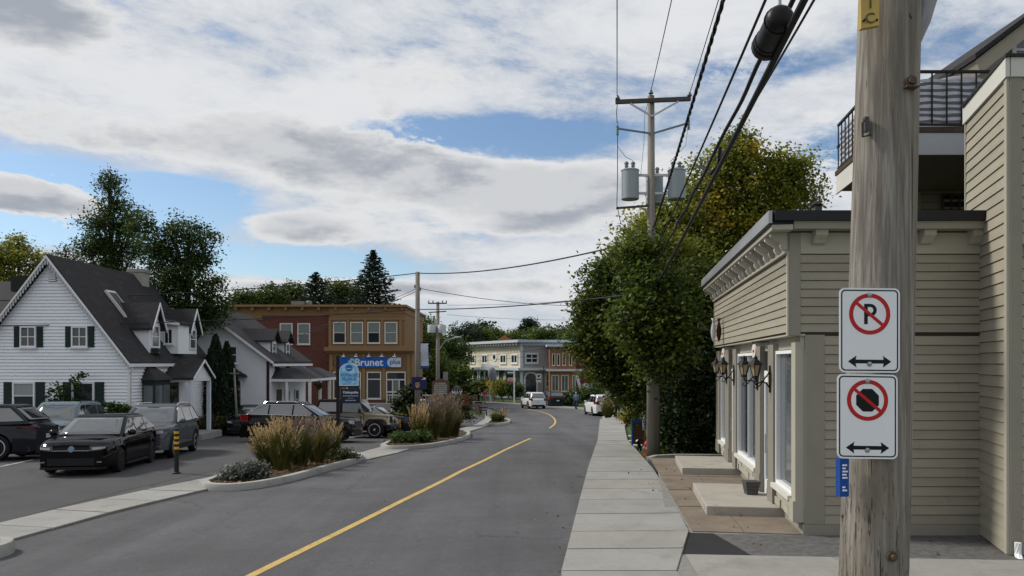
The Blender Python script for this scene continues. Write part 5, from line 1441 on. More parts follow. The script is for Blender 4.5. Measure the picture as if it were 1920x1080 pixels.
for px0, px1 in ((626, 650), (658, 682), (690, 714), (722, 746)):
    window(BFa, (X(px0) + X(px1)) / 2, Zp(644), X(px1) - X(px0), Zp(604) - Zp(644), ph, greywhite, glass, nx=1, ny=2, fw=.1, depth=.1, out=.25, pane_mats=[glass if px0 in (626, 690) else blind, blind])
for px in (620, 654, 686, 718, 752):
    mb = MB(); BFa.box(mb, X(px) - .12, X(px) + .12, Zp(650), Zp(598), .25, .33); mb.build('pilaster', tan_tr, ph)
mb = MB(); BFa.box(mb, X(618), X(760), Zp(600), Zp(597), .25, .36); BFa.box(mb, X(618), X(760), Zp(651), Zp(648), .25, .4); mb.build('moulding', tan_tr, ph)
for px0, px1 in ((625, 638), (650, 677), (688, 715)):
    window(LF, (x5(px0) + x5(px1)) / 2, z5(748), x5(px1) - x5(px0), z5(697) - z5(748), ph, greywhite, glass, nx=1, ny=1, fw=.1, depth=.1, pane_mats=[glass])
    mb = MB(); LF.box(mb, x5(px0) + .1, x5(px1) - .1, z5(712), z5(710), .04, .09); mb.build('transom_bar', greywhite, ph)
for px in (621, 644, 682, 720, 766):
    mb = MB(); LF.box(mb, x5(px) - .14, x5(px) + .14, z5(749), z5(664), .0, .1); mb.build('pilaster', tan_tr, ph)
# automatic door
dm = MB(); dx0, dx1 = x5(724), x5(761); zt, zbm = z5(697), z5(757)
for a, c in ((dx0, dx0 + .1), (dx1 - .1, dx1)): LF.box(dm, a, c, zbm, zt, 0, .1)
for zz in (zt - .1, z5(713), z5(736)): LF.box(dm, dx0 + .1, dx1 - .1, zz, zz + .12, 0, .095)
for k in (1, 2): LF.box(dm, dx0 + (dx1 - dx0) * k / 3 - .05, dx0 + (dx1 - dx0) * k / 3 + .05, zbm, z5(713) - .001, 0, .09)
door = dm.build('door', greywhite, ph)
mb = MB(); LF.box(mb, dx0 + .1, dx1 - .1, z5(713) + .12, zt - .1, .002, .03); mb.build('pane', glass, door)
for k in range(3):
    mb = MB(); w = (dx1 - dx0) / 3; LF.box(mb, dx0 + k * w + .06, dx0 + (k + 1) * w - .06, z5(736) + .12, z5(713), .002, .03); mb.build('pane', (glass, blind, glass)[k], door)
    mb = MB(); LF.box(mb, dx0 + k * w + .06, dx0 + (k + 1) * w - .06, zbm, z5(736), .002, .03); mb.build('pane', (glass, glass, glass_pale)[k], door)
mb = MB()
for k in range(9): LF.box(mb, dx0 + .15 + k * .17, dx0 + .19 + k * .17, z5(752), z5(741), .3, .33)
LF.box(mb, dx0 + .1, dx1 - .1, z5(741), z5(739.5), .29, .34); mb.build('guard_rail', greywhite, ph)
mb = MB(); LF.box(mb, x5(640), x5(736), bz - .6, z5(755), .13, 2.2); mb.build('concrete_ramp', concrete_b, ph)
# fascia sign
fs = thing('fascia_sign', 'long blue pharmacy fascia sign reading Brunet plus', 'sign', (x5(695), D5b - .05, z5(690)))
sx0, sx1, sz0, sz1 = x5(636), x5(753), z5(689), z5(670)
mb = MB(); LF.box(mb, sx0, sx1, sz0, sz1, .02, .18); mb.build('panel', mat('fascia_blue', (.015, .11, .46), .4, .05, 3), fs)
add_text('Brunet', .92, fs, LF, x5(692), (sz0 + sz1) / 2 - .02, .185, white, weight=.02, squash=1.02)
mb = MB(); cx_, cz_ = x5(742), (sz0 + sz1) / 2; rr = (sz1 - sz0) / 2 - .03
LF.poly(mb, [(sx1 - .02, cz_ - rr), (sx1 - .02, cz_ + rr)] + [(x5(737.5) + rr * math.cos(a) - .1, cz_ + rr * math.sin(a)) for a in np.linspace(math.pi / 2, 1.5 * math.pi, 14)], .18, .2); mb.build('pale_lozenge', mat('lozenge', (.55, .62, .68), .4, .04, 3), fs, recalc=True)
add_text('plus', .60, fs, LF, x5(741.5), cz_ + .03, .203, mat('plus_blue', (.02, .14, .36), .4), weight=.012)
mb = MB()
for k, (ux, uz) in enumerate(((661, 674), (657, 678), (662, 682), (667, 677))):
    LF.poly(mb, [(x5(ux) + .2 * math.cos(a), z5(uz) + .11 * math.sin(a)) for a in np.linspace(0, 6.28, 10, False)], .18, .195)
mb.build('emblem', mat('emblem_pale', (.35, .62, .68), .4), fs, recalc=True)
for px in (646, 669, 693, 717, 741):
    mb = MB(); mb.tube([LF.p(x5(px), sz1 + .25, .0), LF.p(x5(px), sz1 + .32, .35), LF.p(x5(px), sz1 + .12, .45)], .03, 5); LF.box(mb, x5(px) - .15, x5(px) + .15, sz1 + .04, sz1 + .14, .38, .55); mb.build('sign_lamp', white, fs)
ru = thing('rooftop_unit', 'low grey air unit on the pharmacy roof', 'air unit', (X(560, 80), 80, Zp(572)))
mb = MB(); mb.box(X(551, 80), X(573, 80), 79, 81, PZ(580, 80), PZ(566, 80)); mb.build('casing', mat('unit_grey', (.18, .18, .18), .6, .1, 2), ru)
mb = MB(); mb.lathe([(.35, 0), (.35, .35), (.2, .5)], (X(579, 80), 80, PZ(573, 80)), 8); mb.build('fan_cowl', mat('unit_grey', ()), ru)

# ================================================================== FAR ROW: CREAM, GREY AND BRICK BUILDINGS
D6 = 108.0; D6b = 125.0
fz = -2.0
A6 = Vector((PX(978, D6), D6, 0)); B6 = Vector((PX(872, D6b), D6b, 0))
cu_ = (B6 - A6); CL = cu_.length; cu_.normalize(); cn = Vector((-cu_.y, cu_.x, 0))
if cn.y > 0: cn = -cn
CF = Face(A6, cu_, cn)
cb_ = thing('cream_building', 'long cream two-storey building with pale arches below a bracketed cornice', 'building', (A6.x, A6.y, fz))
zc6 = lambda py: PZ(py, D6)
mb = MB(); q = [A6, B6, B6 + Vector((14, 4, 0)), A6 + Vector((4.6, 0, 0)) + Vector((0, 2.2, 0))]
CF.box(mb, 0, CL, zc6(692), zc6(648), -7, 0); mb.build('upper_wall', cream, cb_)
mb = MB(); CF.box(mb, 0, CL, fz - .5, zc6(692) - .001, -7, -.05); mb.build('lower_wall', palegr, cb_)
mb = MB(); CF.box(mb, -.5, CL + 1, zc6(642), zc6(637), -7, .9); CF.box(mb, -.3, CL + .6, zc6(648) + .001, zc6(642) - .001, -7, .3); mb.build('cornice', palegr, cb_)
for i in range(22):
    u = .3 + i * (CL - .5) / 21; mb = MB(); CF.box(mb, u - .15, u + .15, zc6(647), zc6(642.2), .3, .75); mb.build('bracket', greypt, cb_)
mb = MB(); CF.box(mb, -.5, CL + .8, zc6(694.5), zc6(689.5), -.04, .8); mb.build('belt_course', palegr, cb_)
def cu_px(px):
    k = (px - 960) / FPX; return (k * A6.y - A6.x) / (cu_.x - k * cu_.y)
for px in (886.5, 909.5, 944, 965):
    window(CF, cu_px(px), zc6(682), 2.0, zc6(663) - zc6(681.5), cb_, white, glass, nx=2, ny=2 if px < 890 else 1, fw=.2, depth=.12)
u = cu_px(927.5); mb = MB()
ringface(mb, CF, (u, zc6(669)), [(.85 * math.cos(a), .62 * math.sin(a)) for a in np.linspace(0, 6.28, 16, False)], [(.5 * math.cos(a), .36 * math.sin(a)) for a in np.linspace(0, 6.28, 16, False)], 0, .1); ovw = mb.build('oval_window', white, cb_, recalc=True)
mb = MB(); CF.poly(mb, [(u + .5 * math.cos(a), zc6(669) + .36 * math.sin(a)) for a in np.linspace(0, 6.28, 16, False)], .002, .05); mb.build('pane', glass, ovw, recalc=True)
def arch(F, u, z0, w, zs, parent, frame_w, gm, m, o=.0):
    r = w / 2
    pi = [(u + r, z0)] + [(u + r * math.cos(a), zs + r * .9 * math.sin(a)) for a in np.linspace(0, math.pi, 11)] + [(u - r, z0)]
    R2_ = r + frame_w
    po2 = [(u + R2_, z0)] + [(u + R2_ * math.cos(a), zs + R2_ * .9 * math.sin(a)) for a in np.linspace(0, math.pi, 11)] + [(u - R2_, z0)]
    mb = MB()
    for i in range(len(pi) - 1): F.poly(mb, [po2[i], pi[i], pi[i + 1], po2[i + 1]], o, o + .12)
    a_ = mb.build('arched_window', m, parent, recalc=True)
    mb = MB(); F.poly(mb, pi, o + .002, o + .04); mb.build('pane', gm, a_, recalc=True)
for px, w in ((882.5, 1.5), (892, 1.5), (904.5, 1.5), (914, 1.5), (941.5, 2.0), (950.5, 1.4), (971.5, 1.5)):
    arch(CF, cu_px(px), fz + .3, w, zc6(705), cb_, .22, glass, white, -.04)
u = cu_px(923); mb = MB(); CF.poly(mb, [(u - 2.2, zc6(690)), (u + 2.2, zc6(690))] + [(u + 2.2 * math.cos(a), zc6(689.4) + .55 * math.sin(a)) for a in np.linspace(0, math.pi, 14)], .05, .82); mb.build('entrance_arch', palegr, cb_, recalc=True)
gb = thing('grey_building', 'grey-sided building with a wide upper window between the cream and brick fronts', 'building', (A6.x + 2.5, D6, fz))
GFa = Face((A6.x, D6 - .02, 0), (1, 0, 0), (0, -1, 0)); gl = PX(1031, D6) - A6.x
mb = MB(); GFa.box(mb, .02, gl, fz - .5, zc6(648), -8, 0); mb.build('wall', greypt, gb)
mb = MB(); GFa.box(mb, -.5, gl + 4, zc6(642), zc6(637.5), -8, .9); GFa.box(mb, -.1, gl + 2, zc6(648) + .001, zc6(642) - .001, -8, .3); mb.build('cornice', mat('cornice_blue', (.40, .46, .54), .6, .05, 2), gb)
mb = MB(); GFa.box(mb, -.4, gl, zc6(694.5), zc6(689.5), 0, .7); mb.build('belt_course', palegr, gb)
mb = MB(); GFa.box(mb, -.2, .2, fz, zc6(648), .0, .15); mb.build('corner_board', palegr, gb)
window(GFa, PX(997, D6) - A6.x, zc6(682), 1.95, zc6(661.5) - zc6(682), gb, palegr, glass, nx=2, ny=2, fw=.25, depth=.12)
arch(GFa, PX(995.5, D6) - A6.x, fz + .5, 1.5, zc6(709), gb, .25, glass, palegr)
window(GFa, PX(1027, D6) - A6.x, zc6(726), .55, zc6(701) - zc6(726), gb, palegr, glass, nx=1, ny=2, fw=.1)
for px in (982.5, 998, ):
    mb = MB(); GFa.box(mb, PX(px, D6) - A6.x - .2, PX(px, D6) - A6.x + .2, zc6(712), zc6(702), .02, .1) if px < 990 else None
    if px < 990: mb.build('wall_plaque', mat('plaque_maroon', (.08, .02, .025), .5), gb)
D7 = 104.0
bb_ = thing('brick_building', 'orange brick corner shop with four slim upper windows at the far bend', 'building', (PX(1055, D7), D7, fz))
RF = Face((PX(1030.5, D7), D7, 0), (1, 0, 0), (0, -1, 0)); rl = PX(1080, D7) - RF.o.x
z7 = lambda py: PZ(py, D7)
mb = MB(); RF.box(mb, 0, rl, fz - .5, z7(650), -12, 0); mb.build('wall', brick_o, bb_)
mb = MB(); RF.box(mb, rl + .001, rl + 4, fz - .5, z7(650), -12, -2); mb.build('side_wall', brick_m, bb_)
mb = MB(); RF.box(mb, -.4, rl + .5, z7(650), z7(646), -12, .7); mb.build('cornice', palegr, bb_)
for i in range(9):
    mb = MB(); RF.box(mb, .1 + i * rl / 9, .3 + i * rl / 9, z7(652.5), z7(650) - .002, 0, .5); mb.build('bracket', greypt, bb_)
mb = MB(); RF.box(mb, -.4, rl + .8, z7(696), z7(692), .0, .6); mb.build('belt_course', palegr, bb_)
for px in (1038, 1047, 1057.5, 1069.5): window(RF, PX(px, D7) - RF.o.x, z7(685.5), .42, z7(663) - z7(685.5), bb_, cream, glass, nx=1, ny=1, fw=.09)
for px0, px1 in ((1034, 1048), (1052, 1066), (1073, 1079)):
    window(RF, (PX(px0, D7) + PX(px1, D7)) / 2 - RF.o.x, z7(734), PX(px1, D7) - PX(px0, D7), z7(703) - z7(734), bb_, cream, glass_pale, nx=2 if px1 - px0 > 8 else 1, ny=1, fw=.1)
# dark house roof glimpsed through the far trees
rr_ = thing('far_house', 'orange roof peak showing above the cream building', 'house', (PX(946, 150), 150, -2.6))
mb = MB(); mb.box(PX(935, 150), PX(957, 150), 150, 156, -2.6, PZ(638, 150)); mb.build('wall', cream, rr_)
mb = MB(); xa, xm, xb2 = PX(933, 150), PX(946, 150), PX(959, 150); mb.prism([(xa, 149.6, PZ(638, 150)), (xb2, 149.6, PZ(638, 150)), (xm, 149.6, PZ(628, 150))], (0, 7, 0)); mb.build('roof', mat('terracotta', (.36, .15, .06), .8, .1, 2), rr_, recalc=True)

# ================================================================== VEHICLES
def paint(name, col, metal=.3, rough=.25):
    return mat(name, col, .4, .03, 1.5, metal=0, coat=.55, spec=.0)
tyre_m = mat('tyre', (.012, .012, .013), .8, .15, 10)
rim_m = mat('rim_silver', (.46, .465, .47), .35, .08, 6, metal=.25)
rim_k = mat('rim_black', (.015, .015, .016), .35, .1, 6, metal=.3)
car_glass = mat('car_glass', (.012, .015, .017), .03, 0, spec=.9)
wind_glass = mat('windscreen_glass', (.03, .038, .042), .03, .2, 3, spec=.9)
for _g in (car_glass, wind_glass): _g.node_tree.nodes['Principled BSDF'].inputs['IOR'].default_value = 1.9
lamp_clear = mat('headlamp_clear', (.42, .43, .44), .35, .25, 14, spec=.8)
lamp_red = mat('tail_red', (.20, .008, .008), .15, .1, 8)
lamp_amb = mat('lamp_amber', (.45, .16, .02), .2, .1, 8)
chrome = mat('chrome', (.55, .56, .57), .12, .05, 5, metal=1.0)
trim_k = mat('trim_black', (.012, .012, .013), .55, .1, 5)
plate_m = mat('number_plate', (.5, .52, .55), .4, .05, 10)

def wheel(t, x, y, r, w, rm, spokes=5, mirror=1):
    mb = MB(); pr = [(r * .62, -w / 2), (r * .9, -w / 2), (r * .985, -w / 2 + .03), (r, -w / 4), (r, w / 4), (r * .985, w / 2 - .03), (r * .9, w / 2), (r * .62, w / 2)]
    mb.lathe(pr, (0, 0, 0), 26)
    def tf(v): return (x + v[0], y + v[2] * mirror, r + v[1])
    mb.v = [tf(v) for v in mb.v]
    wh = mb.build('wheel', tyre_m, t, smooth=True, local=True, sharp=40, recalc=True)
    mb = MB(); o = w / 2
    mb.lathe([(r * .70, o - .05), (r * .70, o + .004), (r * .64, o + .008), (r * .62, o - .04)], (0, 0, 0), 26)
    mb.lathe([(r * .15, o - .05), (r * .14, o + .0), (0.01, o + .004)], (0, 0, 0), 12)
    for k in range(spokes):
        a = 2 * math.pi * (k + .5) / spokes
        e = Vector((math.cos(a), math.sin(a), 0)); n_ = Vector((-e.y, e.x, 0))
        for s in (-.5, .5):
            p0 = e * r * .10 + n_ * s * r * .10; p1 = e * r * .67 + n_ * s * r * .26
            mb.bar(p0 + Vector((0, 0, o - .022)), p1 + Vector((0, 0, o - .014)), r * .125, .03, up=(0, 0, 1))
    mb.v = [tf(v) for v in mb.v]; mb.build('rim', rm, wh, local=True, recalc=True)
    mb = MB(); mb.lathe([(r * .66, o - .09), (r * .66, o - .06), (.01, o - .06)], (0, 0, 0), 20); mb.v = [tf(v) for v in mb.v]; mb.build('brake_disc', mat('brake_dark', (.03, .03, .03), .5, .1, 5), wh, local=True, recalc=True)

def place(x, y, fx, fy, z=None):
    f = Vector((fx, fy)).normalized(); e = 1.2
    g = (G(y + e) - G(y - e)) / (2 * e)
    Xa = Vector((f.x, f.y, g * f.y)).normalized(); Ya = Vector((-f.y, f.x, g * f.x)); Ya = (Ya - Xa * Ya.dot(Xa)).normalized(); Za = Xa.cross(Ya)
    zz = (G(y - e) + G(y + e)) / 2 if z is None else z
    return Matrix(((Xa.x, Ya.x, Za.x, x), (Xa.y, Ya.y, Za.y, y), (Xa.z, Ya.z, Za.z, zz), (0, 0, 0, 1)))

def car(name, label, cat, M, pm, L=4.3, W=1.8, H=1.46, clear=.2, wb=2.63, fo=.87, r=.325, top=None, gh=None, pill=(), rails=False, rim=rim_m, spokes=5,
        cladding=False, head=None, tail=None, glass_m=car_glass, chrome_line=False, front_style=None, lod=1, group='parked cars', wind=wind_glass):
    """top: [(x,z)] shoulder/bonnet line from tail to nose; gh: (cowl_x, roof_front_x, roof_rear_x, rear_base_x, cowl_z, rear_z)"""
    t = thing(name, label, cat, matrix=M, group=group)
    xf = L / 2 - fo; xr = xf - wb
    ra = r + .055
    xs = set(np.linspace(-L / 2, L / 2, 44))
    for cxw in (xf, xr):
        for a in np.linspace(0, math.pi, 15): xs.add(cxw + (ra + .002) * math.cos(a))
        xs.add(cxw - ra - .012); xs.add(cxw + ra + .012)
    for q in (.06, .13): xs.add(L / 2 - q); xs.add(-L / 2 + q)
    xs = sorted(xs)
    tx = [q[0] for q in top]; tz = [q[1] for q in top]
    def ztop(x): return float(np.mean([np.interp(x + d, tx, tz) for d in (-.06, 0, .06)]))
    def hwid(x):
        u = abs(x) / (L / 2)
        k = .19 if x > 0 else .13
        return W / 2 * (1 - k * u ** 7 - .02 * u ** 2)
    def bot(x):
        z = clear + (.05 * max(0, (abs(x) - L / 2 + .4) / .4))
        for cxw in (xf, xr):
            d = abs(x - cxw)
            if d < ra: z = max(z, r + math.sqrt(ra * ra - d * d))
        return z
    mb = MB(); rings = []
    for i, x in enumerate(xs):
        hw = hwid(x); zt = ztop(x); zb = bot(x); zn = clear
        e = 1.0
        dend = L / 2 - abs(x)
        if dend < .1: e = .55 + .45 * (dend / .1) ** .6
        zm = (zt + zn) / 2
        H_ = [(.0, zb), (.80, zb), (.965, max(zb, zn + .04)), (1.0, max(zb + .004, zn + .33 * (zt - zn))), (.998, max(zb + .008, zn + .60 * (zt - zn))), (.985, max(zb + .012, zn + .80 * (zt - zn))), (.95, max(zb + .016, zt - .05)), (.88, zt - .008), (.7, zt + .012), (.35, zt + .028), (0, zt + .032)]
        half = [(hw * a, z if e == 1 else zm + (z - zm) * (.8 + .2 * e)) for a, z in H_]
        rings.append([(x, y, z) for y, z in half] + [(x, -y, z) for y, z in half[-2:0:-1]])
    n = len(rings[0])
    for q in rings: mb.v += q
    for i in range(len(rings) - 1):
        for k in range(n):
            a = i * n + k; c = i * n + (k + 1) % n
            mb.f.append([a, c, c + n, a + n]); mb.mi.append(0)
    mb.f.append(list(range(n))); mb.mi.append(0); mb.f.append([(len(rings) - 1) * n + k for k in range(n)][::-1]); mb.mi.append(0)
    mb.build('body', pm, t, smooth=True, local=True, sharp=32, recalc=True)
    mb = MB(); mb.box(-L / 2 + .25, L / 2 - .25, -W / 2 * .8, W / 2 * .8, clear - .03, clear + .25); mb.build('underbody', trim_k, t, local=True)
    # greenhouse
    cx_, rfx, rrx, rbx, cz_, rz_ = gh
    hb, hr = W / 2 * .925, W / 2 * .73
    def ring(tt, hwm=1.0, z=None, sh=0.0):
        a = cx_ + (rfx - cx_) * tt - sh; c = rbx + (rrx - rbx) * tt + sh
        hw = (hb + (hr - hb) * tt) * hwm
        out = []
        for k in range(48):
            an = 2 * math.pi * k / 48; co, si = math.cos(an), math.sin(an)
            sx = math.copysign(abs(co) ** .14, co); sy = math.copysign(abs(si) ** .14, si)
            x = (a + c) / 2 + (a - c) / 2 * sx
            zbase = rz_ + (cz_ - rz_) * (x - rbx) / max(.1, cx_ - rbx)
            zz = zbase + (H - .07 - zbase) * tt if z is None else z
            out.append((x, hw * sy, zz))
        return out
    mb = MB(); rs = [ring(0), ring(.5), ring(.9), ring(1.0), ring(1.0, .955, H - .03, .06), ring(1.0, .8, H - .006, .2), ring(1.0, .4, H, .45)]
    rs[0] = [(x, y, z - .06) for x, y, z in rs[0]]
    for q in rs: mb.v += q
    for i in range(len(rs) - 1):
        for k in range(48):
            a = i * 48 + k; c = i * 48 + (k + 1) % 48; mb.f.append([a, c, c + 48, a + 48]); mb.mi.append(0)
    mb.f.append([(len(rs) - 1) * 48 + k for k in range(48)]); mb.mi.append(0)
    mb.build('cabin', pm, t, smooth=True, local=True, sharp=45, recalc=True)
    def xa(tt): return cx_ + (rfx - cx_) * tt
    def xc(tt): return rbx + (rrx - rbx) * tt
    def hwg(tt): return hb + (hr - hb) * tt
    def zg(x, tt):
        zbase = rz_ + (cz_ - rz_) * (x - rbx) / max(.1, cx_ - rbx); return zbase + (H - .07 - zbase) * tt
    t0, t1 = .07, .90
    for s in (1, -1):
        edges = [None] + list(pill) + [None]
        for k in range(len(edges) - 1):
            def rear(tt): return xc(tt) + .13 if edges[k] is None else edges[k] + .035
            def frnt(tt): return xa(tt) - .13 if edges[k + 1] is None else edges[k + 1] - .035
            q = []
            for xx, tt in ((rear(t0), t0), (frnt(t0), t0), (frnt(t1), t1), (rear(t1), t1)): q.append((xx, s * (hwg(tt) + .005), zg(xx, tt)))
            if q[2][0] - q[3][0] < .02:
                q[2] = (q[3][0] + .02, q[2][1], q[2][2])
            m2 = MB(); m2.prism(q, (0, -s * .02, 0)); m2.build('side_window', glass_m, t, local=True, recalc=True)
        if chrome_line:
            m2 = MB(); pts = [(rear_, s * (hwg(tt) + .008), zg(rear_, tt)) for rear_, tt in ((xc(t0) + .1, t0 - .02), (xa(t0) - .1, t0 - .02), (xa(t1) - .1, t1 + .02), (xc(t1) + .1, t1 + .02), (xc(t0) + .1, t0 - .02))]
            m2.tube(pts, .013, 5); m2.build('window_trim', chrome, t, local=True)
        # mirror, seams, handles
        m2 = MB(); mx = cx_ - .28; mz = zg(mx, .12)
        m2.lathe([(.0, -.085), (.05, -.08), (.075, -.03), (.078, .04), (.055, .085), (0, .095)], (0, 0, 0), 10)
        m2.v = [(mx + v[0] * .9, s * (hb + .13) + v[1] * 1.35, mz + v[2] * .85) for v in m2.v]
        m2.bar((mx, s * hb, mz - .03), (mx, s * (hb + .1), mz - .02), .06, .03); m2.build('mirror', pm if not lod else pm, t, smooth=True, local=True)
        def side_strip(x0, x1, z0, z1, off, m, nm, par=t, sl_=0.0, nseg=10):
            m3 = MB()
            for i in range(nseg):
                a, c = x0 + (x1 - x0) * i / nseg, x0 + (x1 - x0) * (i + 1) / nseg
                v = []
                for (xx, zz) in ((a, z0 + sl_ * (a - x0)), (c, z0 + sl_ * (c - x0)), (c, z1 + sl_ * (c - x0)), (a, z1 + sl_ * (a - x0))): v.append((xx, s * (hwid(xx) * 1.0 + off), zz))
                m3.add(v, [(0, 1, 2, 3)]); m3.add([(p[0], p[1] - s * (off + .02), p[2]) for p in v], [(3, 2, 1, 0)])
            return m3.build(nm, m, par, local=True)
        door_edges = [xf - ra - .1] + [q + .0 for q in pill[::-1][:1]] + [xr + ra + .02]
        for xe in [xf - ra - .06] + list(pill)[-1:]:
            side_strip(xe - .006, xe + .006, clear + .12, ztop(xe) - .06, .003, trim_k, 'door_seam', nseg=1)
        for xe in list(pill)[-1:] + ([xf - ra - 2.0] if len(pill) > 1 else []):
            side_strip(xe + .06, xe + .24, ztop(xe) - .17, ztop(xe) - .135, .02, pm, 'door_handle', nseg=2)
        side_strip(xr + ra + .03, xf - ra - .03, clear + .0, clear + (.16 if cladding else .07), .006, trim_k, 'sill_trim')
        if cladding:
            for cxw in (xf, xr):
                m3 = MB(); k_ = 14
                for i in range(k_):
                    a0_, a1_ = math.pi * i / k_, math.pi * (i + 1) / k_
                    v = []
                    for aa, rr_2 in ((a0_, ra - .01), (a1_, ra - .01), (a1_, ra + .06), (a0_, ra + .06)):
                        xx = cxw + rr_2 * math.cos(aa); zz = r + rr_2 * math.sin(aa); v.append((xx, s * (hwid(xx) + .008), zz))
                    m3.add(v, [(0, 1, 2, 3)])
                m3.build('wheel_arch_trim', trim_k, t, local=True)
        for cxw in (xf, xr): wheel(t, cxw, s * (W / 2 - .115), r, .21, rim, spokes, s)
        if rails:
            m2 = MB(); m2.tube([(rrx + .12, s * hr * .93, H - .05), (rrx + .25, s * hr * .93, H + .02), (rfx - .3, s * hr * .93, H + .02), (rfx - .12, s * hr * .93, H - .05)], .018, 6); m2.build('roof_rail', trim_k if rails == 'k' else chrome, t, local=True)
    # windscreen, rear window
    def screen(fx, sg, ta, tb, wf, m_, nm):
        m3 = MB(); K, J_ = 8, 6; nx_ = Vector((sg, 0, .55)).normalized() * .016
        for i in range(K + 1):
            tt = ta + (tb - ta) * i / K
            for j in range(J_ + 1):
                v = -1 + 2 * j / J_
                m3.v.append((fx(tt) + nx_.x + sg * .022 * (1 - v * v) * math.sin(math.pi * i / K) ** .5, v * hwg(tt) * wf, zg(fx(tt), tt) + nx_.z))
        for i in range(K):
            for j in range(J_):
                a = i * (J_ + 1) + j; m3.f.append([a, a + 1, a + J_ + 2, a + J_ + 1] if sg > 0 else [a, a + J_ + 1, a + J_ + 2, a + 1]); m3.mi.append(0)
        o_ = m3.build(nm, m_, t, smooth=True, local=True)
        sd = o_.modifiers.new('thick', 'SOLIDIFY'); sd.thickness = .02; sd.offset = -1
    screen(xa, 1, .05, .93, .90, wind, 'windscreen')
    screen(xc, -1, .12, .88, .86, glass_m, 'rear_window')
    # strips that follow the nose or the tail
    def end_x(y, sg):
        lo, hi = L / 2 - .42, L / 2
        for _ in range(30):
            m_ = (lo + hi) / 2
            if hwid(sg * m_) > abs(y) + .02: lo = m_
            else: hi = m_
        return sg * lo
    def end_strip(y0, y1, z0, z1, m, nm, sg=1, off=.012, nseg=8, taper=0.0, par=None):
        m3 = MB(); zf = lambda y, z, k: z
        for i in range(nseg):
            a, c = y0 + (y1 - y0) * i / nseg, y0 + (y1 - y0) * (i + 1) / nseg
            fa, fc2 = i / nseg, (i + 1) / nseg
            v = [(end_x(a, sg) + sg * off, a, z0 + taper * fa * 1.0), (end_x(c, sg) + sg * off, c, z0 + taper * fc2), (end_x(c, sg) + sg * off, c, z1 + taper * .35 * fc2), (end_x(a, sg) + sg * off, a, z1 + taper * .35 * fa)]
            m3.add(v, [(0, 1, 2, 3)]); m3.add([(p[0] - sg * .09, p[1] * .985, p[2]) for p in v], [(3, 2, 1, 0)])
            m3.add([v[3], v[2], (v[2][0] - sg * .09, v[2][1] * .985, v[2][2]), (v[3][0] - sg * .09, v[3][1] * .985, v[3][2])], [(0, 1, 2, 3)])
            m3.add([v[0], v[1], (v[1][0] - sg * .09, v[1][1] * .985, v[1][2]), (v[0][0] - sg * .09, v[0][1] * .985, v[0][2])], [(3, 2, 1, 0)])
        return m3.build(nm, m, par or t, local=True)
    hz_, hh_, hy0 = head      # headlight bottom, height, inner y
    for s in (1, -1):
        hl = end_strip(s * hy0, s * (W / 2 - .035), hz_, hz_ + hh_, lamp_clear, 'headlight', taper=.05) if False else end_strip(s * hy0, s * (W / 2 - .035), hz_, hz_ + hh_, mat('lamp_smoked', (.10, .105, .11), .1, .2, 12, spec=.6), 'headlight', taper=.05)
        end_strip(s * (hy0 + .06), s * (W / 2 - .15), hz_ + .03, hz_ + hh_ - .03, lamp_clear, 'lens', off=.02, taper=.03, par=hl)
        tz_, th_, ty0 = tail
        end_strip(s * ty0, s * (W / 2 - .02), tz_, tz_ + th_, lamp_red, 'taillight', sg=-1, taper=.02)
        end_strip(s * (W / 2 * .66), s * (W / 2 * .80), clear + .15, clear + .18, mat('fog_dim', (.2, .2, .2), .2), 'fog_lamp', off=.02)
    end_strip(-hy0 + .01, hy0 - .01, hz_ + .0, hz_ + hh_ * .8, trim_k, 'grille', off=.008)
    end_strip(-W * .30, W * .30, clear + .08, clear + .26, trim_k, 'air_intake', off=.012)
    end_strip(-W * .42, W * .42, clear - .02, clear + .045, trim_k if not chrome_line else chrome, 'front_lip', off=.02)
    end_strip(-W * .42, W * .42, clear - .02, clear + .2, trim_k, 'rear_bumper', sg=-1, off=.012)
    end_strip(-.16, .16, clear + .42, clear + .55, plate_m, 'number_plate', sg=-1, off=.016, nseg=2)
    if front_style == 'vw':
        end_strip(-hy0, hy0, hz_ + .005, hz_ + .025, chrome, 'chrome_bar', off=.02)
        ex = L / 2 + .0; zc3 = hz_ + hh_ * .40
        m2 = MB(); m2.lathe([(.075, 0), (.075, .02), (.06, .025)], (0, 0, 0), 20); m2.v = [(ex + .0 + v[2], v[0], zc3 + v[1]) for v in m2.v]; em = m2.build('emblem', mat('emblem_blue', (.25, .40, .55), .25, .05, 5, metal=.4), t, local=True, recalc=True)
        m2 = MB(); xx = ex + .031
        def ln(y0, z0, y1, z1): m2.bar((xx, y0, zc3 + z0), (xx, y1, zc3 + z1), .006, .012, up=(1, 0, 0))
        ln(-.028, .058, 0, .01); ln(0, .01, .028, .058); ln(-.055, .03, -.025, -.05); ln(-.025, -.05, 0, .0); ln(0, .0, .025, -.05); ln(.025, -.05, .055, .03)
        for k in range(20):
            a0_, a1_ = 2 * math.pi * k / 20, 2 * math.pi * (k + 1) / 20
            ln(.068 * math.cos(a0_), .068 * math.sin(a0_), .068 * math.cos(a1_), .068 * math.sin(a1_))
        m2.build('monogram', chrome, em, local=True)
    elif front_style:
        end_strip(-hy0 + .04, hy0 - .04, hz_ - .12, hz_ + hh_ * .7, mat('grille_dark', (.03, .03, .032), .4, .3, 40), 'grille_mesh', off=.02)
        end_strip(-hy0, hy0, hz_ + hh_ * .75, hz_ + hh_ * .85, chrome, 'chrome_bar', off=.026)
    return t

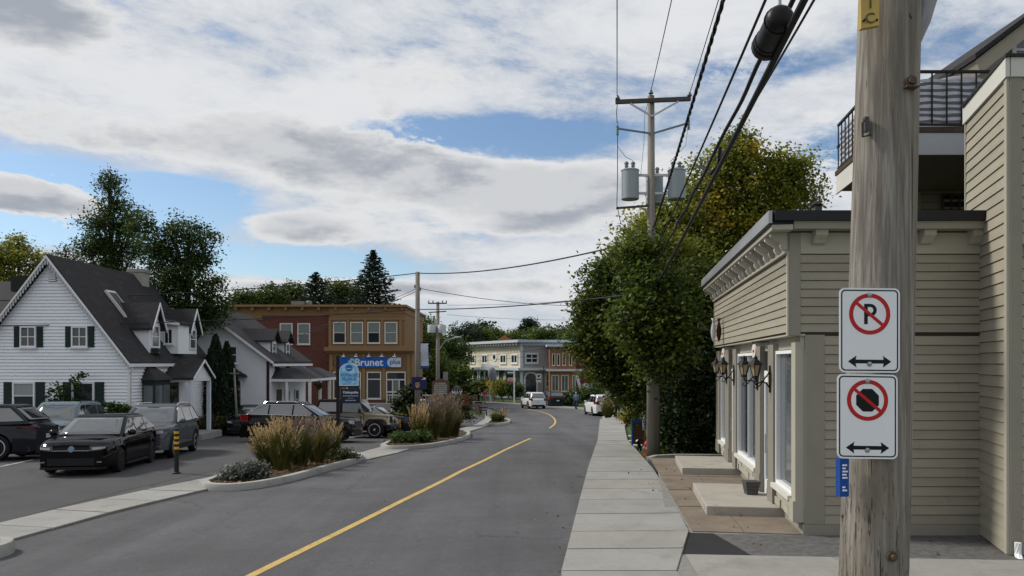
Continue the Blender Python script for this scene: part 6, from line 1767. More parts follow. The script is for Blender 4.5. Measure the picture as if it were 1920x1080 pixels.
SUV_top = lambda L, hood, belt: [(-L / 2, belt - .10), (-L / 2 + .12, belt - .02), (-.3, belt), (L / 2 - 1.35, hood + .06), (L / 2 - .6, hood), (L / 2 - .15, hood - .06), (L / 2, hood - .14)]
# Black hatchback, front three-quarter
car('hatchback_car', 'shiny black hatchback with round badge facing the road, in front of the other parked cars', 'car', place(-11.17, 20.95, .16, -.987), paint('paint_black', (.004, .004, .0045)), L=4.26, W=1.8, H=1.46, clear=.17, wb=2.63, fo=.86, r=.32,
    top=SUV_top(4.26, .88, .96), gh=(1.02, .22, -1.25, -1.98, .93, 1.02), pill=(-1.0, -.12), rim=rim_k, head=(.60, .125, .42), tail=(.72, .2, .45), front_style='vw')
car('compact_suv', 'dark grey compact SUV with roof rails parked behind the black hatchback', 'car', place(-11.75, 25.4, .16, -.987), paint('paint_darkgrey', (.09, .098, .108), .5), L=4.5, W=1.84, H=1.67, clear=.24, wb=2.68, fo=.9, r=.355,
    top=SUV_top(4.5, 1.02, 1.08), gh=(1.0, .2, -1.75, -2.1, 1.05, 1.12), pill=(-1.15, -.15), rails='c', head=(.74, .17, .38), tail=(.85, .2, .45), front_style='suv', cladding=True, chrome_line=True)
car('estate_suv', 'blue-grey SUV with black roof rails facing the road beside the white house', 'car', place(-16.1, 27.5, .16, -.987), paint('paint_bluegrey', (.15, .195, .23), .4), L=4.6, W=1.8, H=1.72, clear=.23, wb=2.64, fo=.95, r=.345,
    top=SUV_top(4.6, 1.0, 1.07), gh=(1.05, .35, -1.8, -2.15, 1.03, 1.1), pill=(-1.15, -.1), rails='k', head=(.72, .2, .42), tail=(.85, .25, .5), front_style='suv', cladding=True)
car('large_suv', 'large dark blue-black SUV cut off by the left edge, its rear end to the right', 'car', place(-16.95, 23.6, -.985, -.17), paint('paint_midnight', (.012, .015, .02), .4), L=4.9, W=1.96, H=1.69, clear=.22, wb=2.9, fo=.95, r=.385,
    top=SUV_top(4.9, 1.02, 1.10), gh=(1.05, .2, -1.75, -2.3, 1.06, 1.16), pill=(-1.2, -.2), rails=False, head=(.74, .16, .4), tail=(.96, .05, .7), front_style='suv')
car('luxury_suv', 'black SUV with chrome window trim behind the tan grasses, facing right', 'car', place(-8.9, 32.6, .995, -.09), paint('paint_black2', (.005, .005, .0055)), L=4.8, W=1.9, H=1.68, clear=.22, wb=2.86, fo=.93, r=.375,
    top=SUV_top(4.8, 1.04, 1.10), gh=(1.05, .15, -1.55, -2.25, 1.06, 1.16), pill=(-1.15, -.12), rails='c', head=(.72, .22, .5), tail=(.85, .3, .5), front_style='suv', chrome_line=True, spokes=7)
car('dark_saloon', 'dark blue-black car with pale windscreen pillar beyond the tan off-roader', 'car', place(-7.25, 40.0, .995, -.08), paint('paint_navyblack', (.010, .012, .018)), L=4.6, W=1.82, H=1.48, clear=.18, wb=2.7, fo=.9, r=.33,
    top=[(-2.3, .95), (-2.1, 1.0), (-.3, .95), (.95, .97), (1.7, .88), (2.15, .76), (2.3, .64)], gh=(1.05, .15, -1.1, -1.95, .95, 1.0), pill=(-1.0, -.1), head=(.6, .15, .45), tail=(.75, .15, .5), front_style='suv', chrome_line=True)
car('dark_car', 'black car half hidden behind the cedars by the second white house', 'car', place(-13.3, 39.4, .1, -.99), paint('paint_black3', (.008, .008, .009)), L=4.4, W=1.8, H=1.47, clear=.18, wb=2.65, fo=.88, r=.33,
    top=SUV_top(4.4, .88, .95), gh=(1.0, .2, -1.2, -2.0, .93, 1.0), pill=(-1.0, -.1), head=(.6, .15, .45), tail=(.75, .15, .5), front_style='suv', lod=0)
wsuv = car('white_suv', 'white SUV seen from behind, driving away in the far bend', 'car', place(2.2, 80.6, -.22, .97), paint('paint_white', (.62, .63, .64), 0, .35), L=4.5, W=1.84, H=1.7, clear=.24, wb=2.75, fo=.85, r=.36,
    top=SUV_top(4.5, 1.02, 1.06), gh=(1.0, .3, -1.8, -2.15, 1.04, 1.08), pill=(-1.1, -.1), rails='c', head=(.74, .2, .42), tail=(.8, .28, .6), front_style='suv', cladding=True, lod=0, group='cars on the road')
car('dark_suv', 'dark SUV just beyond the white SUV in the far bend', 'car', place(4.35, 86.5, -.3, .95), paint('paint_midnight', ()), L=4.6, W=1.85, H=1.7, clear=.22, wb=2.75, fo=.85, r=.36,
    top=SUV_top(4.6, 1.02, 1.08), gh=(1.0, .2, -1.8, -2.15, 1.04, 1.1), pill=(-1.1, -.1), head=(.74, .2, .42), tail=(.85, .2, .5), front_style='suv', lod=0, group='cars on the road')
car('boxy_wagon', 'white boxy wagon with dark glass parked by the right kerb bulge', 'car', place(7.35, 64.4, -.1, .995), paint('paint_white', ()), L=5.0, W=1.93, H=1.72, clear=.2, wb=2.99, fo=.9, r=.37,
    top=SUV_top(5.0, 1.04, 1.10), gh=(1.2, .55, -2.15, -2.4, 1.06, 1.1), pill=(-1.3, -.2), head=(.74, .2, .42), tail=(.95, .22, .55), front_style='suv', lod=0, group='parked cars')
for (x, y, fx, lab) in ((-6.9, 58.5, .99, 'white car behind the red-flowered bush'), (-8.0, 78.0, .95, 'white car behind the round black sign')):
    car('white_car', lab, 'car', place(x, y, fx, -.1), paint('paint_white', ()), L=4.4, W=1.8, H=1.47, clear=.18, wb=2.65, fo=.88, r=.33, top=SUV_top(4.4, .9, .96), gh=(1.0, .2, -1.2, -2.0, .93, 1.0), pill=(-1.0, -.1), head=(.6, .15, .45), tail=(.75, .15, .5), lod=0)

# Tan off-roader with black soft top
jt = thing('off_roader', 'tan boxy off-roader with a black soft top and bulging wings, facing right', 'car', matrix=place(-7.45, 36.4, .99, -.13), group='parked cars')
jm = paint('paint_tan', (.235, .205, .15), .2, .4)
def jb(name, m, boxes, bev=.02, parent=jt):
    mb = MB()
    for q in boxes: mb.box(*q)
    return mb.build(name, m, parent, local=True, bevel=bev)
jb('body', jm, [(-1.75, .62, -.74, .74, .50, 1.12)], .04)
mb = MB(); mb.hexa([(.62, -.66, .55), (1.72, -.52, .55), (1.72, .52, .55), (.62, .66, .55), (.62, -.66, 1.15), (1.72, -.52, 1.06), (1.72, .52, 1.06), (.62, .66, 1.15)]); mb.build('bonnet', jm, jt, local=True, bevel=.05)
for s in (-1, 1):
    for cxw, k in ((1.25, 0), (-1.17, 1)):
        mb = MB(); y0, y1 = sorted((s * .55, s * .92))
        pts = [(-.62, .52), (-.50, .82), (-.34, .95), (.38, .95), (.56, .86), (.66, .62), (.60, .60), (.50, .79), (.34, .87), (-.28, .87), (-.42, .76), (-.53, .52)]
        mb.prism([(cxw + a, y0, c) for a, c in pts], (0, y1 - y0, 0)); mb.build('wing', jm, jt, local=True, recalc=True, bevel=.015)
        wheel(jt, cxw, s * .80, .40, .25, rim_m, 5, s)
    jb('door', jm, [(-.42, .55, s * .74, s * .765, .55, 1.14)], .012)
    jb('door_hinge', trim_k, [(.50, .58, s * .765, s * .785, .95, 1.0), (.50, .58, s * .765, s * .785, .68, .73)], 0)
    mb = MB(); mb.prism([(-.36, s * .735, 1.17), (.52, s * .735, 1.17), (.36, s * .68, 1.68), (-.36, s * .68, 1.68)], (0, -s * .02, 0)); mb.build('side_window', glass_pale, jt, local=True, recalc=True)
    mb = MB(); mb.prism([(-1.6, s * .73, 1.2), (-.5, s * .73, 1.2), (-.5, s * .68, 1.66), (-1.45, s * .68, 1.66)], (0, s * .012, 0)); mb.build('soft_window', car_glass, jt, local=True, recalc=True)
    mb = MB(); mb.lathe([(.0, -.01), (.1, .0), (.105, .03), (.085, .045), (0, .055)], (0, 0, 0), 16); mb.v = [(1.73 + v[2], s * .36 + v[0], .86 + v[1]) for v in mb.v]; mb.build('headlight', lamp_clear, jt, local=True, smooth=True)
    jb('mirror', trim_k, [(.48, .56, s * .80, s * 1.0, 1.18, 1.36)], .02)
    jb('footboard', trim_k, [(-.5, .6, s * .70, s * .86, .42, .48)], .01)
mb = MB(); mb.hexa([(-1.78, -.74, 1.13), (.50, -.74, 1.13), (.50, .74, 1.13), (-1.78, .74, 1.13), (-1.55, -.66, 1.80), (.28, -.66, 1.80), (.28, .66, 1.80), (-1.55, .66, 1.80)])
mb.build('soft_top', mat('soft_top', (.012, .012, .013), .85, .2, 6, .2, 30), jt, local=True, bevel=.05)
mb = MB(); mb.hexa([(.56, -.74, 1.14), (.64, -.74, 1.14), (.64, .74, 1.14), (.56, .74, 1.14), (.30, -.67, 1.78), (.38, -.67, 1.78), (.38, .67, 1.78), (.30, .67, 1.78)]); mb.build('windscreen_frame', jm, jt, local=True, bevel=.02)
mb = MB(); mb.prism([(.645, -.64, 1.2), (.645, .64, 1.2), (.40, .60, 1.72), (.40, -.60, 1.72)], (-.02, 0, 0)); mb.build('windscreen', wind_glass, jt, local=True, recalc=True)
jb('grille', jm, [(1.722, 1.76, -.46, .46, .58, 1.02)], .015)
mb = MB()
for k in range(7): mb.box(1.76, 1.768, -.27 + k * .075, -.225 + k * .075, .68, .98)
mb.build('grille_slot', trim_k, jt, local=True)
jb('front_bumper', trim_k, [(1.78, 1.98, -.8, .8, .46, .62)], .03)
jb('rear_bumper', trim_k, [(-1.95, -1.76, -.7, .7, .46, .60)], .03)
jb('underbody', trim_k, [(-1.7, 1.7, -.5, .5, .35, .52)], 0)
mb = MB(); mb.lathe([(.2, -.1), (.36, -.1), (.385, -.05), (.385, .05), (.36, .1), (.2, .1)], (0, 0, 0), 20); mb.v = [(-1.9 + v[2], v[0], 1.0 + v[1]) for v in mb.v]; mb.build('spare_wheel', tyre_m, jt, local=True, smooth=True, sharp=40)

# ================================================================== TREES AND PLANTS
def L6(px, py, d, rx, rz, ry=None, dd=0.0):
    """crown lobe from a picture position at distance d"""
    return (PX(px, d), d + dd, PZ(py, d), rx, ry if ry else rx * .9, rz)
# dark maple right of the road, and the turning tree behind it
dm_ = 27.5
tree('maple_tree', 'large dark green tree overhanging the right sidewalk', (PX(1270, dm_), dm_ + .3, G(dm_)),
     [L6(1180, 560, dm_, 1.5, 1.0), L6(1150, 625, dm_, 1.3, .9), L6(1250, 570, dm_, 1.8, 1.4), L6(1300, 640, dm_, 1.9, 1.6), L6(1200, 665, dm_, 1.5, .8), L6(1140, 520, dm_, .9, .55), L6(1310, 540, dm_, 1.7, 1.3), L6(1105, 585, dm_, .7, .5), L6(1250, 700, dm_, 1.4, .6), L6(1340, 590, dm_, 1.3, 1.6), L6(1105, 650, dm_, .7, .5), L6(1130, 700, dm_, .7, .35),
      L6(1225, 560, 22.2, .9, .7), L6(1215, 620, 22.4, 1.0, .7), L6(1260, 600, 22.6, 1.0, .9), L6(1190, 600, 22.6, .8, .6), L6(1215, 515, 22.8, .7, .4), L6(1250, 660, 22.6, .9, .5), L6(1225, 690, 22.3, .8, .45), L6(1205, 470, 23.0, .8, .5), L6(1240, 530, 22.6, .9, .6), L6(1130, 560, dm_, 1.0, .8), L6(1115, 620, dm_, 1.0, .8), L6(1150, 670, dm_, 1.1, .7), L6(1170, 720, dm_, 1.0, .5), L6(1230, 740, dm_, 1.6, .7), L6(1300, 730, dm_, 1.6, 1.1)],
     leaf_dark, nclump=2500, per=36, sig=.25, leaf=.15, trunk_r=.26, limbs=10, trunk_top=(PX(1260, dm_), dm_, PZ(470, dm_)))
d8 = 31.5
tree('turning_tree', 'tall yellow-green tree with turning leaves behind the shop roof', (PX(1360, d8), d8, G(d8)),
     [L6(1380, 300, d8, 1.35, 1.1), L6(1330, 350, d8, 1.5, 1.2), L6(1420, 340, d8, 1.7, 1.4), L6(1480, 320, d8, 1.1, .9), L6(1500, 365, d8, 1.0, .75), L6(1300, 420, d8, 1.9, 1.5), L6(1390, 420, d8, 2.0, 1.5), L6(1460, 400, d8, 1.3, 1.2), L6(1235, 420, d8, 1.2, .9), L6(1340, 500, d8, 2.2, 1.5), L6(1270, 480, d8, 1.8, 1.3), L6(1390, 262, d8, .7, .45), L6(1190, 470, d8, .9, .7), L6(1195, 440, 29, 1.0, .7), L6(1250, 470, 28.5, 1.4, .9), L6(1165, 500, 28.5, 1.0, .7), L6(1300, 530, 28.5, 1.4, .9), L6(1215, 500, 28, 1.2, .8), L6(1150, 540, 28, .8, .5)],
     leaf_turn, nclump=2100, per=32, sig=.27, leaf=.16, trunk_r=.2, limbs=12, hollow=.6, trunk_top=(PX(1385, d8), d8, PZ(310, d8)))
# dark hedge filling the space under the tree
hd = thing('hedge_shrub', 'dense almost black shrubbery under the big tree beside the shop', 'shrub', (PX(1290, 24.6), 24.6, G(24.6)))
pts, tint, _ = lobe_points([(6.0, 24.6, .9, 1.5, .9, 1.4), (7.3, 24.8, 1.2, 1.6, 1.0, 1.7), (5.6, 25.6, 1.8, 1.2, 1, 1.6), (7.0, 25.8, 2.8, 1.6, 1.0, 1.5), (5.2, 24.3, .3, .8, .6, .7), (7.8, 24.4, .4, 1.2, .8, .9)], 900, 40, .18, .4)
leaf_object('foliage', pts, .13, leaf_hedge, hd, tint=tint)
mb = MB()
for k in range(14):
    x = random.uniform(5.0, 8.2); y = random.uniform(24.3, 25.6)
    mb.tube([(x, y, G(y)), (x + random.uniform(-.2, .2), y, .8), (x + random.uniform(-.5, .5), y + .2, random.uniform(1.4, 2.8))], [.03, .022, .008], 5)
mb.build('stem', bark, hd)
# second slim trunk beside the pole
mb = MB(); mb.tube([(PX(1233, 24), 24, G(24)), (PX(1232, 24), 24, 1.8), (PX(1226, 24), 24.2, 3.6)], [.09, .08, .06], 8)
st_ = thing('young_tree', 'slim grey trunk standing beside the transformer pole', 'tree', (PX(1233, 24), 24, G(24)))
mb.build('trunk', wood_far, st_, smooth=True)
pts, tint, _ = lobe_points([(PX(1226, 24), 24.3, 4.0, .8, .7, .7)], 60, 30, .16); leaf_object('crown', pts, .15, leaf_dark, st_, tint=tint)

# trees behind the white house
tree('tall_thin_tree', 'tall thin-leaved tree rising behind the white house roof', (PX(212, 48), 48, G(48)),
     [L6(205, 350, 48, .9, .9), L6(215, 395, 48, 1.5, 1.0), L6(180, 420, 48, 1.2, .9), L6(235, 430, 48, 1.2, .9), L6(195, 460, 48, 1.7, .9), L6(165, 470, 48, 1.0, .8), L6(250, 470, 48, 1.0, .9), L6(205, 500, 48, 1.6, .8), L6(205, 328, 48, .35, .45)],
     leaf_mid, nclump=520, per=26, sig=.27, leaf=.17, trunk_r=.22, limbs=14, trunk_top=(PX(207, 48), 48, PZ(330, 48)), hollow=.6)
tree('broad_tree', 'dark broad-crowned tree behind the white house chimney', (PX(352, 41.6), 41.6, G(41.6)),
     [L6(px_, py_, 41.6, a_ * .94, c_ * .94) for px_, py_, a_, c_ in ((345, 440, 1.5, 1.1), (300, 470, 1.5, 1.2), (370, 480, 1.2, 1.0), (330, 520, 1.9, 1.2), (300, 560, 1.6, 1.0), (375, 560, 1.5, .9), (395, 440, .5, .5), (405, 530, .9, .45), (350, 600, 1.6, .9), (265, 420, .8, .9), (405, 585, .8, .7), (420, 560, .5, .35))],
     leaf_mid, nclump=720, per=30, sig=.26, leaf=.17, trunk_r=.26, limbs=12, hollow=.55)
tree('yellowing_tree', 'rounded yellowing tree at the left edge behind the house', (PX(40, 55), 55, G(55)),
     [L6(40, 480, 55, 1.9, 1.4), L6(-10, 490, 55, 1.6, 1.4), L6(85, 500, 55, 1.2, 1.0), L6(30, 455, 55, .9, .6), L6(20, 530, 55, 2.4, 1.5)], leaf_turn, nclump=420, per=26, sig=.3, leaf=.2, trunk_r=.25, hollow=.55)
tree('bare_tree', 'pale sparse tree between the gable and the tall thin tree', (PX(120, 58), 58, G(58)),
     [L6(120, 480, 58, 1.0, .9), L6(110, 510, 58, 1.3, 1.0), L6(145, 500, 58, .8, .9)], leaf_brown, nclump=90, per=18, sig=.28, leaf=.2, trunk_r=.12, limbs=14)
# conifers behind the pharmacy
def conifer(px, top_py, d, rad, label, n_lv=26, droop=.25, m=leaf_con, name='spruce_tree', base_py=600):
    x, zt, zb = PX(px, d), PZ(top_py, d), G(d)
    t = thing(name, label, 'tree', (x, d, zb))
    mb = MB(); mb.tube([(x, d, zb - .1), (x, d, zt)], [.3, .03], 8); tr = mb.build('trunk', bark, t)
    H_ = zt - zb; P_, Dv = [], []
    mb = MB()
    for lv in range(n_lv):
        f = lv / (n_lv - 1); z = zb + H_ * (.22 + .77 * f); r_ = rad * (1 - f) ** .8 * random.uniform(.8, 1.15) + .15
        nb_ = 12
        for k in range(nb_):
            a = 2 * math.pi * (k / nb_) + random.uniform(-.3, .3); rr = r_ * random.uniform(.55, 1.15)
            dirv_ = np.array([math.cos(a), math.sin(a), -droop + .35 * f])
            mb.tube([(x, d, z), (x + dirv_[0] * rr, d + dirv_[1] * rr, z + dirv_[2] * rr)], [.03, .008], 4, False)
            for j in range(int(22 * rr / rad * 2) + 5):
                s_ = random.uniform(.15, 1.0) * rr
                P_.append([x + dirv_[0] * s_ + random.gauss(0, .10), d + dirv_[1] * s_ + random.gauss(0, .10), z + dirv_[2] * s_ + .12 * (s_ / rr) ** 2 - abs(random.gauss(0, .13))]); Dv.append(dirv_ + np.array([random.gauss(0, .5), random.gauss(0, .5), -.2]))
    mb.build('branch', bark, tr)
    leaf_object('crown', np.array(P_), .42, m, t, dirs=np.array(Dv), aspect=.4)
conifer(700, 468, 92, 6.2, 'pointed dark spruce standing behind the pharmacy roof', 46, .2)
conifer(592, 510, 96, 6.6, 'broad dark pine behind the pharmacy roof', 34, .0, name='pine_tree')
for k, (px, py, d, rx, lab) in enumerate(((500, 556, 100, 2.8, 'yellow-green treetop left of the pine behind the pharmacy'), (545, 552, 104, 2.8, 'green treetop close left of the pine'), (640, 545, 104, 3.2, 'bright yellow-green treetop between the pine and the spruce'), (455, 566, 98, 2.0, 'low treetop above the pharmacy parapet corner'))):
    tree('broadleaf_tree', lab, (PX(px, d), d, G(d)), [L6(px, py, d, rx, 1.7), L6(px - 18, py + 20, d, rx * .8, 1.6), L6(px + 16, py + 16, d, rx * .8, 1.6), L6(px, py + 50, d, rx * 1.2, 2.5)], leaf_far, nclump=330, per=26, sig=.42, leaf=.38, trunk_r=.3, group='trees behind the pharmacy')
# trees between the pharmacy and the cream building
for k, (px, py, d, rx, m, lab) in enumerate(((790, 640, 95, 2.4, leaf_dark, 'dark tree just right of the pharmacy wall'), (812, 690, 88, 2.2, leaf_dark, 'low dark tree behind the wooden board sign'), (845, 650, 112, 3.4, leaf_mid, 'dark tree left of the cream building'), (852, 700, 104, 2.4, leaf_dark, 'shadowy tree at the left end of the cream building'), (795, 612, 120, 3.0, leaf_far, 'green treetop behind the slim pole'), (868, 622, 150, 3.8, leaf_con, 'rounded dark pine top above the cream building'))):
    tree('broadleaf_tree', lab, (PX(px, d), d, G(d)), [L6(px, py, d, rx, 1.8), L6(px - 12, py + 24, d, rx * .9, 2), L6(px + 12, py + 26, d, rx * .9, 2), L6(px, py + 50, d, rx, 2.4)], m, nclump=380, per=26, sig=.4, leaf=.36, trunk_r=.25, group='trees left of the cream building')
far = [(895, 628, 170, 3.6, 0), (925, 632, 180, 3.8, 0), (960, 636, 175, 3.6, 1), (985, 630, 200, 4.5, 0), (993, 612, 205, 2.2, 2), (1020, 628, 185, 4.2, 1), (1055, 625, 190, 4.6, 0), (1085, 628, 180, 4.2, 1), (1110, 632, 170, 4.0, 0), (1150, 628, 165, 4.0, 0), (1190, 630, 160, 4.0, 0), (905, 618, 190, 3.0, 2), (770, 630, 150, 4.5, 0), (730, 640, 150, 4.5, 0)]
far_lab = ['wooded treetop at the left end above the cream roof', 'second treetop from the left above the cream roof', 'bright treetop above the middle of the cream roof', 'darker treetop above the grey building', 'small rounded pine rising highest above the grey building', 'bright treetop above the brick building corner', 'wide treetop behind the brick building', 'bright wide treetop left of the overhanging tree', 'far treetop half behind the overhanging tree', 'far treetop seen through the overhanging tree', 'farthest right treetop behind the overhanging tree', 'dark pine top left above the cream building', 'treetop between the pharmacy and the slim pole', 'treetop hidden behind the pharmacy corner']
for (px, py, d, rx, k), lab in zip(far, far_lab):
    tree('broadleaf_tree', lab, (PX(px, d), d, G(d)), [L6(px, py, d, rx, 2.2), L6(px - 14, py + 14, d, rx * .9, 2.4), L6(px + 14, py + 14, d, rx * .9, 2.4), L6(px, py + 40, d, rx * 1.2, 4)], (leaf_far, leaf_far, leaf_con)[k], nclump=300, per=22, sig=.6, leaf=.62, trunk_r=.3, group='woodland beyond the far buildings', limbs=2)
# a closed wood far behind, one mass
P_ = RNG.uniform(0, 1, (26000, 3)); wp = np.empty_like(P_)
ang = (P_[:, 0] - .5) * 2.2; dist = 230 + 90 * P_[:, 1]
wp[:, 0] = dist * np.tan(ang * .62); wp[:, 1] = dist
wp[:, 2] = -2.6 + (9 + 3.0 * np.sin(wp[:, 0] * .13) + 2.2 * np.sin(wp[:, 0] * .31 + 1.3) + 1.5 * np.sin(wp[:, 0] * .77)) * P_[:, 2] ** .6
o = leaf_object('distant_wood', wp, 3.2, leaf_far); o['kind'] = 'stuff'

# cedars, shrubs
for (px, py0, py1, d, w, lab) in ((404, 628, 790, 39.3, .62, 'tall dark columnar cedar nearest the white house porch'), (425, 642, 788, 40.2, .55, 'slightly shorter columnar cedar beside the second house')):
    t = thing('cedar', lab, 'tree', (PX(px, d), d, G(d)))
    zt, zb = PZ(py0, d), G(d)
    n = 5200; f = RNG.uniform(0, 1, n); a = RNG.uniform(0, 2 * math.pi, n)
    rr = w * np.minimum(1, (1 - f) * 2.2 + .05) ** .8 * (.75 + .35 * RNG.uniform(0, 1, n) + .12 * np.sin(a * 5 + f * 20))
    pts = np.stack([PX(px, d) + rr * np.cos(a), d + rr * np.sin(a), zb + (zt - zb) * f], 1)
    leaf_object('foliage', pts, .2, leaf_cedar, t, dirs=np.tile([0, 0, 1.0], (n, 1)), aspect=.45)
    mb = MB(); mb.tube([(PX(px, d), d, zb), (PX(px, d), d, zt - .3)], [.12, .02], 6); mb.build('trunk', bark, t)
def shrub(name, label, lobes, m, n, per, leaf, sig=.1, cat='shrub', base=None, group=None, hollow=.4):
    bx_ = base or (lobes[0][0], lobes[0][1], G(lobes[0][1]))
    t = thing(name, label, cat, bx_, group=group)
    pts, tint, cl = lobe_points(lobes, n, per, sig, hollow)
    pts = pts[pts[:, 2] > np.array([G(y) for y in pts[:, 1]]) + .01] if True else pts
    leaf_object('foliage', pts, leaf, m, t)
    mb = MB()
    for k in range(6):
        c = Vector(cl[k]); mb.tube([bx_, Vector(bx_).lerp(c, .5) + Vector((0, 0, .1)), c], [.02, .015, .005], 4, False)
    mb.build('stem', bark, t)
    return t
def sh(px, py, d, rx, rz): return (PX(px, d), d, PZ(py, d), rx, rx * .9, rz)
shrub('lilac_shrub', 'leafy shrub climbing before the white house shutters', [sh(108, 742, 30.9, .35, .5), sh(142, 725, 30.9, .3, .45), sh(150, 705, 30.9, .15, .2), sh(125, 770, 30.9, .6, .5)], leaf_mid, 90, 14, .15, .09)
shrub('low_shrub', 'low green shrub at the foot of the white house corner', [sh(210, 770, 30.8, .4, .35), sh(235, 772, 30.8, .35, .3)], leaf_mid, 60, 16, .15, .08)
shrub('low_shrub', 'brownish low planting below the cedars', [sh(400, 792, 38.4, .7, .4), sh(425, 797, 38.2, .6, .35), sh(385, 800, 37.5, .5, .3)], leaf_brown, 110, 18, .16, .1)
shrub('rounded_shrub', 'dark rounded evergreen left of the slim pole', [sh(762, 755, 43, .7, .9), sh(772, 745, 43.2, .6, .9), sh(750, 770, 43, .5, .5), sh(768, 780, 42.5, .8, .6)], leaf_hedge, 240, 30, .15, .11)
shrub('low_shrub', 'low yellow-orange plants below the rounded evergreen', [sh(745, 785, 41, .5, .35), sh(760, 795, 40.5, .5, .3)], leaf_turn, 60, 16, .14, .08)
shrub('flowering_shrub', 'wide bush covered in dark red flower heads', [sh(850, 765, 47, 1.1, .75), sh(868, 772, 47, .6, .7), sh(830, 762, 47.5, .8, .6), sh(862, 752, 48, .9, .5)], leaf_mid, 230, 22, .16, .13)
fl = bpy.data.objects['flowering_shrub']
pts, tint, _ = lobe_points([sh(850, 758, 46.7, 1.2, .8), sh(872, 768, 46.7, .65, .75), sh(830, 753, 47.2, .8, .6), sh(862, 748, 47.8, .9, .5)], 70, 20, .09, .2)
leaf_object('flower_heads', pts, .11, leaf_red, fl, tint=tint)
for k, (px, py, d, rx, rz, m, lab) in enumerate(((905, 722, 100, 1.5, .9, leaf_far, 'low hedge before the left arches of the cream building'), (943, 725, 98, 1.9, 1.1, leaf_turn, 'pale flowering shrub before the cream building'), (965, 727, 97, 1.2, 1.0, leaf_mid, 'darker shrub beside the white sign post'), (880, 728, 102, 1.4, .8, leaf_brown, 'brownish shrub at the left of the cream building'), (1072, 745, 88, 1.3, .7, leaf_mid, 'shrub behind the blue bins'), (1105, 735, 84, 1.8, 1.2, leaf_mid, 'shrub at the foot of the brick shop'), (1170, 745, 62, 1.2, .9, leaf_brown, 'reddish shrub behind the standing man'), (1185, 775, 48, .9, .6, leaf_turn, 'russet low bush left of the orange marker'), (1190, 735, 55, 1.6, 1.3, leaf_dark, 'dark bush below the overhanging tree'))):
    shrub('garden_shrub', lab, [sh(px, py, d, rx, rz), sh(px - 6, py + 6, d, rx * .8, rz * .8), sh(px + 6, py + 7, d, rx * .8, rz * .7)], m, 130, 18, .0032 * d, .0022 * d, group='shrubs along the far street')

# ornamental grasses
def grass_clump(x, y, h, r, n, label, plume=leaf_plume, npl=120, z=None, lean=(.15, 0), name='ornamental_grass', group='ornamental grasses on the islands'):
    z = G(y) + .09 if z is None else z
    t = thing(name, label, 'grass clump', (x, y, z), group=group)
    def blades(nn, hh, wid, spread, mname, m, top_only=False):
        a = RNG.uniform(0, 2 * math.pi, nn); b0 = r * .45 * np.sqrt(RNG.uniform(0, 1, nn)); out = spread * RNG.uniform(.1, 1.1, nn)
        H_ = hh * RNG.uniform(.5, 1.12, nn)
        ph_ = a + RNG.normal(0, .9, nn)
        V = np.empty((nn, 6, 3)); F_ = []
        for i, fz_ in enumerate((0.0, .55, 1.0)):
            cx = x + b0 * np.cos(a) + out * np.cos(ph_) * fz_ ** 1.8 + lean[0] * fz_ ** 2 * hh
            cy = y + b0 * np.sin(a) + out * np.sin(ph_) * fz_ ** 1.8 + lean[1] * fz_ ** 2 * hh
            cz = z + H_ * fz_ * (1 - .12 * fz_ * out / max(spread, .01))
            wv = wid * (1, .8, .15)[i]
            V[:, 2 * i] = np.stack([cx - wv * np.sin(ph_), cy + wv * np.cos(ph_), cz], 1); V[:, 2 * i + 1] = np.stack([cx + wv * np.sin(ph_), cy - wv * np.cos(ph_), cz], 1)
        return V
    V = blades(n * 2, h * .84, .010, r, 'blades', leaf_grass)
    nn = len(V); v = V.reshape(-1, 3); idx = []
    base = np.arange(nn)[:, None] * 6
    quads = np.concatenate([base + np.array([[0, 1, 3, 2]]), base + np.array([[2, 3, 5, 4]])], 1).reshape(-1, 4)
    def mk(nm, v, quads, m, tint):
        me = bpy.data.meshes.new(nm); k = len(quads)
        Mi = np.array(ROOT[t.name].inverted()); vv = v @ Mi[:3, :3].T + Mi[:3, 3]
        me.vertices.add(len(v)); me.vertices.foreach_set('co', vv.ravel()); me.loops.add(4 * k); me.loops.foreach_set('vertex_index', quads.ravel().astype(np.int32))
        me.polygons.add(k); me.polygons.foreach_set('loop_start', np.arange(0, 4 * k, 4, dtype=np.int32)); me.polygons.foreach_set('loop_total', np.full(k, 4, dtype=np.int32))
        at = me.attributes.new('tint', 'FLOAT', 'FACE'); at.data.foreach_set('value', tint.astype(np.float32)); me.materials.append(m); me.update(calc_edges=True)
        return link(me, nm, t)
    mk('blades', v, quads, leaf_grass, np.repeat(RNG.uniform(0, 1, nn), 2))
    V = blades(npl, h * 1.12, .003, r * .85, 'stalks', plume); nn = len(V); v = V.reshape(-1, 3); base = np.arange(nn)[:, None] * 6
    quads = np.concatenate([base + np.array([[0, 1, 3, 2]]), base + np.array([[2, 3, 5, 4]])], 1).reshape(-1, 4)
    st2 = mk('stalks', v, quads, plume, np.repeat(RNG.uniform(0, 1, nn), 2))
    tips = V[:, 4]; mids = V[:, 2]; d_ = tips - mids; d_ /= np.linalg.norm(d_, axis=1)[:, None]
    pp, dd = [], []
    for k in range(14):
        pp.append(tips - d_ * (k / 14 * .24 * h / 1.2) + RNG.normal(0, .010 + .004 * math.sin(k / 14 * 3.1), tips.shape)); dd.append(d_)
    o2 = leaf_object('plumes', np.concatenate(pp), .075 * h / 1.2, plume, t, dirs=np.concatenate(dd), aspect=.34)
    return t
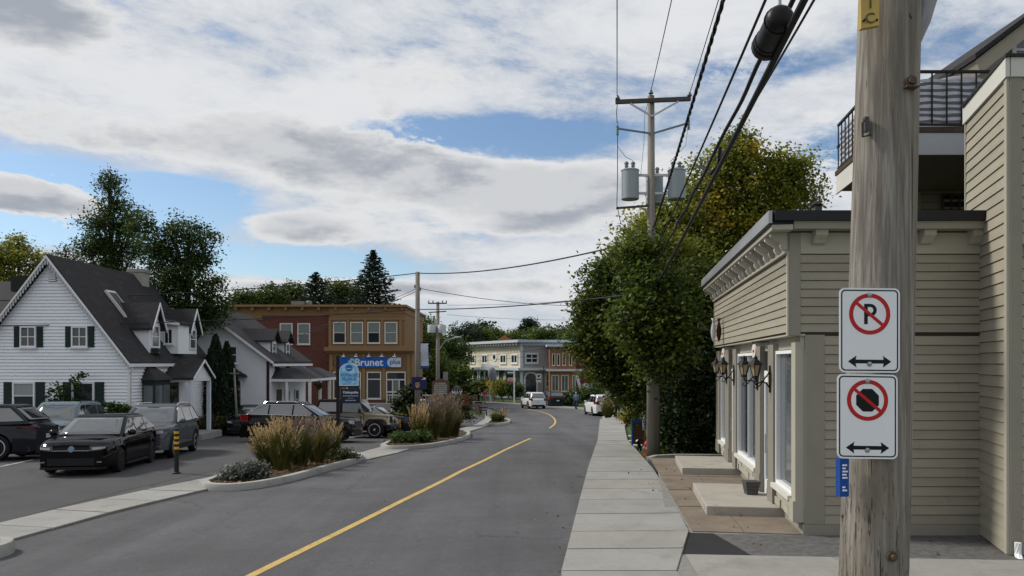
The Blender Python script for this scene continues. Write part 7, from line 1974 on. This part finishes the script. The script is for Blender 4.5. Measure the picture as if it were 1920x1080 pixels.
i1 = [(gp(502, 876, .1), 1.0, .40, 620, 'golden feathery grass clump at the left of the near island', leaf_plume, 150), (gp(528, 880, .1), 1.2, .40, 560, 'tall straw-plumed grass, second from the left on the near island', leaf_plume, 90), (gp(562, 872, .1), 1.15, .40, 560, 'dark green grass with mauve plumes in the middle of the near island', leaf_plume2, 80), (gp(594, 866, .1), 1.1, .40, 560, 'bushy green grass right of the middle on the near island', leaf_plume2, 80), (gp(616, 860, .1), 1.05, .38, 520, 'tan-tipped grass clump at the right of the near island', leaf_plume, 80)]
for (q, h_, r_, n_, lab, pl, npl) in i1: grass_clump(q[0], q[1], h_, r_, n_, lab, pl, npl, lean=(-.05 if 'golden' in lab else .04, 0))
i2 = [(gp(785, 827, .1), 1.35, .38, 420, 'golden grass clump at the left of the second island', leaf_plume, 110), (gp(808, 824, .1), 1.65, .55, 560, 'tall mauve-plumed grass filling the second island', leaf_plume2, 130), (gp(832, 820, .1), 1.7, .55, 560, 'tall green grass with pale plumes at the right of the second island', leaf_plume2, 130), (gp(850, 818, .1), 1.5, .5, 420, 'shorter green grass at the end of the second island', leaf_plume2, 40)]
for (q, h_, r_, n_, lab, pl, npl) in i2: grass_clump(q[0], q[1], h_, r_, n_, lab, pl, npl, lean=(.02, 0))
q = gp(932, 790, .1); grass_clump(q[0], q[1], .8, .7, 420, 'low golden grass on the small third island', leaf_plume, 20)
q = gp(1139, 781, .1); grass_clump(q[0], q[1], 1.6, .75, 520, 'golden and green grass on the right kerb bulge', leaf_plume, 70)
q = gp(455, 898, .1)
shrub('lavender_shrub', 'low grey-green lavender mound at the near tip of the island', [(q[0], q[1], G(q[1]) + .24, .40, .36, .20), (q[0] - .26, q[1] - .05, G(q[1]) + .18, .26, .25, .15), (q[0] + .28, q[1] + .12, G(q[1]) + .28, .28, .26, .22)], leaf_lav, 330, 12, .075, .06)
q = gp(745, 830, .1)
shrub('ground_cover', 'bright green low plant at the left tip of the second island', [(q[0] + .2, q[1] + .3, G(q[1]) + .25, .8, .6, .28), (q[0] + 1.0, q[1] + .4, G(q[1]) + .28, .5, .5, .3)], leaf_lawn, 170, 16, .10, .07)
q = gp(640, 862, .1)
shrub('ground_cover', 'trailing green plant at the right tip of the near island', [(q[0], q[1], G(q[1]) + .2, .45, .4, .22)], leaf_brown, 90, 12, .09, .06)
# mulch, fallen leaves: too many to count
def scatter(poly, n, off):
    xs_ = [p[0] for p in poly]; ys_ = [p[1] for p in poly]; out = []
    def inside(x, y):
        c = False; j = len(poly) - 1
        for i in range(len(poly)):
            if (poly[i][1] > y) != (poly[j][1] > y) and x < (poly[j][0] - poly[i][0]) * (y - poly[i][1]) / (poly[j][1] - poly[i][1]) + poly[i][0]: c = not c
            j = i
        return c
    while len(out) < n:
        x, y = random.uniform(min(xs_), max(xs_)), random.uniform(min(ys_), max(ys_))
        if inside(x, y): out.append((x, y, G(y) + off))
    return np.array(out)
o = leaf_object('mulch', np.concatenate([scatter([(v.x, v.y) for v in in1], 1600, .105), scatter([(v.x, v.y) for v in in2], 700, .105)]), .07, leaf_litter); o['kind'] = 'stuff'
gp_ = scatter([(4.15, 22.9), (5.0, 22.9), (5.6, 30), (7.2, 44), (8.6, 52), (7.2, 46), (5.3, 32)], 5200, .07)
o = leaf_object('verge_grass', gp_, .13, leaf_lawn, dirs=np.tile([0, 0, 1.0], (len(gp_), 1)), aspect=.25); o['kind'] = 'stuff'
lit = []
for k in range(60):
    f = random.random(); a = Vector(RK[2]).lerp(Vector(RK[5]), f); lit.append((a.x - random.expovariate(5), a.y, G(a.y) + .008))
for k in range(50): lit.append((random.uniform(2.7, 3.9) , random.uniform(11.9, 19), .10))
for k in range(40): lit.append((random.uniform(-8, 1), random.uniform(9, 30), G(20) if False else 0)); lit[-1] = (lit[-1][0], lit[-1][1], G(lit[-1][1]) + .01)
for k in range(30): lit.append((random.uniform(3.2, 8), random.uniform(10.2, 11.5), .11))
o = leaf_object('fallen_leaves', np.array(lit), .055, leaf_litter, up_bias=0); o['kind'] = 'stuff'

# ================================================================== STREET FURNITURE, SIGNS
def bollard(px, py, h, label, d=None):
    x, y = gp(px, py); z = G(y)
    t = thing('bollard', label, 'bollard', (x, y, z), group='black bollards with yellow bands')
    r = .055
    mb = MB(); mb.lathe([(.10, 0), (.10, .03), (.065, .05), (r, .08), (r, h - .03), (r * .9, h - .01), (r * .4, h)], (x, y, z), 14); mb.build('post', iron, t, smooth=True, sharp=40)
    for k in range(4):
        zz = z + h * (.94 - k * .115)
        mb = MB(); mb.lathe([(r + .003, -.032), (r + .005, -.03), (r + .005, .03), (r + .003, .032)], (x, y, zz - .03), 14); mb.build('band', yellow_m, t)
bollard(331, 888, 1.14, 'black bollard with yellow bands beside the black hatchback')
bollard(749, 818, .85, 'black bollard before the dark saloon')
bollard(944, 795, 1.05, 'black bollard on the small third island')

# business sign post
sx, sy = PX(634, 27.6), 27.6
t = thing('sign_post', 'black post carrying the arched blue travel sign and a navy board', 'sign', (sx, sy, G(sy)))
mb = MB(); mb.box(sx - .06, sx + .06, sy - .06, sy + .06, G(sy) - .1, PZ(667, sy)); mb.build('post', iron, t)
mb = MB(); mb.box(sx + .06, PX(674, sy), sy - .02, sy + .02, PZ(726.5, sy), PZ(724, sy)); mb.tube([(sx, sy, PZ(672, sy)), (sx - .15, sy, PZ(676, sy)), (sx - .16, sy, PZ(684, sy)), (sx - .03, sy, PZ(690, sy))], .012, 5); mb.build('arm', iron, t)
SF2 = Face((PX(655, sy), sy - .03, 0), (1, 0, 0), (0, -1, 0))
hw2 = PX(673, sy) - PX(655, sy); zb2, zt2 = PZ(723, sy), PZ(681, sy)
def archp(hw, z0, zs, rz): return [(-hw, z0), (hw, z0)] + [(hw * math.cos(a), zs + rz * math.sin(a)) for a in np.linspace(0, math.pi, 16)]
mb = MB(); SF2.poly(mb, archp(hw2, zb2, zt2 - .28, .28), 0, .04); ap = mb.build('arched_panel', skyblue, t, recalc=True)
mb = MB(); po = archp(hw2, zb2, zt2 - .28, .28); pi_ = archp(hw2 - .025, zb2 + .025, zt2 - .28, .255)
for i in range(len(po)): SF2.poly(mb, [po[i], po[(i + 1) % len(po)], pi_[(i + 1) % len(po)], pi_[i]], .04, .046)
mb.build('rim', white, ap, recalc=True)
gc = (0, PZ(690, sy)); mb = MB(); SF2.poly(mb, [(gc[0] + .13 * math.cos(a), gc[1] + .12 * math.sin(a)) for a in np.linspace(0, 6.28, 24, False)], .04, .044); gl_ = mb.build('globe', mat('globe_blue', (.02, .16, .42), .4, .2, 10), ap, recalc=True)
mb = MB(); SF2.poly(mb, [(-.13, gc[1]), (-.05, gc[1] - .035), (.06, gc[1] - .03), (.14, gc[1] + .01), (.06, gc[1] - .01), (-.05, gc[1] - .01)], .0445, .047); mb.build('swoosh', skyblue, ap, recalc=True)
tb = mat('travel_print', (.03, .17, .40), .4)
add_text('VOYAGES', .155, ap, SF2, 0, PZ(703.5, sy), .044, tb, weight=.003, squash=.92)
add_text('VILLAGE', .145, ap, SF2, 0, PZ(710.5, sy), .044, tb, weight=.003, squash=.92)
add_text('Détente', .075, ap, SF2, 0, PZ(715.8, sy), .044, tb) if False else None
mb = MB()
for a, c in ((-.22, -.12), (-.10, .10), (.12, .22)): SF2.box(mb, a, c, PZ(720.6, sy), PZ(719.3, sy), .04, .045)
SF2.box(mb, -.1, .1, PZ(716.6, sy), PZ(715.4, sy), .04, .045); mb.build('small_print', tb, ap)
x0, x1 = PX(640, sy), PX(676, sy); NF = Face(((x0 + x1) / 2, sy - .03, 0), (1, 0, 0), (0, -1, 0)); zb3, zt3 = PZ(756, sy), PZ(729, sy)
mb = MB(); NF.box(mb, (x0 - x1) / 2, (x1 - x0) / 2, zb3, zt3, 0, .04); npn = mb.build('navy_panel', navy, t)
add_text('Ostéopathe', .125, npn, NF, 0, PZ(735.5, sy), .043, white, weight=.002, squash=.92)
mb = MB()
for k in range(7): NF.box(mb, -.27 + k * .08, -.21 + k * .08, PZ(743, sy), PZ(741.3, sy), .04, .044)
NF.box(mb, -.1, .1, PZ(746.8, sy), PZ(746.2, sy), .04, .044)
for k in range(6): NF.box(mb, -.19 + k * .065, -.14 + k * .065, PZ(751.5, sy), PZ(749.8, sy), .04, .044)
mb.build('small_print', mat('print_grey', (.40, .42, .45), .5), npn)

# wooden directory board, round black sign
d9 = 60.0
t = thing('directory_board', 'brown wooden directory board with pale name slats', 'sign', (PX(827, d9), d9, G(d9)))
mb = MB(); a, c = PX(812.5, d9), PX(840, d9)
for xx in (a, c): mb.box(xx - .07, xx + .07, d9 - .05, d9 + .05, G(d9), PZ(716, d9))
mb.build('post', brown_w, t)
mb = MB(); mb.prism([(a - .1, d9 - .06, PZ(741, d9)), (c + .1, d9 - .06, PZ(741, d9)), (c + .1, d9 - .06, PZ(715, d9)), ((a + c) / 2, d9 - .06, PZ(710, d9)), (a - .1, d9 - .06, PZ(715, d9))], (0, .08, 0)); mb.build('board', brown_w, t, recalc=True)
for k in range(6):
    mb = MB(); zz = PZ(717.5 + k * 3.7, d9); mb.box(a + .06 + (.1 if k == 0 else 0), c - .06 - (.1 if k == 0 else 0), d9 - .085, d9 - .06, zz - .125, zz); mb.build('name_slat', mat('slat_grey', (.27, .27, .25), .7, .2, 12, col2=(.12, .115, .11), s2=16, v2=(.52, .58)), t)
d10 = 62.0
t = thing('round_sign', 'round-topped black sign reading MAY', 'sign', (PX(857, d10), d10, G(d10)))
MF = Face((PX(857, d10), d10, 0), (1, 0, 0), (0, -1, 0))
mb = MB(); MF.poly(mb, [(-.42, PZ(747, d10)), (.42, PZ(747, d10))] + [(.42 * math.cos(q), PZ(733, d10) + .45 * math.sin(q)) for q in np.linspace(0, math.pi, 16)], 0, .08); mb.build('panel', sign_k, t, recalc=True)
mb = MB(); MF.poly(mb, [(.30 * math.cos(q), PZ(728.5, d10) + .28 * math.sin(q)) for q in np.linspace(0, math.pi, 12)], .08, .085); MF.box(mb, -.44, .44, PZ(731.5, d10), PZ(729.5, d10), .0, .09); mb.build('arch_motif', mat('motif_grey', (.12, .12, .12), .5), t, recalc=True)
add_text('MAY', .42, t, MF, 0, PZ(736.5, d10), .09, white, weight=.012)
mb = MB(); mb.box(PX(857, d10) - .05, PX(857, d10) + .05, d10 + .09, d10 + .17, G(d10), PZ(735, d10)); mb.build('post', iron, t)
# sign panel behind the directory
t = thing('sign_post', 'small grey panel sign on a post above the directory board', 'sign', (PX(835, 75), 75, G(75)))
mb = MB(); mb.box(PX(831, 75), PX(840, 75), 74.9, 75, PZ(713, 75), PZ(697, 75)); mb.build('panel', mat('panel_grey', (.25, .25, .25), .6, .15, 5), t)
mb = MB(); mb.box(PX(835, 75) - .04, PX(835, 75) + .04, 75.01, 75.09, G(75), PZ(697, 75)); mb.build('post', iron, t)
# yellow warning sign
d11 = 92.0
t = thing('warning_sign', 'yellow diamond pedestrian warning sign before the cream building', 'sign', (PX(917, d11), d11, G(d11)))
YF = Face((PX(917, d11), d11 - .05, PZ(719.5, d11)), (1, 0, 0), (0, -1, 0))
mb = MB(); YF.poly(mb, [(-.46, 0), (0, -.46), (.46, 0), (0, .46)], 0, .01); mb.build('panel', yellow_m, t, recalc=True)
mb = MB(); YF.poly(mb, [(-.05, .05), (.06, .06), (.12, -.22), (.04, -.22), (0, -.08), (-.1, -.22), (-.16, -.18)], .01, .014); YF.poly(mb, [(.0 + .06 * math.cos(q), .14 + .06 * math.sin(q)) for q in np.linspace(0, 6.28, 8, False)], .01, .014); mb.build('walking_figure', sign_k, t, recalc=True)
mb = MB(); mb.cyl((PX(917, d11), d11, G(d11)), (PX(917, d11), d11, PZ(714, d11)), .04, n=8); mb.build('post', steel, t)
# boards by the cream building
d12 = 95.0
t = thing('shop_sign', 'white post with dark and red name boards before the cream building', 'sign', (PX(964.5, d12), d12, G(d12)))
mb = MB(); mb.box(PX(964, d12) - .09, PX(964, d12) + .09, d12 - .09, d12 + .09, G(d12), PZ(695, d12)); mb.box(PX(951, d12), PX(964, d12), d12 - .05, d12 + .05, PZ(699.5, d12), PZ(697.5, d12)); mb.build('post', white, t)
for k, (a, c, m) in enumerate(((702, 708, sign_k), (709, 714, mat('panel_pink', (.45, .33, .33), .6)), (715, 719, mat('panel_red', (.30, .08, .08), .6)))):
    mb = MB(); mb.box(PX(951, d12), PX(962, d12), d12 - .04, d12 + .04, PZ(c, d12), PZ(a, d12)); mb.build('name_board', m, t)
t = thing('bracket_sign', 'tall black post with a scrolled bracket and hanging white board', 'sign', (PX(1019.5, d12), d12, G(d12)))
mb = MB(); mb.cyl((PX(1019.5, d12), d12, G(d12)), (PX(1019.5, d12), d12, PZ(687, d12)), .06, n=8); mb.build('post', iron, t)
mb = MB(); mb.tube([(PX(1019, d12), d12, PZ(697, d12)), (PX(1012, d12), d12, PZ(694, d12)), (PX(1005, d12), d12, PZ(698, d12))], .03, 5); mb.box(PX(1004, d12), PX(1019, d12), d12 - .03, d12 + .03, PZ(700, d12), PZ(699, d12)); mb.build('bracket', iron, t)
mb = MB(); mb.box(PX(1005, d12), PX(1015, d12), d12 - .03, d12 + .03, PZ(717, d12), PZ(701, d12)); pn = mb.build('hanging_board', mat('board_pale', (.5, .5, .5), .6, .05, 5), t)
mb = MB(); xx = PX(1010, d12); zz = PZ(705, d12); mb.prism([(xx, d12 - .031, zz - .2), (xx + .2, d12 - .031, zz + .05), (xx + .1, d12 - .031, zz + .15), (xx, d12 - .031, zz + .06), (xx - .1, d12 - .031, zz + .15), (xx - .2, d12 - .031, zz + .05)], (0, -.01, 0)); mb.box(xx - .28, xx + .28, d12 - .04, d12 - .031, PZ(712, d12), PZ(710, d12)); mb.build('heart_mark', sign_k, pn, recalc=True)
# big pale sculpture and feather flag
d13 = 98.0
t = thing('stone_sculpture', 'tall grey drape-like sculpture standing before the cream building', 'sculpture', (PX(923, d13), d13, G(d13)))
mb = MB(); pts = [(923, 722, .22), (924, 712, .42), (923, 702, .55), (922, 694, .5), (921, 689, .25)]
mb.tube([(PX(a, d13), d13, PZ(c, d13)) for a, c, r_ in pts], [q[2] for q in pts], 10); mb.build('body', mat('sculpture_grey', (.17, .18, .20), .7, .25, 4, stretch=(3, 3, .6)), t, smooth=True)
mb = MB(); mb.cyl((PX(923, d13), d13, G(d13)), (PX(923, d13), d13, PZ(720, d13)), .3, n=10); mb.build('plinth', concrete, t)
d14 = 86.0
t = thing('feather_flag', 'white and pink feather flag leaning by the brick shop', 'flag', (PX(1091, d14), d14, G(d14)))
mb = MB(); ol = [(1090.5, 745), (1088, 735), (1083, 720), (1080, 709), (1080.5, 704), (1083, 703), (1086, 708), (1089, 722), (1091.5, 745)]
mb.prism([(PX(a, d14), d14, PZ(c, d14)) for a, c in ol], (0, .05, 0)); mb.build('cloth', mat('flag_cloth', (.58, .54, .60), .7, .05, 3, col2=(.55, .25, .28), s2=.4, v2=(.5, .6)), t, recalc=True)
mb = MB(); mb.tube([(PX(1091.5, d14), d14 + .06, G(d14)), (PX(1091.2, d14), d14 + .06, PZ(745, d14)), (PX(1088, d14), d14 + .06, PZ(718, d14)), (PX(1083, d14), d14 + .06, PZ(702, d14))], .025, 5); mb.build('pole', iron, t)
t = thing('name_board', 'small white board at the right of the brick shop', 'sign', (PX(1103, 84), 84, G(84)))
mb = MB(); mb.box(PX(1094, 84), PX(1112, 84), 83.95, 84, PZ(728, 84), PZ(719, 84)); mb.build('panel', mat('board_pale', ()), t)
mb = MB()
for px in (1097, 1109): mb.box(PX(px, 84) - .04, PX(px, 84) + .04, 84.0, 84.08, G(84), PZ(720, 84))
mb.build('post', iron, t)
t = thing('round_sign', 'back of a grey round sign on two posts above the wagon', 'sign', (PX(1146, 72), 72, G(72)))
RFc = Face((PX(1146, 72), 72, PZ(733, 72)), (1, 0, 0), (0, -1, 0))
mb = MB(); RFc.poly(mb, [(.5 * math.cos(q), .30 * math.sin(q)) for q in np.linspace(0, 6.28, 20, False)], 0, .04); mb.build('panel', mat('panel_back', (.35, .38, .40), .5, .1, 4), t, recalc=True)
mb = MB(); RFc.box(mb, -.32, .32, -.62, -.36, 0, .03); mb.build('lower_panel', mat('panel_back', ()), t)
mb = MB()
for s in (-.35, .35): mb.cyl((PX(1146, 72) + s, 72.06, G(72)), (PX(1146, 72) + s, 72.06, PZ(730, 72)), .03, n=6)
mb.build('post', steel, t)
# blue wheeled bins
for k, (px, lab) in enumerate(((1047, 'left blue wheeled bin by the far kerb'), (1053.5, 'right blue wheeled bin by the far kerb'))):
    x, y = PX(px, 85 + k * .3), 85 + k * .3; z = G(y) + .1
    t = thing('wheeled_bin', lab, 'bin', (x, y, z), group='blue bins by the far kerb')
    mb = MB(); mb.hexa([(x - .22, y - .25, z + .05), (x + .22, y - .25, z + .05), (x + .22, y + .25, z + .05), (x - .22, y + .25, z + .05), (x - .3, y - .33, z + 1.0), (x + .3, y - .33, z + 1.0), (x + .3, y + .33, z + 1.0), (x - .3, y + .33, z + 1.0)]); mb.build('body', blue_bin, t, bevel=.02)
    mb = MB(); mb.box(x - .32, x + .32, y - .35, y + .35, z + 1.002, z + 1.08); mb.build('lid', blue_bin, t, bevel=.02)
    for s in (-.2, .2):
        mb = MB(); mb.cyl((x + s - .03, y + .22, z + .1), (x + s + .03, y + .22, z + .1), .1, n=10); mb.build('wheel', trim_k, t)
# bench and litter box
d15 = 63.0; bx_, bz_ = PX(905, d15), G(d15) + .03
t = thing('park_bench', 'black bench with curved iron ends on the left sidewalk', 'bench', (bx_, d15, bz_))
for s in (-.55, .55):
    mb = MB(); y = d15 + s
    mb.tube([(bx_ + .35, y, bz_), (bx_ + .28, y, bz_ + .25), (bx_ + .3, y, bz_ + .42), (bx_ - .2, y, bz_ + .42), (bx_ - .35, y, bz_ + .9)], .035, 6); mb.tube([(bx_ - .2, y, bz_ + .42), (bx_ - .15, y, bz_ + .2), (bx_ - .3, y, bz_)], .035, 6); mb.tube([(bx_ + .3, y, bz_ + .42), (bx_ + .38, y, bz_ + .62), (bx_ - .25, y, bz_ + .64)], .03, 6); mb.build('leg', iron, t)
for k in range(4):
    mb = MB(); xx = bx_ + .27 - k * .14; mb.box(xx - .055, xx + .055, d15 - .75, d15 + .75, bz_ + .455, bz_ + .49); mb.build('seat_slat', brown_w, t)
for k in range(3):
    mb = MB(); f = .3 + k * .3; xx = bx_ - .2 - .15 * f; zz = bz_ + .42 + .48 * f; mb.box(xx, xx + .03, d15 - .75, d15 + .75, zz - .05, zz + .05); mb.build('back_slat', brown_w, t)
d16 = 66.0; x = PX(897.5, d16); z = G(d16) + .03
t = thing('litter_bin', 'square stone litter bin beside the bench', 'bin', (x, d16, z))
mb = MB(); mb.box(x - .3, x + .3, d16 - .3, d16 + .3, z, z + .95); mb.build('body', mat('bin_stone', (.17, .13, .11), .8, .15, 4), t, bevel=.02)
mb = MB(); mb.box(x - .34, x + .34, d16 - .34, d16 + .34, z + .951, z + 1.05); mb.build('lid', iron, t, bevel=.02)

# verge by the transformer pole: board, number, hydrant, marker, doll
y = 28.2; x = PX(1197, y); z = G(y)
t = thing('notice_board', 'narrow brown board in a blue frame on the right verge', 'sign', (x, y, z))
mb = MB(); w, h_ = .23, PZ(785, y) - z
for s in (-1, 1): mb.box(x + s * w - .03, x + s * w + .03, y - .04, y + .04, z - .05, z + h_)
mb.box(x - w + .03, x + w - .03, y - .035, y + .035, z + h_ - .14, z + h_ - .002); mb.build('frame', blue_bin, t)
mb = MB(); mb.box(x - w + .031, x + w - .031, y - .015, y + .015, z + .15, z + h_ - .141); mb.build('panel', mat('cork_brown', (.12, .065, .035), .9, .15, 6), t)
y = 25.6; x = PX(1209, y)
t = thing('house_number', 'white upright plate with the house number 432', 'sign', (x, y, G(y)))
NFc = Face((x, y - .03, 0), (1, 0, 0), (0, -1, 0)); zt_, zb_ = PZ(787, y), PZ(806, y)
mb = MB(); NFc.box(mb, -.085, .085, zb_, zt_, 0, .02); mb.build('plate', mat('plate_white', (.52, .53, .55), .5, .05, 6), t)
for k, ch_ in enumerate('432'): add_text(ch_, .125, t, NFc, 0, zt_ - .06 - k * .108, .023, sign_k, name='numeral', weight=.006)
mb = MB(); mb.box(x - .02, x + .02, y - .009, y + .03, G(y), zt_); mb.build('post', brown_w, t)
y = 24.4; x = PX(1213, y); z = G(y) + .03
t = thing('fire_hydrant', 'small red fire hydrant at the foot of the transformer pole', 'hydrant', (x, y, z))
mb = MB(); mb.lathe([(.12, 0), (.12, .03), (.075, .05), (.07, .32), (.095, .34), (.095, .37), (.08, .42), (.05, .46), (.03, .48), (.03, .51)], (x, y, z), 14); mb.build('body', red_m, t, smooth=True, sharp=40)
mb = MB(); mb.cyl((x - .12, y, z + .26), (x + .12, y, z + .26), .04, n=10); mb.cyl((x, y - .13, z + .24), (x, y, z + .24), .05, n=10); mb.build('nozzle_cap', mat('cap_pale', (.4, .38, .36), .5), t)
y = 29.5
t = thing('marker_post', 'orange flexible marker leaning with a white foot on the right verge', 'marker', (PX(1206, y), y, G(y)))
mb = MB(); mb.tube([P(1207, 778, y), P(1206, 770, y), P(1203, 756, y)], [.05, .055, .045], 8); mb.build('flag_strip', orange_m, t)
mb = MB(); mb.tube([(PX(1207, y), y, G(y)), P(1207, 778, y)], [.06, .05], 8); mb.build('post', white, t)

t = thing('wooden_stake', 'thin bare grey pole leaning between the cedars and the black SUV', 'post', (PX(446, 38), 38, G(38)))
mb = MB(); mb.tube([(PX(446, 38), 38, G(38) - .1), P(439, 690, 38)], [.06, .045], 7); mb.build('shaft', wood_far, t, smooth=True)
mb = MB(); mb.bar(P(431, 700, 37.95), P(448, 700, 37.95), .04, .05); mb.build('crosspiece', wood_far, t)

# ================================================================== PEOPLE
def skin_obj(name, verts, edges, radii, m, parent, sub=1, root=0):
    me = bpy.data.meshes.new(name); me.from_pydata([tuple(v) for v in verts], edges, [])
    o = link(me, name, parent)
    md = o.modifiers.new('skin', 'SKIN'); md.use_smooth_shade = True
    for i, r_ in enumerate(radii):
        sv = me.skin_vertices[0].data[i]; sv.radius = (r_, r_) if not isinstance(r_, tuple) else r_; sv.use_root = (i == root)
    s = o.modifiers.new('sub', 'SUBSURF'); s.levels = sub; s.render_levels = sub
    me.materials.append(m)
    return o
skin_m = mat('skin', (.42, .25, .18), .6, .05, 10)
def person(label, x, y, facing, h, top_m, leg_m, hair_m, stride=.12, arm=(.05, .12), bag=None, z=None, group='people on the sidewalks', lean=0.0):
    z = G(y) + .1 if z is None else z
    t = thing('person', label, 'person', (x, y, z), facing, group)
    k = h / 1.75
    J = lambda *q: Vector(q) * k
    # local: +x is the way the person faces
    hip = J(0, 0, .92); chest = J(lean, 0, 1.28); neck = J(lean * 1.25, 0, 1.48); head = J(lean * 1.35 + .02, 0, 1.60)
    V = [hip, J(lean * .5, 0, 1.1), chest, neck, head, J(lean * 1.4 + .02, 0, 1.70)]
    E_ = [(0, 1), (1, 2), (2, 3), (3, 4), (4, 5)]; Rr = [.125 * k, .115 * k, (.13 * k, .155 * k), .055 * k, .085 * k, .06 * k]
    def limb(a, pts, rs):
        p = a
        for q, r_ in zip(pts, rs): V.append(q); Rr.append(r_); E_.append((p, len(V) - 1)); p = len(V) - 1
    for s, st_, ar in ((1, stride, arm[0]), (-1, -stride, arm[1])):
        limb(0, [J(.0, s * .09, .86), J(st_ * .6 + .03, s * .095, .48), J(st_, s * .1, .08), J(st_ + .14, s * .11, .035)], [.085 * k, .062 * k, .042 * k, .035 * k])
        limb(2, [J(lean, s * .19, 1.40), J(lean - .05, s * .25, 1.13), J(lean + ar, s * .26, .90), J(lean + ar + .03, s * .26, .80)], [.06 * k, .045 * k, .034 * k, .03 * k])
    body = skin_obj('body', V, E_, Rr, skin_m, t)
    g = 1.14
    # jacket
    V2 = [V[0] + Vector((0, 0, .02)), V[1], V[2], V[2].lerp(V[3], .55)]; E2_ = [(0, 1), (1, 2), (2, 3)]; R2_ = [.15 * k, .14 * k, (.15 * k, .18 * k), .085 * k]
    for s, ar in ((1, arm[0]), (-1, arm[1])):
        p = 2
        for q, r_ in ((J(lean, s * .19, 1.40), .075), (J(lean - .05, s * .25, 1.13), .06), (J(lean + ar, s * .26, .92), .05)): V2.append(q); R2_.append(r_ * k); E2_.append((p, len(V2) - 1)); p = len(V2) - 1
    skin_obj('jacket', V2, E2_, R2_, top_m, t)
    V3 = [V[0]]; E3 = []; R3 = [.14 * k]
    for s, st_ in ((1, stride), (-1, -stride)):
        p = 0
        for q, r_ in ((J(.0, s * .09, .86), .1), (J(st_ * .6 + .03, s * .095, .48), .078), (J(st_, s * .1, .09), .058)): V3.append(q); R3.append(r_ * k); E3.append((p, len(V3) - 1)); p = len(V3) - 1
    skin_obj('trousers', V3, E3, R3, leg_m, t)
    for s, st_ in ((1, stride), (-1, -stride)):
        mb = MB(); c = J(st_ + .06, s * .1, 0); mb.hexa([(c.x - .12 * k, c.y - .05, 0), (c.x + .15 * k, c.y - .05, 0), (c.x + .15 * k, c.y + .05, 0), (c.x - .12 * k, c.y + .05, 0), (c.x - .1 * k, c.y - .045, .1), (c.x + .05 * k, c.y - .04, .1), (c.x + .05 * k, c.y + .04, .1), (c.x - .1 * k, c.y + .045, .1)]); mb.build('shoe', trim_k, t, local=True)
    skin_obj('hair', [head + Vector((-.03, 0, -.02)), head + Vector((-.025, 0, .07 * k)), head + Vector((.02, 0, .12 * k))], [(0, 1), (1, 2)], [.088 * k, .098 * k, .06 * k], hair_m, t)
    if bag:
        mb = MB(); c = J(lean + arm[0] + .03, .27, .52); mb.hexa([(c.x - .16, c.y - .06, c.z - .17), (c.x + .16, c.y - .06, c.z - .17), (c.x + .16, c.y + .06, c.z - .17), (c.x - .16, c.y + .06, c.z - .17), (c.x - .13, c.y - .04, c.z + .15), (c.x + .13, c.y - .04, c.z + .15), (c.x + .13, c.y + .04, c.z + .15), (c.x - .13, c.y + .04, c.z + .15)])
        mb.tube([(c.x - .08, c.y, c.z + .15), (c.x, c.y, c.z + .27), (c.x + .08, c.y, c.z + .15)], .012, 5)
        bo = mb.build('carried_bag', bag, local=True); bo.matrix_world = ROOT[t.name].copy(); tag(bo, 'dark green bag held by the person in the blue jacket', 'bag')
    return t
dk = mat('cloth_black', (.012, .012, .014), .9, .15, 6); blu = mat('cloth_blue', (.10, .19, .34), .9, .1, 6); redc = mat('cloth_red', (.36, .05, .06), .9, .1, 6); jean = mat('cloth_jean', (.035, .05, .085), .9, .1, 6)
hair_d = mat('hair_dark', (.02, .014, .01), .7, .1, 10); hair_w = mat('hair_grey', (.42, .42, .41), .7, .1, 10); tanc = mat('cloth_tan', (.3, .2, .15), .9)
q = gp(1158, 784, .1); person('man in black jacket and trousers standing on the right kerb bulge', q[0], q[1], R(-95), 1.78, dk, dk, hair_d, .16, (.12, .18))
q = gp(1080, 766, .1); person('grey-haired person in a blue jacket walking away past the brick shop', q[0], q[1], R(70), 1.68, blu, jean, hair_w, .14, (.0, .1), bag=mat('bag_green', (.03, .06, .05), .7))
person('person in red top walking before the cream building', PX(909, 93), 93, R(-100), 1.7, redc, tanc, hair_d, .12)
person('person in dark clothes walking beside the one in red', PX(897.5, 94), 94, R(-110), 1.75, dk, dk, hair_d, .1)
# stooping garden doll on the verge
y = 25.9; x = PX(1199, y); z = G(y) + .03
t = thing('garden_doll', 'small stooping doll in white top and dark trousers on the right verge', 'doll', (x, y, z))
V = [Vector(q) for q in ((.0, 0, .27), (-.05, 0, .36), (-.10, 0, .42), (.03, 0, .44), (.08, 0, .43), (-.03, 0, .14), (-.08, 0, .02), (.05, 0, .15), (.04, 0, .02), (-.08, -.06, .3), (.02, -.08, .24))]
skin_obj('body', V, [(0, 1), (1, 2), (2, 3), (3, 4), (0, 5), (5, 6), (0, 7), (7, 8), (2, 9), (9, 10)], [.055, .06, .06, .045, .06, .035, .028, .035, .028, .028, .02], dk, t)
skin_obj('shirt', [V[1], V[2]], [(0, 1)], [.075, .078], white, t)
skin_obj('hair', [V[3] + Vector((.02, 0, .01)), V[4] + Vector((.03, 0, -.03))], [(0, 1)], [.065, .06], mat('hair_auburn', (.10, .03, .02), .8), t)
